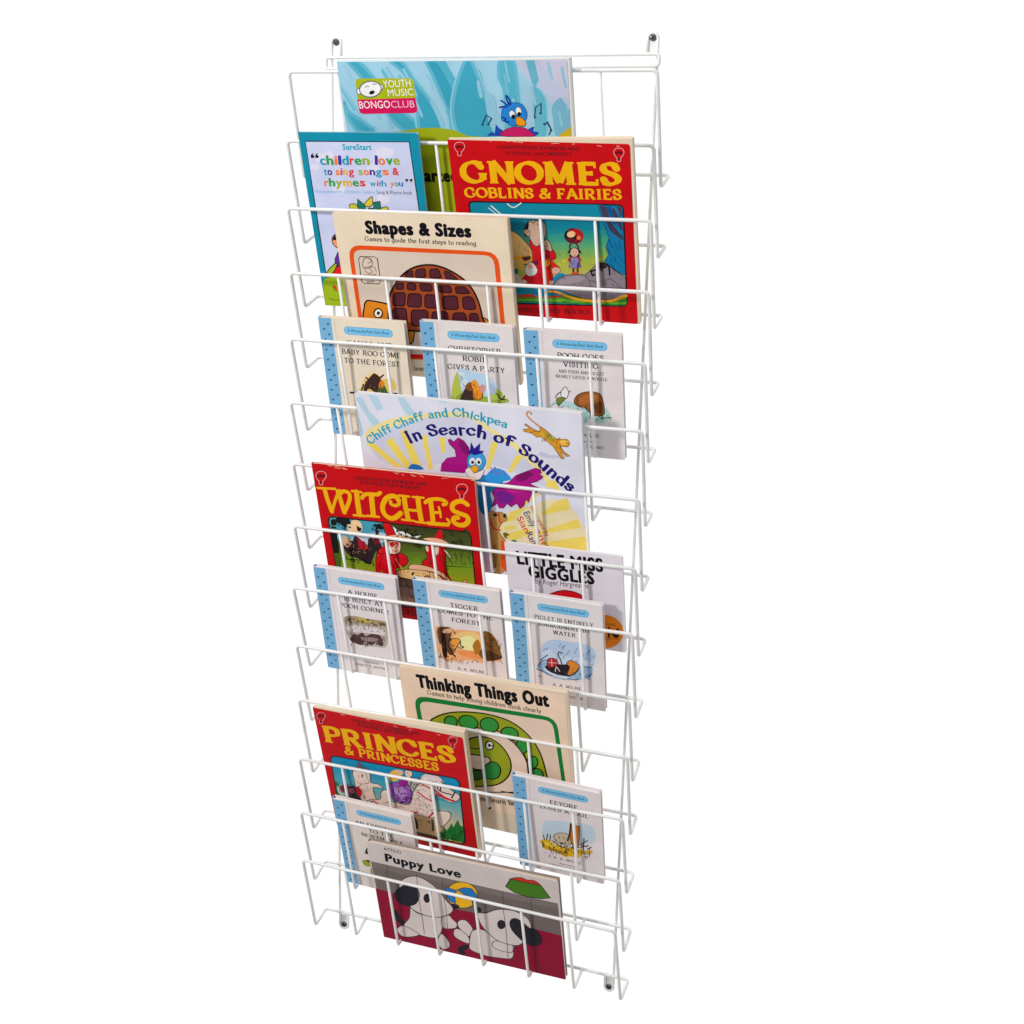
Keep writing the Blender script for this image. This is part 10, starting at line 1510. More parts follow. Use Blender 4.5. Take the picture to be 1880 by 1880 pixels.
ART[15] = '''T|650d18|slab|CHRISTOPHER RAWSON AND|53.88 196.52 150.25 196.57 5.01 0.000
T|650d18|slab|STEPHEN CARTWRIGHT|62.31 190.49 139.74 191.32 5.03 0.000
H|d8a890|0.67|136.3 203.4 137.1 202.2 138.6 202.2 114.5 203.9 116.9 203.5 118.5 202.1 40.0 204.3 42.4 205.0 45.6 204.8 199.6 206.4 200.9 206.7 203.3 206.7 192.7 206.5 195.5 206.7 198.9 206.7 136.1 206.0 140.0 206.7 142.3 206.7 132.9 205.9 136.6 206.5 138.9 206.4 76.3 204.8 79.2 205.0 81.5 206.3 191.2 204.8 192.0 203.7 194.2 204.2 174.1 204.1 175.9 204.1 177.9 203.0
H|8a0410|0.67|130.9 177.6 128.9 177.1 126.2 177.5 147.2 206.3 148.5 205.5 148.3 202.9 18.2 118.5 15.1 117.7 12.8 116.6 123.5 206.7 124.2 206.7 124.4 206.7 40.0 162.1 40.6 158.3 39.8 156.0 7.4 120.4 9.1 122.6 11.9 124.5 193.4 206.7 192.0 206.7 190.6 206.7 180.0 180.8 180.1 179.9 180.1 178.2 160.4 169.5 161.2 170.6 162.8 171.3 77.8 143.9 77.2 142.5 77.1 140.2 35.9 119.1 36.6 118.4 38.4 118.5 198.7 206.7 198.2 206.7 198.7 206.7
S|b88090|0.84|c|3.4 194.0 6.2 199.1 11.1 201.7 15.5 201.2 16.7 197.1 13.7 191.3 10.9 187.7 9.7 183.0 5.7 182.0 6.2 186.6 4.4 189.1 3.4 194.0
P|5a0a14|l|5.0 194.4 10.4 197.5 15.0 196.7 14.2 193.6 9.7 193.6 4.8 191.4
P|5a0a14|c|9.7 185.9 9.5 185.3 9.1 184.7 8.6 184.3 8.0 184.0 7.4 184.0 7.0 184.2 6.8 184.7 6.8 185.2 7.0 185.8 7.4 186.4 7.9 186.9 8.5 187.1 9.1 187.1 9.5 186.9 9.7 186.5
S|b88090|0.81|c|187.9 197.7 190.3 202.8 195.0 205.5 199.3 205.0 200.6 200.9 198.1 195.0 195.5 191.4 194.7 186.6 190.8 185.7 191.1 190.2 189.2 192.8 187.9 197.7
P|5a0a14|l|189.5 198.1 194.5 201.2 199.1 200.5 198.4 197.3 194.1 197.4 189.4 195.1
P|5a0a14|c|194.5 189.6 194.4 189.0 194.0 188.4 193.5 187.9 192.9 187.7 192.4 187.7 192.0 187.9 191.8 188.3 191.7 188.9 191.9 189.5 192.3 190.1 192.8 190.5 193.3 190.8 193.8 190.8 194.2 190.6 194.5 190.2
T|d8a006|slab|PRINCES|8.64 151.53 195.82 160.59 27.69 0.030
T|d8a006|slab|& PRINCESSES|35.16 136.95 169.84 141.72 14.13 0.010
P|0a1020|l|10.8 120.1 11.5 124.4 13.4 127.4 16.5 129.3 20.7 130.1 187.0 136.2 191.2 135.8 194.1 134.1 195.8 131.2 196.3 127.0 193.4 28.7 192.7 24.5 190.8 21.5 187.8 19.6 183.6 19.0 16.7 15.6 12.5 16.2 9.6 17.9 7.9 20.8 7.5 25.0
P|0a80a8|l|12.2 119.9 12.9 123.5 14.5 126.1 17.1 127.7 20.7 128.4 186.5 134.3 190.1 133.9 192.6 132.5 194.1 130.0 194.5 126.4 191.7 29.5 191.0 25.9 189.4 23.3 186.8 21.8 183.2 21.2 17.5 18.2 13.9 18.6 11.4 20.1 9.9 22.6 9.5 26.2
P|0e81a8|l|12.1 116.4 50.3 116.4 91.3 121.5 131.2 124.2 169.9 122.9 194.4 125.2 193.6 95.1 11.2 83.1
P|1785a8|l|12.0 111.9 50.2 115.3 90.7 117.1 130.1 116.1 169.5 119.9 194.3 121.3 193.6 95.1 11.2 83.1
P|2089a8|l|11.9 107.1 49.3 109.7 89.5 109.2 129.8 113.9 169.3 117.6 194.2 117.8 193.6 95.1 11.2 83.1
P|2a8da8|l|11.7 102.0 48.1 102.3 89.3 107.7 129.4 110.6 168.3 109.5 194.1 112.1 193.6 95.1 11.2 83.1
P|3390a8|l|11.6 97.7 47.9 101.2 88.6 103.2 128.3 102.4 167.9 106.5 193.9 108.2 193.6 95.1 11.2 83.1
P|3c94a8|l|11.5 92.8 47.0 95.5 87.5 95.2 128.0 100.3 167.7 104.2 193.8 104.5 193.6 95.1 11.2 83.1
P|4598a8|l|11.3 87.6 45.8 88.0 87.3 93.8 127.6 96.9 166.7 96.0 193.7 99.0 193.6 95.1 11.2 83.1
P|4f9aa6|l|11.2 82.7 45.0 83.2 86.6 89.0 127.0 92.4 166.2 91.6 193.5 94.6 192.4 56.1 10.1 45.4
P|5a9ca4|l|11.1 79.7 45.0 83.1 86.0 85.5 126.0 84.8 165.9 89.2 193.4 91.1 192.4 56.1 10.1 45.4
P|659ea2|l|11.0 75.8 44.2 78.4 85.0 78.2 125.8 83.4 165.7 87.6 193.4 87.9 192.4 56.1 10.1 45.4
P|70a09f|l|10.8 71.4 43.2 71.8 84.9 77.6 125.4 80.8 164.8 79.9 193.2 83.0 192.4 56.1 10.1 45.4
P|7ba29d|l|10.7 68.5 43.2 71.8 84.4 74.0 124.4 73.2 164.5 77.6 193.1 79.5 192.4 56.1 10.1 45.4
P|86a39a|l|10.6 64.5 42.4 67.0 83.3 66.7 124.2 71.9 164.3 75.9 193.0 76.2 192.4 56.1 10.1 45.4
P|91a598|l|10.5 60.1 41.4 60.4 83.2 66.1 123.9 69.2 163.4 68.2 192.9 71.4 192.4 56.1 10.1 45.4
P|9ca796|l|10.4 57.3 41.3 60.3 82.7 62.4 122.9 61.6 163.1 65.9 192.8 67.8 192.4 56.1 10.1 45.4
P|a7a993|l|10.3 53.2 40.6 55.4 81.6 55.1 122.7 60.2 162.9 64.2 192.7 64.4 192.4 56.1 10.1 45.4
P|b2ab91|l|10.2 48.6 39.5 48.8 81.5 54.6 122.3 57.5 161.9 56.4 192.5 59.6 192.4 56.1 10.1 45.4
P|b8ac90|l|191.7 29.5 191.0 25.9 189.4 23.3 186.8 21.8 183.2 21.2 17.5 18.2 13.9 18.6 11.4 20.1 9.9 22.6 9.5 26.2 10.1 45.4 192.4 56.1
P|c8a878|l|124.1 51.7 129.6 54.7 137.3 55.5 145.4 54.8 151.7 53.3 155.9 50.7 159.2 46.7 161.3 42.1 162.2 37.6 161.9 32.8 160.6 27.5 157.9 22.7 155.4 20.7 122.2 20.1 119.9 26.2 119.5 35.6 121.0 45.1
P|2f6a40|l|10.6 62.9 11.2 84.0 16.3 81.3 14.6 55.8 10.7 48.5
P|d8c0b4|c|41.6 109.5 51.6 116.6 63.3 118.1 67.0 110.0 66.2 96.1 76.2 95.7 82.9 89.9 68.7 87.6 68.6 70.6 70.3 64.8 58.1 52.1 46.7 53.6 45.5 78.3 41.7 78.8 41.7 94.2
S|4a3434|0.96|C|41.6 109.5 51.6 116.6 63.3 118.1 67.0 110.0 66.2 96.1 76.2 95.7 82.9 89.9 68.7 87.6 68.6 70.6 70.3 64.8 58.1 52.1 46.7 53.6 45.5 78.3 41.7 78.8 41.7 94.2
P|5a5060|l|53.3 129.6 54.4 129.6 57.7 122.7 68.3 117.9 68.8 109.0 63.3 118.1 45.0 114.9 40.8 104.7 39.3 107.4 48.2 118.8
S|8a746c|1.10|c|45.2 92.1 49.7 88.7 61.9 93.5 66.4 97.7
P|1a1418|c|56.1 104.9 55.8 103.7 55.5 102.6 55.0 101.8 54.6 101.4 54.2 101.6 54.0 102.2 53.9 103.1 54.0 104.3 54.3 105.6 54.7 106.7 55.1 107.4 55.6 107.8 55.9 107.7 56.2 107.1 56.2 106.1
P|c8b0a4|c|45.2 84.4 57.5 81.5 69.1 90.8 62.4 79.7 51.4 75.2
P|7a1a30|c|17.3 75.4 29.6 83.3 30.7 74.3 20.1 65.2
P|302838|l|28.8 78.4 39.8 82.9 48.1 54.0 27.2 53.0
S|14101a|0.84|L|28.8 78.4 39.8 82.9 48.1 54.0 27.2 53.0
P|b05060|c|30.7 74.3 37.7 77.7 37.7 70.0 31.0 68.1
P|b01828|c|42.3 82.1 48.4 80.6 49.6 71.6 43.4 65.3
S|e0d8d0|1.68|c|13.9 74.5 14.6 63.7 22.8 58.1
P|d8a83c|c|96.0 119.1 107.3 128.8 115.7 127.2 111.6 115.7 103.0 107.4 94.4 108.1
P|c8a890|c|107.0 127.2 116.0 129.5 116.3 122.9 108.6 120.9
P|8a4ca0|c|90.4 98.0 109.2 107.5 119.1 107.1 124.6 93.5 119.7 75.3 109.1 70.8 95.6 73.3 92.0 83.1
S|3a1848|0.82|C|90.4 98.0 109.2 107.5 119.1 107.1 124.6 93.5 119.7 75.3 109.1 70.8 95.6 73.3 92.0 83.1
P|8a1a80|c|108.1 108.7 118.9 114.6 121.4 106.2 110.7 100.3
P|a878bc|c|99.7 92.8 114.3 99.8 117.6 87.0 105.0 77.4
S|5a2870|0.95|c|102.9 98.3 106.6 88.6 116.7 89.8
S|5a2870|0.96|c|97.7 87.7 105.5 80.6 118.2 82.6
P|b0a8a4|c|121.2 113.7 129.5 120.4 139.2 120.0 134.6 103.7 126.3 97.0
S|2a2428|0.81|C|121.2 113.7 129.5 120.4 139.2 120.0 134.6 103.7 126.3 97.0
P|d0b8a8|l|119.5 128.2 120.5 130.5 121.4 132.0 129.0 132.3 130.0 130.4 130.5 128.1 130.0 125.8 128.7 123.3 127.1 121.0 125.7 119.4 124.4 118.6 123.0 118.4 121.7 118.7 120.8 119.6 120.0 121.2 119.5 123.4 119.2 125.9
S|3a2a2a|0.67|L|119.5 128.2 120.5 130.5 121.4 132.0 129.0 132.3 130.0 130.4 130.5 128.1 130.0 125.8 128.7 123.3 127.1 121.0 125.7 119.4 124.4 118.6 123.0 118.4 121.7 118.7 120.8 119.6 120.0 121.2 119.5 123.4 119.2 125.9
D|3a343a|123.0 102.4 2.25 0.1 127.1 113.2 1.56 2.1 126.0 91.1 1.20 2.7 125.1 107.5 1.88 2.7 131.9 76.8 2.33 1.2 127.0 86.1 1.53 2.7 135.8 86.5 1.92 0.5 127.5 103.8 1.61 1.4 132.3 107.8 2.36 2.3 137.4 107.2 2.06 2.0 128.4 98.9 2.39 1.9 137.1 98.0 2.42 2.7 132.9 80.5 2.23 1.4 124.6 81.0 1.32 1.3 124.5 90.5 2.53 1.0 133.7 84.4 2.17 0.8 135.8 98.6 2.27 1.4 135.3 88.8 1.36 0.6 136.9 103.0 1.69 0.1 130.6 83.3 2.55 0.6 138.0 111.0 1.67 1.2 131.1 95.5 1.94 1.6 139.0 108.4 1.41 2.6 125.4 87.2 2.59 0.2 137.5 116.6 1.89 1.4 131.7 84.7 1.16 0.2 130.6 87.1 1.33 1.9 123.8 95.6 2.67 2.6 133.5 98.1 2.56 2.3 119.9 85.8 2.03 1.5 129.5 101.1 1.54 2.4 135.6 110.9 2.30 2.5 135.7 108.3 1.61 0.9 134.6 79.4 2.10 0.4 124.1 99.6 1.27 1.6 127.8 111.0 1.38 1.0 133.9 104.4 1.92 1.0 124.8 111.1 1.48 0.7 120.4 81.6 1.90 0.9 136.3 104.0 1.39 1.1
P|d87a14|l|118.0 67.1 130.1 68.9 128.2 63.7 118.0 62.5
P|d6c2b8|l|79.3 82.8 81.5 85.3 84.2 87.5 86.9 88.8 89.0 88.4 89.9 85.2 90.1 80.0 90.3 74.5 91.5 70.6 93.8 69.1 96.9 68.7 100.3 69.0 103.9 69.4 107.7 69.3 111.9 69.2 115.9 69.9 119.3 72.1 121.8 76.7 123.7 83.2 125.5 90.0 127.4 95.7 129.6 100.1 131.9 103.9 134.2 107.2 136.7 110.3 139.3 113.2 142.0 115.9 144.9 118.3 147.8 120.7 151.1 123.6 154.5 126.6 157.9 129.0 161.1 130.2 164.1 129.6 166.9 127.6 169.6 125.1 172.3 122.8 175.1 120.6 177.9 118.2 180.6 115.9 183.3 113.8 186.1 112.1 189.1 110.6 191.7 109.2 193.4 107.6 193.9 105.8 193.9 105.4 193.6 103.6 192.7 101.5 191.3 99.5 189.3 97.4 186.6 95.1 183.7 93.2 180.8 92.1 177.9 92.1 174.8 92.8 171.8 93.9 169.0 94.9 166.3 96.2 163.8 97.8 161.5 98.9 159.7 98.4 158.3 95.7 157.4 91.3 156.8 86.5 156.5 82.4 156.3 78.8 156.3 75.3 157.0 72.5 158.7 70.8 162.5 70.9 167.7 72.4 172.9 74.0 176.3 74.1 177.5 72.4 177.3 69.6 176.3 66.3 175.0 63.0 173.2 59.7 170.8 56.0 168.2 52.5 166.1 49.6 164.2 47.1 162.4 44.8 161.0 43.3 160.4 43.3 161.0 45.6 162.5 49.5 164.0 53.7 164.5 56.9 163.6 58.9 161.9 60.3 159.8 61.1 157.6 61.2 155.3 60.2 152.7 58.3 149.9 56.4 146.9 55.1 143.7 54.8 140.3 54.9 136.8 55.4 133.4 55.9 130.1 56.5 126.9 57.4 123.6 58.1 119.9 58.3 115.7 57.8 111.2 56.7 106.4 55.5 101.8 54.8 97.5 54.8 93.2 55.3 88.9 55.8 84.3 56.2 79.3 56.5 74.0 56.9 68.8 57.0 64.0 56.8 59.0 55.7 53.9 53.9 49.8 52.5 47.8 52.4 48.8 54.2 51.8 57.3 55.9 60.7 59.9 63.5 63.9 65.2 68.5 66.4 72.8 67.6 76.1 69.5 77.7 72.5 78.1 76.1 78.4 79.8
S|4a3a3a|0.96|L|79.3 82.8 81.5 85.3 84.2 87.5 86.9 88.8 89.0 88.4 89.9 85.2 90.1 80.0 90.3 74.5 91.5 70.6 93.8 69.1 96.9 68.7 100.3 69.0 103.9 69.4 107.7 69.3 111.9 69.2 115.9 69.9 119.3 72.1 121.8 76.7 123.7 83.2 125.5 90.0 127.4 95.7 129.6 100.1 131.9 103.9 134.2 107.2 136.7 110.3 139.3 113.2 142.0 115.9 144.9 118.3 147.8 120.7 151.1 123.6 154.5 126.6 157.9 129.0 161.1 130.2 164.1 129.6 166.9 127.6 169.6 125.1 172.3 122.8 175.1 120.6 177.9 118.2 180.6 115.9 183.3 113.8 186.1 112.1 189.1 110.6 191.7 109.2 193.4 107.6 193.9 105.8 193.9 105.4 193.6 103.6 192.7 101.5 191.3 99.5 189.3 97.4 186.6 95.1 183.7 93.2 180.8 92.1 177.9 92.1 174.8 92.8 171.8 93.9 169.0 94.9 166.3 96.2 163.8 97.8 161.5 98.9 159.7 98.4 158.3 95.7 157.4 91.3 156.8 86.5 156.5 82.4 156.3 78.8 156.3 75.3 157.0 72.5 158.7 70.8 162.5 70.9 167.7 72.4 172.9 74.0 176.3 74.1 177.5 72.4 177.3 69.6 176.3 66.3 175.0 63.0 173.2 59.7 170.8 56.0 168.2 52.5 166.1 49.6 164.2 47.1 162.4 44.8 161.0 43.3 160.4 43.3 161.0 45.6 162.5 49.5 164.0 53.7 164.5 56.9 163.6 58.9 161.9 60.3 159.8 61.1 157.6 61.2 155.3 60.2 152.7 58.3 149.9 56.4 146.9 55.1 143.7 54.8 140.3 54.9 136.8 55.4 133.4 55.9 130.1 56.5 126.9 57.4 123.6 58.1 119.9 58.3 115.7 57.8 111.2 56.7 106.4 55.5 101.8 54.8 97.5 54.8 93.2 55.3 88.9 55.8 84.3 56.2 79.3 56.5 74.0 56.9 68.8 57.0 64.0 56.8 59.0 55.7 53.9 53.9 49.8 52.5 47.8 52.4 48.8 54.2 51.8 57.3 55.9 60.7 59.9 63.5 63.9 65.2 68.5 66.4 72.8 67.6 76.1 69.5 77.7 72.5 78.1 76.1 78.4 79.8
P|d6c2b8|c|158.4 67.6 166.4 72.9 176.1 72.5 174.8 61.4 160.4 43.3
S|4a3a3a|0.82|C|158.4 67.6 166.4 72.9 176.1 72.5 174.8 61.4 160.4 43.3
P|c8b8b8|l|139.4 121.5 140.6 124.0 143.1 127.3 146.3 130.6 149.3 133.0 167.1 133.6 168.9 132.3 171.8 129.6 172.8 127.4 171.3 125.9 168.0 124.7 163.9 123.6 160.2 122.5 156.9 121.1 153.5 119.6 150.3 118.3 147.5 117.7 144.7 117.8 142.0 118.6 140.0 119.8
S|6a5a5a|0.67|L|139.4 121.5 140.6 124.0 143.1 127.3 146.3 130.6 149.3 133.0 167.1 133.6 168.9 132.3 171.8 129.6 172.8 127.4 171.3 125.9 168.0 124.7 163.9 123.6 160.2 122.5 156.9 121.1 153.5 119.6 150.3 118.3 147.5 117.7 144.7 117.8 142.0 118.6 140.0 119.8
S|b81828|2.43|c|133.8 97.5 142.8 90.8 152.1 86.5
S|b81828|2.41|c|142.0 113.2 153.6 108.8 162.9 105.3 171.9 98.7 183.6 95.9
S|b81828|2.47|c|144.6 56.0 152.0 65.8
S|b81828|2.50|c|65.0 63.3 69.6 59.9 75.2 55.2
S|b81828|2.48|c|118.6 58.0 128.9 60.1
S|2a1a20|1.86|c|164.1 114.6 164.6 108.8 172.8 106.5 182.4 106.1
S|2a1a20|1.87|c|181.7 99.9 187.9 112.1
S|2a1a20|1.86|c|169.4 119.0 166.9 107.9
S|b81828|3.48|c|161.3 101.9 171.7 97.2 184.8 95.5
P|2a2428|c|173.4 117.0 173.1 116.5 172.5 116.0 171.8 115.8 171.1 115.8 170.4 116.1 170.0 116.5 169.8 117.1 169.9 117.7 170.2 118.3 170.8 118.7 171.5 119.0 172.3 118.9 172.9 118.7 173.3 118.3 173.5 117.7
S|1a1418|2.24|c|50.9 55.6 55.2 58.3
S|1a1418|1.95|c|60.8 61.4 63.3 60.5
S|1a1418|1.92|c|105.2 69.8 108.0 72.1
D|8a7c84|138.2 74.7 1.39 2.7 137.8 78.1 1.18 2.2 137.4 66.3 0.83 1.8 152.1 72.1 1.07 0.0 150.4 66.4 1.78 0.9 151.2 73.2 1.34 1.9 143.2 73.6 1.77 0.4 154.0 66.6 1.74 2.5 134.9 81.2 2.00 2.3 146.6 85.7 1.47 1.6 142.1 86.5 1.40 0.3 133.6 68.4 1.98 0.4 136.3 74.4 1.09 2.5 148.0 78.4 2.15 2.2 139.5 82.8 1.54 1.0 156.5 89.4 1.23 0.7 150.0 69.4 1.83 0.6 155.5 91.1 1.29 3.0 157.4 91.2 1.71 0.5 147.7 83.2 1.03 1.6 147.1 77.5 1.50 1.0 155.4 85.1 1.97 2.0 151.5 89.4 1.70 3.1 144.0 65.2 1.42 0.6 151.7 70.4 0.90 2.5 142.9 66.9 1.31 0.6
S|2a2226|4.70|c|121.5 51.0 124.1 42.3 123.9 31.2
S|4a4030|3.57|c|149.1 52.6 148.0 33.5
P|3a3a20|c|145.2 48.4 145.0 47.6 144.7 46.9 144.2 46.3 143.7 46.0 143.2 46.1 142.9 46.4 142.7 46.9 142.7 47.6 142.8 48.4 143.2 49.1 143.7 49.6 144.2 49.9 144.7 49.9 145.0 49.6 145.2 49.1
P|1a6c2c|l|154.2 22.7 158.1 34.8 161.6 32.7 165.1 41.6 168.6 39.4 176.4 54.2 178.0 46.9 186.0 63.1 188.5 53.0 192.3 52.9 191.7 29.5 191.0 25.9 189.4 23.3 187.6 22.3 172.9 23.4 154.0 21.0
P|a0a030|l|189.4 23.3 186.8 21.8 183.2 21.2 152.5 20.6 189.7 23.8
P|3a4a10|l|121.5 20.1 121.6 23.5 155.4 23.0 154.3 20.6
D|0f4a1c|175.0 26.5 2.59 0.9 165.7 27.8 1.43 1.2 179.4 36.1 1.10 2.8 188.4 40.5 2.22 3.1 187.5 43.9 1.66 0.9 185.7 34.6 1.31 0.0 190.5 43.6 1.90 1.1 187.6 38.3 2.69 2.3 162.4 28.3 1.36 0.2 186.3 37.3 1.41 1.7 177.7 30.0 2.37 1.8 165.1 34.7 2.08 1.2 173.9 26.0 2.85 1.6 185.3 31.4 1.55 0.2 173.4 27.1 1.39 0.7 189.8 43.6 2.85 0.7 178.3 27.4 1.60 1.4 191.4 42.3 1.47 2.2 186.8 37.7 1.29 2.0 162.3 36.8 1.77 2.8 185.4 38.3 1.27 0.4 176.4 33.8 2.07 0.4 184.8 34.8 2.56 1.4 160.9 27.8 1.95 0.0 160.3 30.5 2.81 1.4 179.9 33.8 1.56 0.9
H|4a2060|0.68|96.6 92.0 97.1 89.6 96.3 86.4 108.2 79.6 109.2 74.4 106.8 68.3 90.9 71.6 86.6 66.4 84.0 64.8 104.3 83.7 103.0 80.1 103.6 77.4 116.6 81.1 121.0 82.9 124.5 86.3 108.0 87.6 105.1 92.5 104.0 94.2 104.1 87.9 106.7 95.3 107.2 98.6 109.8 82.6 110.8 82.3 113.3 81.3 107.9 89.9 111.3 89.0 115.3 88.0 120.8 75.8 117.1 75.3 113.8 78.5 111.8 95.7 115.3 100.0 116.9 106.8 101.4 91.7 102.7 93.9 103.3 96.7 114.5 79.7 117.9 81.6 120.0 83.1 115.7 83.7 118.2 83.5 121.4 82.6 112.1 74.0 114.4 80.2 114.6 84.1 91.8 68.6 89.0 65.4 87.7 61.1 98.5 77.2 101.5 77.9 102.8 77.5 103.2 85.4 106.3 85.6 109.9 87.1 113.8 84.9 116.5 85.6 117.9 84.8 100.0 71.4 103.2 75.4 105.6 80.2 109.8 93.8 108.9 98.4 106.9 101.0 117.5 89.0 115.7 91.0 114.1 91.3 112.2 74.3 113.9 77.1 116.9 80.4 108.1 76.8 108.6 75.1 109.8 71.3 113.6 101.2 115.5 98.3 118.8 97.3 107.0 73.4 109.3 74.1 114.1 75.7
H|c8b0d8|0.68|98.9 80.0 98.2 77.1 97.8 74.7 110.6 95.1 111.1 92.5 111.7 89.8 98.8 88.4 100.6 89.0 102.1 88.6 108.0 78.9 109.7 80.7 110.9 83.9 104.8 94.2 103.6 91.3 104.4 87.6 101.7 97.6 101.5 93.3 100.2 90.6 120.7 101.8 122.0 101.6 122.4 100.3 105.8 84.1 108.1 89.4 108.9 91.6 113.0 76.9 109.9 75.9 107.3 76.7 109.1 95.7 111.0 97.7 114.9 99.6 100.2 96.6 103.2 94.7 104.8 94.5 102.2 85.7 101.1 86.6 100.4 87.3
H|6a5a5c|0.54|149.0 95.9 151.4 94.7 152.8 92.7 156.4 77.3 157.4 74.8 159.1 73.6 141.3 105.5 142.5 104.1 145.1 101.0 141.4 81.1 143.5 77.9 144.5 75.1 149.7 94.2 150.5 92.4 152.2 91.4 126.3 82.1 127.8 80.6 129.4 78.2 135.1 60.5 136.2 58.7 136.4 54.7 134.6 85.3 135.0 82.1 135.8 81.0 140.4 76.7 143.2 74.9 145.5 73.3 136.2 91.5 139.0 89.5 139.8 87.1 146.0 79.6 148.4 78.4 148.8 74.3 151.6 98.8 152.6 95.9 155.6 95.7 143.5 71.7 146.1 71.6 148.1 69.4 126.6 68.5 128.8 66.9 130.6 64.4 153.4 68.3 154.2 67.3 155.5 66.0 144.5 57.7 146.7 54.9 148.5 53.3 128.7 84.6 130.3 82.8 131.9 81.8 129.0 98.5 131.7 96.6 132.8 94.6 153.9 92.2 154.7 89.7 156.9 89.2 134.4 78.1 134.4 74.2 137.0 73.5 156.9 102.1 159.4 99.3 160.4 98.7 131.4 76.7 132.7 75.2 133.0 71.8 141.6 63.7 141.9 62.3 142.3 59.9 138.4 79.5 140.9 78.5 141.8 77.4 137.2 68.4 138.1 66.3 138.5 65.2 126.5 64.0 128.4 63.5 129.5 61.1
H|5a4a4c|0.56|70.8 49.1 73.7 49.8 76.9 49.1 101.1 61.2 105.8 63.8 109.3 63.2 84.9 46.6 86.3 46.0 89.5 47.0 96.9 50.0 99.5 50.2 101.9 49.8 73.2 53.0 79.0 51.4 82.0 53.3 79.4 63.9 82.2 63.5 87.2 66.1 84.1 56.0 86.5 54.1 92.4 55.3 86.3 55.9 91.7 57.4 95.3 59.8 103.8 56.1 107.9 56.8 112.5 59.0 74.7 56.8 76.6 54.5 81.6 55.2 91.2 51.9 93.7 52.4 95.4 51.5 77.8 48.3 83.2 49.5 86.0 51.5 72.6 48.4 78.7 48.3 81.1 47.3 100.9 63.7 105.3 65.6 108.8 63.2
H|3a343c|0.67|131.6 116.9 130.4 117.4 130.1 118.7 129.5 100.9 127.8 102.1 126.5 102.1 138.2 117.5 139.6 119.0 140.9 121.8 123.9 104.4 126.3 108.3 126.8 110.7 129.2 102.1 130.5 104.6 131.9 105.6 134.1 119.7 133.7 117.8 135.0 114.6 128.0 74.5 125.8 74.8 124.9 75.5 124.0 88.6 125.8 90.0 128.2 90.0 130.6 111.9 130.6 110.5 129.8 108.8 134.6 111.9 134.4 110.4 134.9 108.6 138.7 108.9 141.6 110.9 143.7 111.0 133.5 85.7 133.8 87.8 135.6 90.5 127.1 103.9 125.1 105.1 123.9 106.5 135.1 101.6 133.4 101.0 130.6 100.2 132.5 107.3 133.8 110.0 135.3 113.2 123.2 85.4 122.1 83.6 120.5 82.0 134.0 91.1 132.1 92.1 130.9 92.9 134.5 101.4 136.0 100.6 138.2 101.4 124.3 82.3 125.4 83.8 126.0 84.8 129.0 105.9 130.3 109.3 132.1 111.3 121.9 83.4 122.9 86.7 125.1 88.3 134.3 84.9 131.7 85.9 129.8 85.5 137.1 119.3 136.4 118.5 134.1 115.7 131.2 117.9 128.5 116.5 127.3 116.8 139.4 120.3 141.3 123.9 142.9 125.4 125.1 108.8 127.0 112.9 128.7 114.7
H|0c3c18|0.82|163.6 41.8 164.2 40.5 164.2 38.6 179.3 46.6 179.8 43.4 179.3 41.3 168.1 18.5 168.4 16.8 168.9 15.3 174.1 24.8 174.0 21.4 173.3 19.7 180.2 26.6 180.4 24.0 179.9 22.6 178.7 26.1 179.2 24.4 178.6 22.0 165.7 45.1 165.1 43.4 164.8 40.8 166.0 23.9 166.3 22.2 166.8 20.8 164.0 30.9 163.3 28.3 163.3 26.4 179.5 32.8 178.9 30.9 179.3 27.9 178.8 35.9 180.3 34.3 180.0 30.8 166.5 34.0 166.0 31.9 164.8 28.4 188.4 25.2 187.8 22.6 188.6 19.3 175.4 28.9 175.2 26.6 175.5 24.3 187.1 21.1 186.7 18.9 186.0 15.7 180.5 47.3 179.7 45.6 179.9 43.4 176.7 42.6 175.8 40.2 175.6 37.7 163.8 34.2 164.5 31.9 163.1 27.6 181.5 35.4 182.6 33.5 181.8 28.4 175.8 33.9 175.1 30.1 176.4 27.5 175.9 46.7 175.9 44.5 176.5 43.7 179.1 27.4 180.2 25.8 180.0 23.4 159.5 28.7 159.2 27.1 160.0 25.5 159.1 29.2 159.4 27.1 158.2 23.8 167.6 26.0 167.7 24.2 167.4 20.2 174.8 26.2 175.7 22.0 174.5 18.7 185.8 48.1 186.5 46.3 187.0 42.8 160.1 20.2 160.3 18.2 158.6 13.0 183.1 28.2 183.1 24.3 182.4 21.8 170.2 41.8 171.2 39.9 171.8 35.7
H|7a6458|0.55|59.5 110.4 61.5 108.5 62.7 103.2 50.9 69.7 52.3 67.5 51.2 62.2 49.4 105.0 49.3 101.7 49.6 100.2 41.9 72.0 42.3 69.3 44.9 63.5 62.1 101.9 63.3 99.8 63.1 96.5 66.3 80.5 68.6 78.1 68.2 73.0 58.0 88.2 59.1 87.2 59.8 83.9 48.7 60.8 50.1 57.7 49.9 55.4 71.8 109.4 73.7 107.3 75.0 102.7 51.0 70.7 51.0 66.9 52.2 62.2 47.1 68.2 47.5 66.5 49.2 63.6 56.8 96.6 58.9 93.6 58.9 91.2 53.0 72.3 53.8 66.2 51.8 62.0 50.6 92.1 51.1 89.9 50.8 87.4
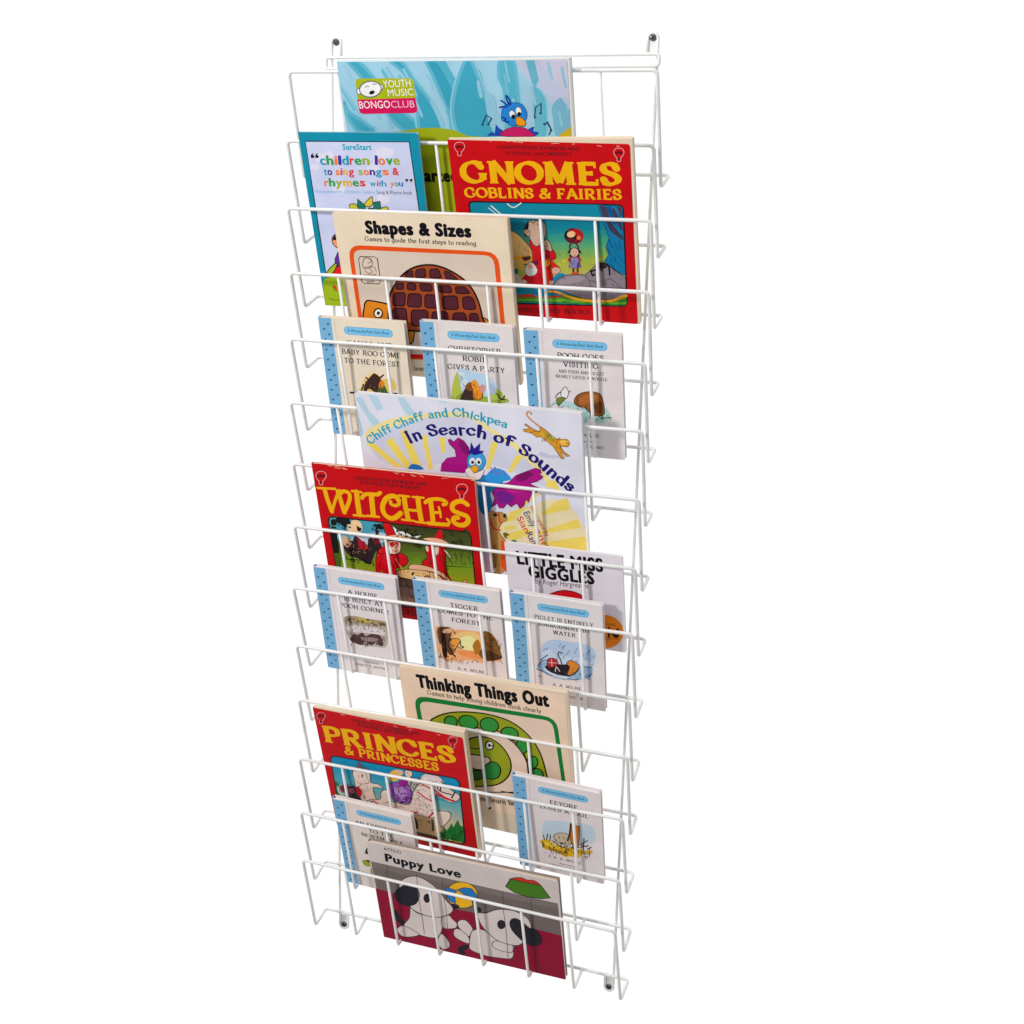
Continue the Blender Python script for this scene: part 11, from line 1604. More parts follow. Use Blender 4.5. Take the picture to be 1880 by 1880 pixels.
H|4a2a30|0.84|46.5 78.9 46.9 77.7 48.0 76.9 42.3 68.4 41.1 67.0 40.2 64.6 37.6 76.9 36.7 73.2 35.3 71.2 18.5 58.9 21.0 59.3 23.4 60.8 45.6 82.5 48.4 85.3 50.1 86.8 19.9 74.6 20.9 71.5 22.6 70.9 30.9 75.0 31.6 72.7 31.0 68.4 38.4 60.6 38.4 64.5 39.3 67.3 44.0 61.3 42.5 62.2 41.8 63.2 34.1 61.8 30.8 60.2 28.9 61.1 45.2 80.3 46.8 77.5 47.0 74.5 17.7 60.8 18.8 59.4 18.6 56.3 44.8 65.7 47.2 67.6 48.9 70.4 33.1 67.9 32.0 69.1 30.7 70.2 40.1 82.5 40.5 81.3 41.8 80.1 50.4 78.4 50.8 74.2 51.5 72.2
H|e8e4e0|0.66|159.9 124.9 161.7 123.8 162.1 122.5 171.2 126.0 173.0 126.5 174.0 125.2 145.5 124.3 147.7 124.0 148.6 122.8 167.7 121.3 169.9 120.8 172.1 118.4 156.3 117.9 157.9 116.6 160.0 116.8 145.2 125.0 147.0 123.4 147.6 119.8 151.9 127.8 152.8 126.1 155.2 126.5 165.1 125.4 166.0 124.5 168.0 124.5 150.3 123.2 153.2 123.3 154.5 121.2 156.8 128.7 158.2 127.8 160.5 126.4 148.5 117.2 152.0 117.1 153.7 115.9 166.9 121.4 168.9 119.1 171.8 117.8 148.0 116.5 150.6 116.1 152.9 114.2 146.1 123.4 148.6 123.6 149.2 121.5 159.5 127.5 160.6 125.4 162.9 124.5 169.9 114.7 173.4 115.7 175.9 113.5 145.4 117.6 146.4 117.5 148.5 116.4 161.0 120.2 163.8 118.6 165.8 118.8 148.8 127.0 150.0 124.8 151.9 122.6 146.5 125.5 149.1 125.7 151.3 123.3 145.8 121.2 147.5 121.5 149.4 120.5 148.5 118.0 150.1 117.8 151.2 116.1
H|8a7a50|0.55|129.5 38.8 131.2 38.0 133.1 38.9 138.3 46.7 141.7 47.2 143.6 44.2 152.8 51.7 154.4 50.9 157.3 51.7 154.5 29.1 156.8 27.9 158.7 27.4 128.5 47.2 132.8 46.9 135.5 47.8 129.6 16.5 132.7 17.0 134.1 14.8 143.0 46.8 146.0 47.3 147.9 49.2 140.6 47.9 143.2 48.2 144.5 46.7 131.3 47.7 135.2 47.6 137.7 46.3 146.1 47.6 148.0 46.9 149.4 47.2 141.1 47.6 143.4 48.9 145.1 48.6 142.3 33.0 145.3 33.2 146.4 32.3 152.4 29.9 155.8 29.5 157.9 30.1 150.4 27.4 152.0 27.3 154.3 26.1 140.4 43.6 143.7 44.4 146.4 44.8 126.9 45.9 130.6 43.4 133.0 43.5
P|2a1a18|c|124.4 128.0 124.3 127.6 124.1 127.3 123.9 127.0 123.6 126.9 123.4 126.9 123.2 127.1 123.1 127.3 123.1 127.7 123.2 128.0 123.4 128.4 123.6 128.6 123.9 128.8 124.1 128.7 124.3 128.6 124.4 128.3'''
ART[16] = '''P|6a9fc4|l|0.10 0.10 17.0 0.10 17.0 153.3 0.10 153.3
S|b8cede|0.50|l|17.3 0.3 17.3 153.2
P|26302f|l|10.3 146.4 11.6 144.2 13.4 144.5 12.7 146.0
P|26302f|l|12.3 146.4 13.6 145.5 14.2 147.0
P|26302f|l|3.6 139.8 4.9 137.6 6.7 137.9 6.0 139.4
P|26302f|l|5.6 139.8 6.9 138.9 7.5 140.4
P|26302f|l|10.7 133.2 12.0 131.0 13.8 131.3 13.1 132.8
P|26302f|l|12.7 133.2 14.0 132.3 14.6 133.8
P|26302f|l|3.1 126.6 4.4 124.4 6.2 124.7 5.5 126.2
P|26302f|l|5.1 126.6 6.4 125.7 7.0 127.2
P|26302f|l|10.4 120.0 11.7 117.8 13.5 118.1 12.8 119.6
P|26302f|l|12.4 120.0 13.7 119.1 14.3 120.6
P|26302f|l|3.3 113.4 4.6 111.2 6.4 111.5 5.7 113.0
P|26302f|l|5.3 113.4 6.6 112.5 7.2 114.0
P|26302f|l|10.8 106.8 12.1 104.6 13.9 104.9 13.2 106.4
P|26302f|l|12.8 106.8 14.1 105.9 14.7 107.4
P|26302f|l|3.2 100.2 4.5 98.0 6.3 98.3 5.6 99.8
P|26302f|l|5.2 100.2 6.5 99.3 7.1 100.8
P|26302f|l|10.1 93.6 11.4 91.4 13.2 91.7 12.5 93.2
P|26302f|l|12.1 93.6 13.4 92.7 14.0 94.2
P|26302f|l|4.1 87.0 5.4 84.8 7.2 85.1 6.5 86.6
P|26302f|l|6.1 87.0 7.4 86.1 8.0 87.6
P|26302f|l|10.7 80.4 12.0 78.2 13.8 78.5 13.1 80.0
P|26302f|l|12.7 80.4 14.0 79.5 14.6 81.0
P|26302f|l|3.1 73.8 4.4 71.6 6.2 71.9 5.5 73.4
P|26302f|l|5.1 73.8 6.4 72.9 7.0 74.4
P|26302f|l|10.9 67.2 12.2 65.0 14.0 65.3 13.3 66.8
P|26302f|l|12.9 67.2 14.2 66.3 14.8 67.8
P|26302f|l|3.2 60.6 4.5 58.4 6.3 58.7 5.6 60.2
P|26302f|l|5.2 60.6 6.5 59.7 7.1 61.2
P|26302f|l|10.3 54.0 11.6 51.8 13.4 52.1 12.7 53.6
P|26302f|l|12.3 54.0 13.6 53.1 14.2 54.6
P|26302f|l|3.4 47.4 4.7 45.2 6.5 45.5 5.8 47.0
P|26302f|l|5.4 47.4 6.7 46.5 7.3 48.0
P|26302f|l|10.8 40.8 12.1 38.6 13.9 38.9 13.2 40.4
P|26302f|l|12.8 40.8 14.1 39.9 14.7 41.4
P|26302f|l|3.6 34.2 4.9 32.0 6.7 32.3 6.0 33.8
P|26302f|l|5.6 34.2 6.9 33.3 7.5 34.8
P|26302f|l|10.3 27.6 11.6 25.4 13.4 25.7 12.7 27.2
P|26302f|l|12.3 27.6 13.6 26.7 14.2 28.2
P|26302f|l|3.5 21.0 4.8 18.8 6.6 19.1 5.9 20.6
P|26302f|l|5.5 21.0 6.8 20.1 7.4 21.6
P|26302f|l|10.1 14.4 11.4 12.2 13.2 12.5 12.5 14.0
P|26302f|l|12.1 14.4 13.4 13.5 14.0 15.0
P|26302f|l|4.1 7.8 5.4 5.6 7.2 5.9 6.5 7.4
P|26302f|l|6.1 7.8 7.4 6.9 8.0 8.4
P|6cb0d6|l|92.1 143.9 93.9 143.5 95.5 142.4 96.6 140.8 97.0 139.0 96.6 137.1 95.5 135.5 93.9 134.4 92.1 134.1 37.9 134.1 36.0 134.4 34.4 135.5 33.3 137.1 33.0 139.0 33.3 140.8 34.4 142.4 36.0 143.5 37.9 143.9
S|3c7aa4|0.45|L|92.1 143.9 93.9 143.5 95.5 142.4 96.6 140.8 97.0 139.0 96.6 137.1 95.5 135.5 93.9 134.4 92.1 134.1 37.9 134.1 36.0 134.4 34.4 135.5 33.3 137.1 33.0 139.0 33.3 140.8 34.4 142.4 36.0 143.5 37.9 143.9
T|1c3450|italic|A Winnie-the-Pooh Story Book|37.44 137.27 92.48 137.27 4.0 0.02
T|26222a|roman|EEYORE|46.96 119.47 82.96 119.47 6.20 0
T|26222a|roman|LOSES A TAIL|33.46 108.47 96.46 108.47 6.20 0
T|4a4446|roman|A. A. MILNE|46.46 25.47 83.46 25.47 4.30 0
T|4a4446|roman|Illustrated by|54.46 17.97 75.46 17.97 2.60 0
T|4a4446|roman|ERNEST H. SHEPARD|40.96 10.97 88.96 10.97 3.80 0
S|8c8488|0.30|l|21.5 1.0 21.5 152.5
P|b0c0cc|c|34.4 75.6 38.0 86.1 48.4 91.3 68.8 94.9 91.8 97.9 103.0 93.7 102.1 69.2 81.7 61.2 52.5 58.2 35.0 60.6
P|c8a01c|c|30.1 51.5 40.7 56.6 52.1 50.4 74.0 51.3 90.0 52.3 98.7 54.9 98.5 49.2 86.8 45.6 80.6 36.0 71.9 37.2 62.9 32.5 51.5 38.7 36.7 38.1 32.6 44.6
P|a87c14|c|36.9 42.0 51.7 42.6 66.2 39.3 63.0 34.5 45.6 38.9
P|d8b83c|c|34.5 50.9 46.2 50.6 57.8 48.3 51.8 44.6 37.1 45.9
P|b8a890|c|50.0 67.0 57.6 73.0 67.8 74.1 73.3 68.2 69.9 55.7 55.3 55.2 49.6 59.2
S|4a4038|0.99|C|50.0 67.0 57.6 73.0 67.8 74.1 73.3 68.2 69.9 55.7 55.3 55.2 49.6 59.2
P|b06c20|l|70.9 78.7 73.1 94.3 77.3 91.8 83.7 91.8 84.0 82.6 81.4 55.4 75.4 49.8 71.7 63.9
S|5a3410|0.98|L|70.9 78.7 73.1 94.3 77.3 91.8 83.7 91.8 84.0 82.6 81.4 55.4 75.4 49.8 71.7 63.9
S|4a3018|2.60|c|73.0 92.4 70.8 74.9 67.3 62.6
S|3a3024|1.50|c|36.2 55.2 35.1 62.6
S|3a3024|1.50|c|39.2 56.1 41.2 66.3
S|3a3024|1.50|c|43.6 55.5 44.8 65.4
S|3a3024|1.50|c|46.5 56.4 50.8 53.9 55.1 51.3
S|3a3024|1.49|c|87.9 53.5 89.4 72.9
S|3a3024|1.48|c|86.1 62.5 93.6 70.4
S|3a3024|1.49|c|84.4 56.3 94.7 62.2
S|3a3024|1.48|c|93.0 55.1 98.2 60.5
S|3a3024|1.50|c|55.1 51.3 60.8 49.2 66.8 52.9
D|3a2c20|62.9 41.1 2.03 3.1 59.8 56.4 2.20 0.2 52.7 47.4 1.12 1.2 82.5 54.7 1.05 0.6 71.8 59.8 1.39 3.0 63.4 54.5 1.54 2.6 74.6 56.4 1.44 3.1 58.5 54.2 1.92 1.2 72.0 48.1 1.11 0.7 75.5 60.4 1.11 0.3 64.8 42.4 2.11 2.4 72.2 44.5 1.37 0.3 56.5 49.0 1.41 0.9 49.3 46.1 1.97 1.3 57.5 54.6 2.01 1.1 68.2 46.0 2.16 2.4 69.0 52.5 1.73 1.5 91.7 48.7 1.09 1.0 69.9 48.1 1.84 1.6 67.2 59.5 1.04 2.5 58.2 51.0 2.10 1.4 76.6 61.6 1.56 1.5 64.9 48.0 1.31 0.5 67.7 48.2 1.48 1.7 87.9 50.7 2.19 2.4 66.4 41.2 2.21 1.7 78.2 53.0 1.44 0.2 64.2 58.6 1.40 0.5 89.3 46.9 2.20 3.0 72.2 52.1 2.31 1.0 74.8 57.0 1.52 1.8 64.3 41.2 2.31 0.5 62.5 50.7 1.05 0.5 59.6 43.2 1.05 2.2 73.3 50.8 1.52 2.6 92.1 60.1 1.85 0.8 88.5 60.1 1.97 3.0 49.4 54.6 2.32 0.8 67.1 49.9 1.62 0.2 85.2 60.7 2.24 0.1
H|3a3020|0.84|52.5 52.3 53.1 50.2 53.5 47.6 57.8 55.8 58.3 54.0 58.6 53.1 54.3 40.1 54.6 38.6 55.5 36.3 65.2 47.2 65.3 45.3 65.3 44.2 51.4 39.7 51.3 36.5 51.7 33.6 96.6 58.4 96.0 57.2 96.2 55.5 33.4 45.5 33.0 42.1 33.4 40.2 95.1 53.1 95.8 51.4 95.7 48.9 43.2 44.3 44.0 40.9 43.3 38.7 94.8 52.8 95.3 51.3 95.9 50.3 77.2 47.6 76.8 44.7 76.4 43.2 57.9 49.1 58.6 47.5 58.3 45.6 75.5 45.7 76.4 44.3 77.2 42.0 50.5 42.5 50.9 40.5 50.9 38.8 64.6 46.0 64.6 43.3 64.8 41.6 34.4 46.5 34.6 43.0 34.8 41.2 33.2 49.8 33.5 47.3 33.3 44.8 45.3 51.7 45.2 49.9 46.4 47.9 56.7 41.7 57.2 39.9 57.4 38.9 48.2 47.1 47.3 42.5 47.8 40.7 74.0 55.4 73.3 53.3 73.1 50.4 80.5 50.6 81.1 48.1 81.5 45.4 92.4 47.9 93.1 46.7 93.3 45.6 62.4 53.2 62.1 50.1 63.1 47.7 44.7 39.0 44.7 37.6 44.3 35.4 33.8 50.6 34.7 49.0 35.7 46.1 41.4 46.8 42.3 45.3 42.7 42.3 78.3 50.4 78.5 48.8 78.8 47.3 62.8 44.1 62.7 42.6 63.1 41.2 95.8 47.5 95.3 45.5 95.1 43.1
H|6a4a18|0.67|85.0 49.3 85.9 48.4 85.6 45.7 90.7 42.3 91.1 41.1 92.2 40.1 88.2 45.0 89.5 44.1 90.1 41.2 35.1 32.6 35.4 31.6 35.7 30.4 70.7 37.7 71.5 37.1 72.7 35.4 92.7 43.1 92.5 41.7 93.2 39.6 54.6 40.2 55.6 38.1 56.1 37.2 80.3 46.7 81.3 45.9 81.8 44.8 44.2 35.3 45.2 34.4 46.9 33.0 64.0 43.7 64.1 43.0 65.0 41.9 42.4 40.3 42.7 39.0 42.7 37.7 78.9 43.8 79.1 42.1 80.0 41.5 74.7 45.0 75.1 42.9 75.6 40.6 40.7 28.8 41.2 27.1 41.5 26.3 35.2 45.0 36.1 43.8 36.2 42.1 88.8 41.1 89.8 39.8 90.3 36.9 89.5 43.4 89.3 41.5 90.4 38.6 95.3 50.0 96.0 49.0 96.3 47.8 47.7 38.8 47.7 36.5 48.2 35.5 47.0 41.1 47.3 38.8 47.9 36.7 93.8 47.7 95.2 46.3 95.3 44.2 77.5 41.9 78.5 40.9 79.0 39.0 41.5 31.5 42.5 29.5 42.2 27.2 66.3 47.0 66.9 45.9 67.8 44.9
H|4a4030|0.66|51.7 60.0 52.1 58.8 52.3 57.0 61.0 66.7 62.4 66.2 63.2 63.7 68.6 61.3 68.7 59.2 69.4 58.5 55.5 67.8 56.5 65.7 56.1 63.5 68.7 66.4 69.5 65.5 70.6 64.2 51.4 60.3 51.6 59.5 51.8 58.0 52.8 53.6 53.4 52.9 53.6 51.2 56.3 64.4 56.5 62.7 57.4 61.9 63.4 58.0 64.4 56.7 64.7 55.9 61.3 56.8 61.8 55.8 61.9 55.0'''
ART[17] = '''P|6a9fc4|l|0.10 0.10 17.0 0.10 17.0 153.3 0.10 153.3
S|b8cede|0.50|l|17.3 0.3 17.3 153.2
P|26302f|l|10.4 146.4 11.7 144.2 13.5 144.5 12.8 146.0
P|26302f|l|12.4 146.4 13.7 145.5 14.3 147.0
P|26302f|l|3.6 139.8 4.9 137.6 6.7 137.9 6.0 139.4
P|26302f|l|5.6 139.8 6.9 138.9 7.5 140.4
P|26302f|l|10.2 133.2 11.5 131.0 13.3 131.3 12.6 132.8
P|26302f|l|12.2 133.2 13.5 132.3 14.1 133.8
P|26302f|l|3.1 126.6 4.4 124.4 6.2 124.7 5.5 126.2
P|26302f|l|5.1 126.6 6.4 125.7 7.0 127.2
P|26302f|l|10.9 120.0 12.2 117.8 14.0 118.1 13.3 119.6
P|26302f|l|12.9 120.0 14.2 119.1 14.8 120.6
P|26302f|l|3.8 113.4 5.1 111.2 6.9 111.5 6.2 113.0
P|26302f|l|5.8 113.4 7.1 112.5 7.7 114.0
P|26302f|l|10.8 106.8 12.1 104.6 13.9 104.9 13.2 106.4
P|26302f|l|12.8 106.8 14.1 105.9 14.7 107.4
P|26302f|l|3.7 100.2 5.0 98.0 6.8 98.3 6.1 99.8
P|26302f|l|5.7 100.2 7.0 99.3 7.6 100.8
P|26302f|l|10.0 93.6 11.3 91.4 13.1 91.7 12.4 93.2
P|26302f|l|12.0 93.6 13.3 92.7 13.9 94.2
P|26302f|l|3.4 87.0 4.7 84.8 6.5 85.1 5.8 86.6
P|26302f|l|5.4 87.0 6.7 86.1 7.3 87.6
P|26302f|l|11.1 80.4 12.4 78.2 14.2 78.5 13.5 80.0
P|26302f|l|13.1 80.4 14.4 79.5 15.0 81.0
P|26302f|l|3.1 73.8 4.4 71.6 6.2 71.9 5.5 73.4
P|26302f|l|5.1 73.8 6.4 72.9 7.0 74.4
P|26302f|l|11.0 67.2 12.3 65.0 14.1 65.3 13.4 66.8
P|26302f|l|13.0 67.2 14.3 66.3 14.9 67.8
P|26302f|l|4.1 60.6 5.4 58.4 7.2 58.7 6.5 60.2
P|26302f|l|6.1 60.6 7.4 59.7 8.0 61.2
P|26302f|l|10.1 54.0 11.4 51.8 13.2 52.1 12.5 53.6
P|26302f|l|12.1 54.0 13.4 53.1 14.0 54.6
P|26302f|l|3.8 47.4 5.1 45.2 6.9 45.5 6.2 47.0
P|26302f|l|5.8 47.4 7.1 46.5 7.7 48.0
P|26302f|l|10.7 40.8 12.0 38.6 13.8 38.9 13.1 40.4
P|26302f|l|12.7 40.8 14.0 39.9 14.6 41.4
P|26302f|l|3.7 34.2 5.0 32.0 6.8 32.3 6.1 33.8
P|26302f|l|5.7 34.2 7.0 33.3 7.6 34.8
P|26302f|l|10.6 27.6 11.9 25.4 13.7 25.7 13.0 27.2
P|26302f|l|12.6 27.6 13.9 26.7 14.5 28.2
P|26302f|l|3.3 21.0 4.6 18.8 6.4 19.1 5.7 20.6
P|26302f|l|5.3 21.0 6.6 20.1 7.2 21.6
P|26302f|l|10.4 14.4 11.7 12.2 13.5 12.5 12.8 14.0
P|26302f|l|12.4 14.4 13.7 13.5 14.3 15.0
P|26302f|l|3.7 7.8 5.0 5.6 6.8 5.9 6.1 7.4
P|26302f|l|5.7 7.8 7.0 6.9 7.6 8.4
P|6cb0d6|l|92.2 143.9 94.1 143.5 95.7 142.4 96.7 140.8 97.1 139.0 96.7 137.1 95.7 135.5 94.1 134.4 92.2 134.1 38.0 134.1 36.1 134.4 34.5 135.5 33.5 137.1 33.1 139.0 33.5 140.8 34.5 142.4 36.1 143.5 38.0 143.9
S|3c7aa4|0.45|L|92.2 143.9 94.1 143.5 95.7 142.4 96.7 140.8 97.1 139.0 96.7 137.1 95.7 135.5 94.1 134.4 92.2 134.1 38.0 134.1 36.1 134.4 34.5 135.5 33.5 137.1 33.1 139.0 33.5 140.8 34.5 142.4 36.1 143.5 38.0 143.9
T|1c3450|italic|A Winnie-the-Pooh Story Book|37.58 137.27 92.62 137.27 4.0 0.02
T|26222a|roman|AN EXPOTITION|28.10 117.47 102.10 117.47 6.00 0
T|26222a|roman|TO THE|47.10 106.97 83.10 106.97 6.00 0
T|26222a|roman|NORTH POLE|34.60 97.47 95.60 97.47 6.00 0
T|4a4446|roman|A. A. MILNE|46.60 25.47 83.60 25.47 4.30 0
T|4a4446|roman|Illustrated by|54.60 17.97 75.60 17.97 2.60 0
T|4a4446|roman|ERNEST H. SHEPARD|41.10 10.97 89.10 10.97 3.80 0
S|8c8488|0.30|l|21.5 1.0 21.5 152.5
P|1e1a1c|l|34.7 64.5 37.6 73.6 40.6 77.5 39.6 70.1 40.4 64.2
P|8a9420|c|28.3 48.1 32.9 51.6 40.6 47.8 39.7 41.3 31.4 40.8
P|2a2420|l|32.9 51.6 39.8 53.8 40.6 47.8
P|b8c4cc|c|46.4 78.3 86.5 76.4 90.8 45.0 44.9 30.5
P|7a8a30|c|43.2 42.4 82.4 42.4 81.3 33.7 43.7 21.7'''
ART[18] = '''P|665d5a|l|0.1 140.3 259.2 136.6 260.9 77.5 1.6 89.0
P|6f6562|l|0.1 139.2 259.4 136.2 259.7 126.3 0.1 129.8
P|84002a|l|0.1 91.5 27.3 89.7 93.8 85.2 143.2 86.7 222.8 81.7 261.1 80.7 261.6 0.1 0.1 0.1
S|4a4040|1.10|l|22.9 138.6 18.5 87.3
S|4a4040|1.09|l|65.0 135.4 61.2 84.4
S|4a4040|1.07|l|185.2 134.6 184.9 102.8
S|4a4040|1.06|l|223.5 134.2 222.9 82.8
S|4a4040|1.08|l|102.4 135.3 100.0 107.8
T|141014|sans|ATTILIO|22.48 165.70 47.66 165.31 5.20 0.050
T|0a0810|sans|Puppy Love|22.14 146.24 129.38 145.02 13.35 0.220
P|b82a20|c|198.5 162.3 204.3 165.9 213.8 168.4 221.3 166.5 230.7 168.1 237.9 162.1 228.5 159.6 199.2 160.5
S|300c0c|0.87|C|198.5 162.3 204.3 165.9 213.8 168.4 221.3 166.5 230.7 168.1 237.9 162.1 228.5 159.6 199.2 160.5
P|3f7018|l|190.5 146.7 198.5 162.3 213.2 161.3 238.7 161.9 250.1 143.2 236.3 138.7 219.1 137.0 202.1 139.3
S|14200a|1.24|L|190.5 146.7 198.5 162.3 213.2 161.3 238.7 161.9 250.1 143.2 236.3 138.7 219.1 137.0 202.1 139.3
P|d8a418|c|149.4 115.6 145.6 106.2 139.0 98.0 130.6 92.3 121.6 89.9 113.5 91.2 107.5 96.2 104.5 103.9 105.1 113.2 109.0 122.6 115.7 130.7 124.1 136.3 133.0 138.5 140.9 137.2 146.9 132.3 149.8 124.8
S|1a1408|1.08|C|149.4 115.6 145.6 106.2 139.0 98.0 130.6 92.3 121.6 89.9 113.5 91.2 107.5 96.2 104.5 103.9 105.1 113.2 109.0 122.6 115.7 130.7 124.1 136.3 133.0 138.5 140.9 137.2 146.9 132.3 149.8 124.8
P|1a6cae|l|105.4 122.8 112.7 121.7 120.7 120.8 116.6 112.4 116.4 95.8 108.4 97.7 103.9 108.9
S|14203a|0.91|L|105.4 122.8 112.7 121.7 120.7 120.8 116.6 112.4 116.4 95.8 108.4 97.7 103.9 108.9
P|1a6cae|l|121.7 122.1 131.3 128.8 142.6 129.9 148.2 121.2 149.0 113.3 139.3 112.6 130.0 116.2
S|14203a|0.91|L|121.7 122.1 131.3 128.8 142.6 129.9 148.2 121.2 149.0 113.3 139.3 112.6 130.0 116.2
P|1c1c50|l|139.3 112.6 149.0 113.3 144.7 101.7 141.0 97.5
P|1c1a24|c|20.0 54.5 27.6 59.5 29.1 51.7 33.9 42.3 39.1 36.2 32.6 32.1 25.4 36.5 20.5 44.9
P|c8bcba|c|48.7 71.3 52.9 65.0 64.2 60.8 91.6 65.5 92.0 46.3 85.9 29.3 76.5 21.1 54.3 21.0 39.9 28.8 33.5 32.3 44.2 49.6
S|3a3434|1.13|C|48.7 71.3 52.9 65.0 64.2 60.8 91.6 65.5 92.0 46.3 85.9 29.3 76.5 21.1 54.3 21.0 39.9 28.8 33.5 32.3 44.2 49.6
P|c8bcba|c|22.2 19.2 25.8 26.8 33.3 31.2 44.9 28.1 55.2 21.3 43.1 13.3 28.8 10.1
S|3a3434|1.16|C|22.2 19.2 25.8 26.8 33.3 31.2 44.9 28.1 55.2 21.3 43.1 13.3 28.8 10.1
P|c8bcba|c|85.9 29.3 91.2 32.0 97.1 24.0 99.3 13.8 94.2 5.6 86.4 4.3 82.3 13.0
S|3a3434|1.14|C|85.9 29.3 91.2 32.0 97.1 24.0 99.3 13.8 94.2 5.6 86.4 4.3 82.3 13.0
P|c8bcba|c|93.1 63.8 103.9 71.1 108.3 66.1 114.2 59.3 112.5 51.3 104.6 46.8 92.7 45.4
S|3a3434|1.12|C|93.1 63.8 103.9 71.1 108.3 66.1 114.2 59.3 112.5 51.3 104.6 46.8 92.7 45.4
P|1c1a24|c|109.7 93.9 119.6 94.6 120.7 89.7 112.0 85.1
P|c8bcba|c|36.4 106.9 46.7 122.3 62.7 130.3 78.8 126.8 93.9 114.4 102.1 100.1 111.4 87.0 107.8 76.5 95.1 66.5 81.1 61.4 64.4 61.9 50.0 68.4 43.5 83.6
S|3a3434|1.30|C|36.4 106.9 46.7 122.3 62.7 130.3 78.8 126.8 93.9 114.4 102.1 100.1 111.4 87.0 107.8 76.5 95.1 66.5 81.1 61.4 64.4 61.9 50.0 68.4 43.5 83.6
P|1c1a24|c|27.3 89.7 33.8 99.9 47.1 112.0 59.1 114.2 64.8 106.4 64.9 93.9 58.1 79.3 45.2 70.9 33.5 72.3 27.0 81.1
P|1c1a24|c|80.6 95.7 79.8 92.3 78.4 89.2 76.5 86.8 74.4 85.6 72.5 85.7 71.1 87.1 70.3 89.6 70.3 92.8 71.1 96.3 72.6 99.4 74.4 101.7 76.5 103.0 78.4 102.8 79.8 101.4 80.6 98.9
S|5a5250|0.91|c|65.1 129.3 63.2 93.4 63.9 51.0 63.3 24.8
S|5a5250|0.92|c|99.7 107.7 101.1 83.0 99.3 44.2
P|1c1a24|c|111.0 12.9 120.3 21.9 128.7 22.7 127.4 17.9 119.9 10.2 121.9 5.3 114.6 0.1 110.3 6.1
P|c8bcba|c|115.0 59.5 120.0 67.3 128.4 68.7 135.6 59.2 135.6 50.6 128.8 40.0 118.2 49.7
S|3a3434|1.12|C|115.0 59.5 120.0 67.3 128.4 68.7 135.6 59.2 135.6 50.6 128.8 40.0 118.2 49.7
P|c8bcba|c|107.2 40.0 111.4 48.8 119.6 48.0 128.6 38.9 129.1 27.2 120.8 26.8 109.7 32.1
S|3a3434|1.13|C|107.2 40.0 111.4 48.8 119.6 48.0 128.6 38.9 129.1 27.2 120.8 26.8 109.7 32.1
P|c8bcba|c|129.1 27.2 134.7 50.4 148.7 58.8 164.4 52.8 191.2 43.8 191.9 33.4 188.2 17.1 169.0 12.2 149.0 10.4 129.6 15.3
S|3a3434|1.13|C|129.1 27.2 134.7 50.4 148.7 58.8 164.4 52.8 191.2 43.8 191.9 33.4 188.2 17.1 169.0 12.2 149.0 10.4 129.6 15.3
P|c8bcba|c|162.0 35.0 166.8 42.9 181.5 44.1 191.0 41.6 190.0 29.6 178.4 26.6 165.5 28.5
S|3a3434|1.12|C|162.0 35.0 166.8 42.9 181.5 44.1 191.0 41.6 190.0 29.6 178.4 26.6 165.5 28.5
P|1c1a24|c|145.9 97.9 152.4 97.7 150.8 89.9 143.4 88.9
P|c8bcba|c|146.6 87.7 158.2 91.0 173.6 101.7 190.0 106.3 205.6 104.7 218.7 89.9 219.5 79.7 212.0 65.0 204.4 48.9 192.7 42.6 171.8 44.4 156.6 56.9 148.2 71.3
S|3a3434|1.28|C|146.6 87.7 158.2 91.0 173.6 101.7 190.0 106.3 205.6 104.7 218.7 89.9 219.5 79.7 212.0 65.0 204.4 48.9 192.7 42.6 171.8 44.4 156.6 56.9 148.2 71.3
P|1c1a24|c|190.4 83.7 195.1 92.3 203.2 93.6 213.7 86.3 227.4 80.0 233.6 67.2 230.4 55.8 220.4 49.5 209.4 51.5 199.0 61.0 191.8 71.5
P|1c1a24|c|184.6 79.5 184.3 76.2 183.1 72.9 181.3 70.1 179.0 68.3 176.7 67.7 174.7 68.5 173.3 70.5 172.7 73.4 173.0 76.7 174.1 80.1 176.0 82.8 178.2 84.6 180.5 85.1 182.5 84.4 184.0 82.4
P|c8bcba|c|209.3 101.6 217.5 95.7 219.7 81.9 210.8 89.6
S|5a5250|0.90|c|183.6 106.6 184.3 73.5 183.9 43.8 182.7 16.5
S|6a1a30|2.20|l|222.8 49.2 225.2 26.5 228.2 1.5'''
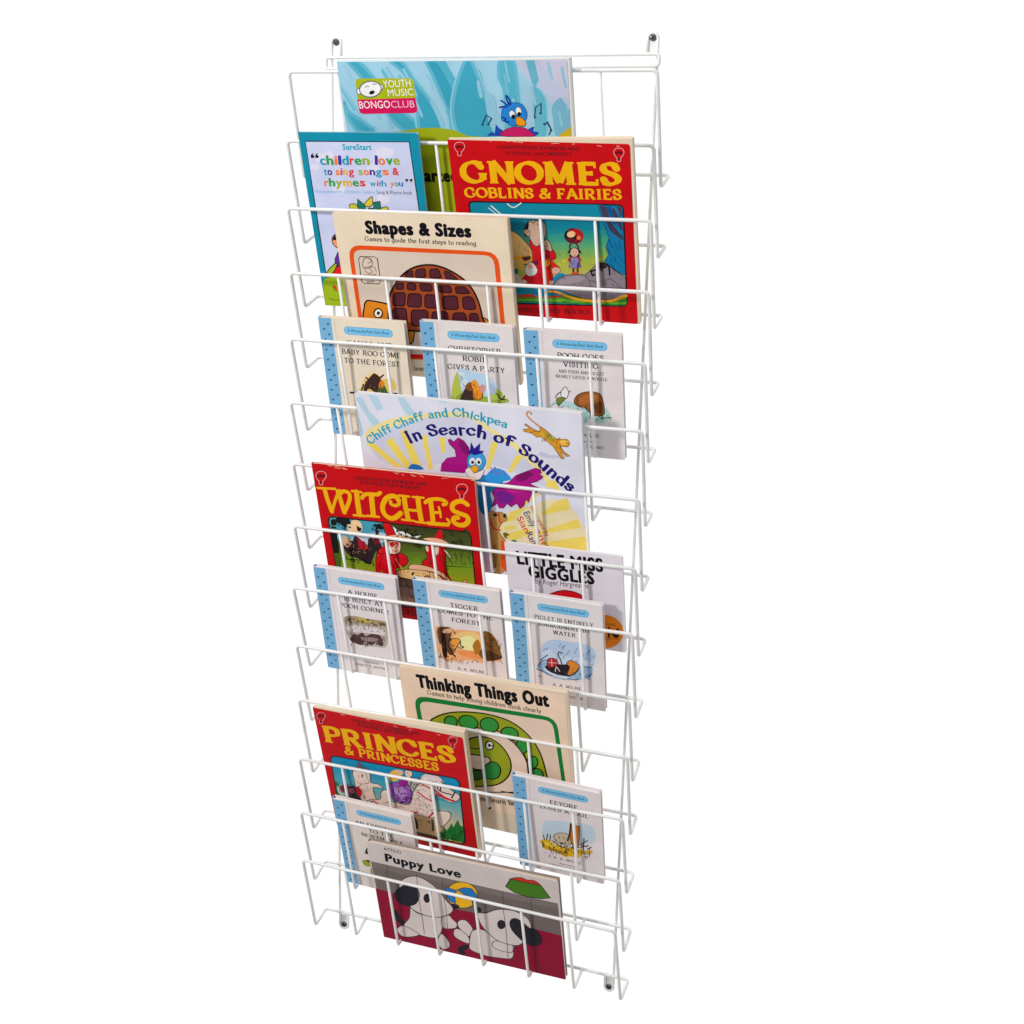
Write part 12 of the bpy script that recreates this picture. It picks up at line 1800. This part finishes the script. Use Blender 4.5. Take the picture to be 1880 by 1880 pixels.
# position of each book (origin at its lower left front corner), cover size, make
BOOKS = [
 (1, 'picture_book', 'wide light blue picture book with a blue bird, topmost on the rack',
  'picture book', None, Matrix(((0.99999, 0.004636, -6.0948e-05, 0.073577), (-0.004449, 0.95578, -0.29405, -0.023699), (-0.001305, 0.29405, 0.95579, -0.1911), (0, 0, 0, 1))), 0.2724, 0.2066, '8db8cc', 'gloss', 0.004, 0.008, PAGE_WHITE, '9cc0d0'),
 (2, 'rhyme_book', 'teal bordered song and rhyme book with multicoloured lettering beside the red gnomes book',
  'songbook', None, Matrix(((0.99999, -0.0017444, -0.0030856, 0.022442), (0.00079675, 0.95887, -0.28386, -0.0231), (0.0034539, 0.28385, 0.95886, -0.27215), (0, 0, 0, 1))), 0.1513, 0.2108, '0c7e98', 'gloss', 0.002, 0.0025, PAGE_WHITE, '0c7e98'),
 (3, 'red_storybook', 'red storybook titled GNOMES with a giant grey boot on its cover',
  'storybook', 'large storybooks with red covers', Matrix(((0.9998, 0.019108, 0.0055914, 0.21129), (-0.01607, 0.94032, -0.33992, -0.021128), (-0.011753, 0.33976, 0.94044, -0.26979), (0, 0, 0, 1))), 0.2083, 0.2055, 'b4060f', 'gloss', 0.0035, 0.007, PAGE_CREAM, 'e0cdb0'),
 (4, 'activity_book', 'beige activity book with a brown tortoise in an orange frame',
  'activity book', None, Matrix(((0.99999, 0.0044077, 0.0023771, 0.06546), (-0.0034728, 0.95235, -0.30498, -0.023183), (-0.0036081, 0.30497, 0.95236, -0.35085), (0, 0, 0, 1))), 0.2159, 0.2017, 'd2c2aa', 'matt', 0.0035, 0.006, PAGE_CREAM, 'd2c2aa'),
 (5, 'small_storybook', 'small blue-spined storybook in front of the tortoise head, title ending TO THE FOREST',
  'storybook', 'small storybooks with blue dotted spines', Matrix(((0.99998, -0.0040648, 0.0052692, 0.032565), (0.0052617, 0.9677, -0.25205, -0.023243), (-0.0040745, 0.25207, 0.9677, -0.43158), (0, 0, 0, 1))), 0.1132, 0.1538, 'd2c6b4', 'hard', 0.0045, 0.0045, PAGE_WHITE, 'd2c6b4'),
 (6, 'small_storybook', 'small blue-spined storybook over the tortoise tail, title ending GIVES A PARTY',
  'storybook', 'small storybooks with blue dotted spines', Matrix(((0.99985, -0.014449, 0.0099204, 0.16743), (0.016599, 0.96237, -0.27122, -0.023677), (-0.0056282, 0.27134, 0.96247, -0.42725), (0, 0, 0, 1))), 0.1142, 0.1535, 'cfc8c8', 'hard', 0.0045, 0.0045, PAGE_WHITE, 'cfc8c8'),
 (7, 'small_storybook', 'small blue-spined storybook under the red gnomes book, titled VISITING in the second line',
  'storybook', 'small storybooks with blue dotted spines', Matrix(((0.99997, -0.0072487, 0.0023934, 0.29763), (0.007626, 0.9626, -0.27083, -0.024023), (-0.00034062, 0.27084, 0.96262, -0.42989), (0, 0, 0, 1))), 0.1141, 0.1540, 'd0c9ca', 'hard', 0.0045, 0.0045, PAGE_WHITE, 'd0c9ca'),
 (8, 'picture_book', 'wide white picture book with curly navy lettering, yellow rays and a purple winged bird',
  'picture book', None, Matrix(((0.99996, -0.0028973, 0.0088153, 0.091349), (0.0051645, 0.96304, -0.26931, -0.023955), (-0.0077092, 0.26935, 0.96301, -0.58597), (0, 0, 0, 1))), 0.2818, 0.2276, 'cacbd8', 'gloss', 0.006, 0.0065, PAGE_WHITE, 'cacbd8'),
 (9, 'red_storybook', 'red storybook titled WITCHES with two red cloaked figures at a cauldron',
  'storybook', 'large storybooks with red covers', Matrix(((0.9999, -0.013984, 0.0037712, 0.03202), (0.014482, 0.96124, -0.27534, -0.024095), (0.00022536, 0.27537, 0.96134, -0.66243), (0, 0, 0, 1))), 0.2133, 0.2124, 'b4060f', 'gloss', 0.003, 0.004, PAGE_CREAM, 'b4060f'),
 (10, 'picture_book', 'white square paperback with heavy black title and an orange round sticker',
  'picture book', None, Matrix(((1, 0.00088067, 0.0020981, 0.27916), (-0.00024046, 0.9578, -0.28743, -0.024299), (-0.0022627, 0.28743, 0.9578, -0.66408), (0, 0, 0, 1))), 0.1448, 0.1355, 'cfc9d2', 'gloss', 0.003, 0.003, PAGE_WHITE, 'cfc9d2'),
 (11, 'small_storybook', 'small blue-spined storybook with a sketched brown hedge, title line IS BUILT AT',
  'storybook', 'small storybooks with blue dotted spines', Matrix(((0.99993, 0.0035605, 0.011625, 0.022158), (-0.00044367, 0.96621, -0.25776, -0.025697), (-0.01215, 0.25773, 0.96614, -0.74452), (0, 0, 0, 1))), 0.1136, 0.1540, 'cec7cb', 'hard', 0.0045, 0.0045, PAGE_WHITE, 'cec7cb'),
 (12, 'small_storybook', 'small blue-spined storybook with a glowing orange picture, in front of the witches cauldron',
  'storybook', 'small storybooks with blue dotted spines', Matrix(((0.99994, -0.0041112, 0.010079, 0.16138), (0.0068754, 0.95639, -0.29202, -0.023733), (-0.0084386, 0.29207, 0.95636, -0.74076), (0, 0, 0, 1))), 0.1131, 0.1533, 'd0c9ca', 'hard', 0.0045, 0.0045, PAGE_WHITE, 'd0c9ca'),
 (13, 'small_storybook', 'small blue-spined storybook with a boat on rainy water, title ending in WATER',
  'storybook', 'small storybooks with blue dotted spines', Matrix(((0.99991, 0.001238, 0.01334, 0.28792), (0.002459, 0.96185, -0.27358, -0.025279), (-0.01317, 0.27358, 0.96176, -0.74211), (0, 0, 0, 1))), 0.1139, 0.1539, 'cec8ca', 'hard', 0.0045, 0.0045, PAGE_WHITE, 'cec8ca'),
 (14, 'activity_book', 'beige activity book with a coiled green snake in a green frame',
  'activity book', None, Matrix(((0.99985, 0.013807, 0.010878, 0.15092), (-0.0099177, 0.95408, -0.29938, -0.02468), (-0.014512, 0.29922, 0.95407, -0.90205), (0, 0, 0, 1))), 0.2172, 0.2102, 'd9bfa8', 'matt', 0.004, 0.0075, PAGE_CREAM, 'd9bfa8'),
 (15, 'red_storybook', 'red storybook titled PRINCES with a white horse on its cover',
  'storybook', 'large storybooks with red covers', Matrix(((0.99974, 0.020916, 0.0095105, 0.031654), (-0.016784, 0.94748, -0.31936, -0.023638), (-0.015691, 0.31912, 0.94759, -0.97123), (0, 0, 0, 1))), 0.2084, 0.2069, 'b4060f', 'gloss', 0.0035, 0.008, PAGE_CREAM, 'e8ccb4'),
 (16, 'small_storybook', 'small blue-spined storybook with a yellow field and a brown stump, beside the snake book',
  'storybook', 'small storybooks with blue dotted spines', Matrix(((0.99968, 0.01618, 0.019392, 0.29672), (-0.0094732, 0.952, -0.30596, -0.023881), (-0.023412, 0.30568, 0.95185, -0.97304), (0, 0, 0, 1))), 0.1129, 0.1535, 'd0c7c9', 'hard', 0.0045, 0.0045, PAGE_WHITE, 'd0c7c9'),
 (17, 'small_storybook', 'small blue-spined storybook standing in front of the red princes book',
  'storybook', 'small storybooks with blue dotted spines', Matrix(((0.99965, 0.016385, 0.02088, 0.048053), (-0.0091339, 0.95103, -0.30898, -0.02488), (-0.02492, 0.30868, 0.95084, -1.0524), (0, 0, 0, 1))), 0.1132, 0.1535, 'd0c5c0', 'hard', 0.0045, 0.0045, PAGE_WHITE, 'd0c5c0'),
 (18, 'picture_book', 'wide maroon and grey picture book with two white puppies, lowest on the rack',
  'picture book', None, Matrix(((1, -0.0006552, -0.0011091, 0.10168), (0.00031767, 0.95982, -0.2806, -0.022775), (0.0012484, 0.2806, 0.95982, -1.1255), (0, 0, 0, 1))), 0.2617, 0.1746, 'c0b5b2', 'hard', 0.0042, 0.0045, PAGE_CREAM, '8a7f7c'),
]


def build_book(key, name, label, cat, group, matrix, w, h, base, style, thick, flare, page, back):
    """local axes: x along the cover, y into the rack, z up the cover; metres"""
    root = empty(name, matrix); tag(root, label, cat, group)
    hard = style == 'hard'; ct = 0.0018 if hard else 0.00035; ov = 0.0025 if hard else 0.0
    rad = 0.0012 if hard else 0.003
    V = []; F = []; C = []
    prism(V, F, rrect(w, h, rad), 0.0, ct); C = [lin(base, INK_K)] * len(F)
    for f, d, c in cover_faces(ART[key]):
        if len(f) < 3: continue
        A = sum(f[i - 1][0] * f[i][1] - f[i][0] * f[i - 1][1] for i in range(len(f)))
        if abs(A) < 1e-4: continue
        if A < 0: f = f[::-1]
        b = len(V); V += [Vector((min(max(x / 1000, .0001), w - .0001), -d, min(max(y / 1000, .0001), h - .0001))) for x, y in f]
        F.append(tuple(range(b, len(V)))); C.append(lin(c, INK_K))
    me = mesh('front_cover', V, F)
    at = me.attributes.new('ink', 'FLOAT_COLOR', 'CORNER'); buf = []
    for p in me.polygons: buf += [*C[p.index], 1.0] * p.loop_total
    at.data.foreach_set('color', buf)
    link('front_cover', me, GLOSSY if style != 'matt' else MATT, root)
    # pages: a block that may fan open towards the fore-edge
    e = 0.00008
    y0 = ct + e; far = lambda x: y0 + (thick + (flare - thick) * max(0, x) / w)
    sx_, sl, sr, sd = [v / 1000 for v in SLIP_AND_FILL.get(key, (0, 0, 0, 0))]     # pages past a slipped front cover; sd adds length in place of bare wall
    V = []; F = []; prism(V, F, [(0.0012, ov - sd), (w - ov - .0004 + sx_, ov - sd), (w - ov - .0004 + sx_, h - ov - (0.0 if hard else .0004) + sr), (0.0012, h - ov - (0.0 if hard else .0004) + sl)], y0, far)
    link('page_block', mesh('page_block', V, F), page, root)
    ring = rrect(w + sx_, h, rad); ring = [(x, z + (sl + (sr - sl) * x / w if z > h / 2 else -sd)) for x, z in ring]
    V = []; F = []; prism(V, F, ring, lambda x: far(x) + e, lambda x: far(x) + e + ct)
    link('back_cover', mesh('back_cover', V, F), card(back), root)
    # spine: slightly rounded outwards
    V = []; F = []; T = far(0) + e + ct; ring = []
    bul = 0.002 if hard else 0.0004
    for i in range(9):
        t = i / 8; ring.append((-0.0001 - bul * math.sin(math.pi * t), t * T))
    n = len(ring); b = 0
    for z in (0.0002, h - 0.0002): V += [Vector((x, y, z)) for x, y in ring] + [Vector((x * .2 - .00005, y, z)) for x, y in reversed(ring)]
    m = 2 * n
    F.append(tuple(reversed(range(m)))); F.append(tuple(range(m, 2 * m)))
    for i in range(m): F.append((i, (i + 1) % m, m + (i + 1) % m, m + i))
    link('spine', mesh('spine', V, F), card(SPINE.get(key, base)), root)
    return root
for b in BOOKS: build_book(*b)
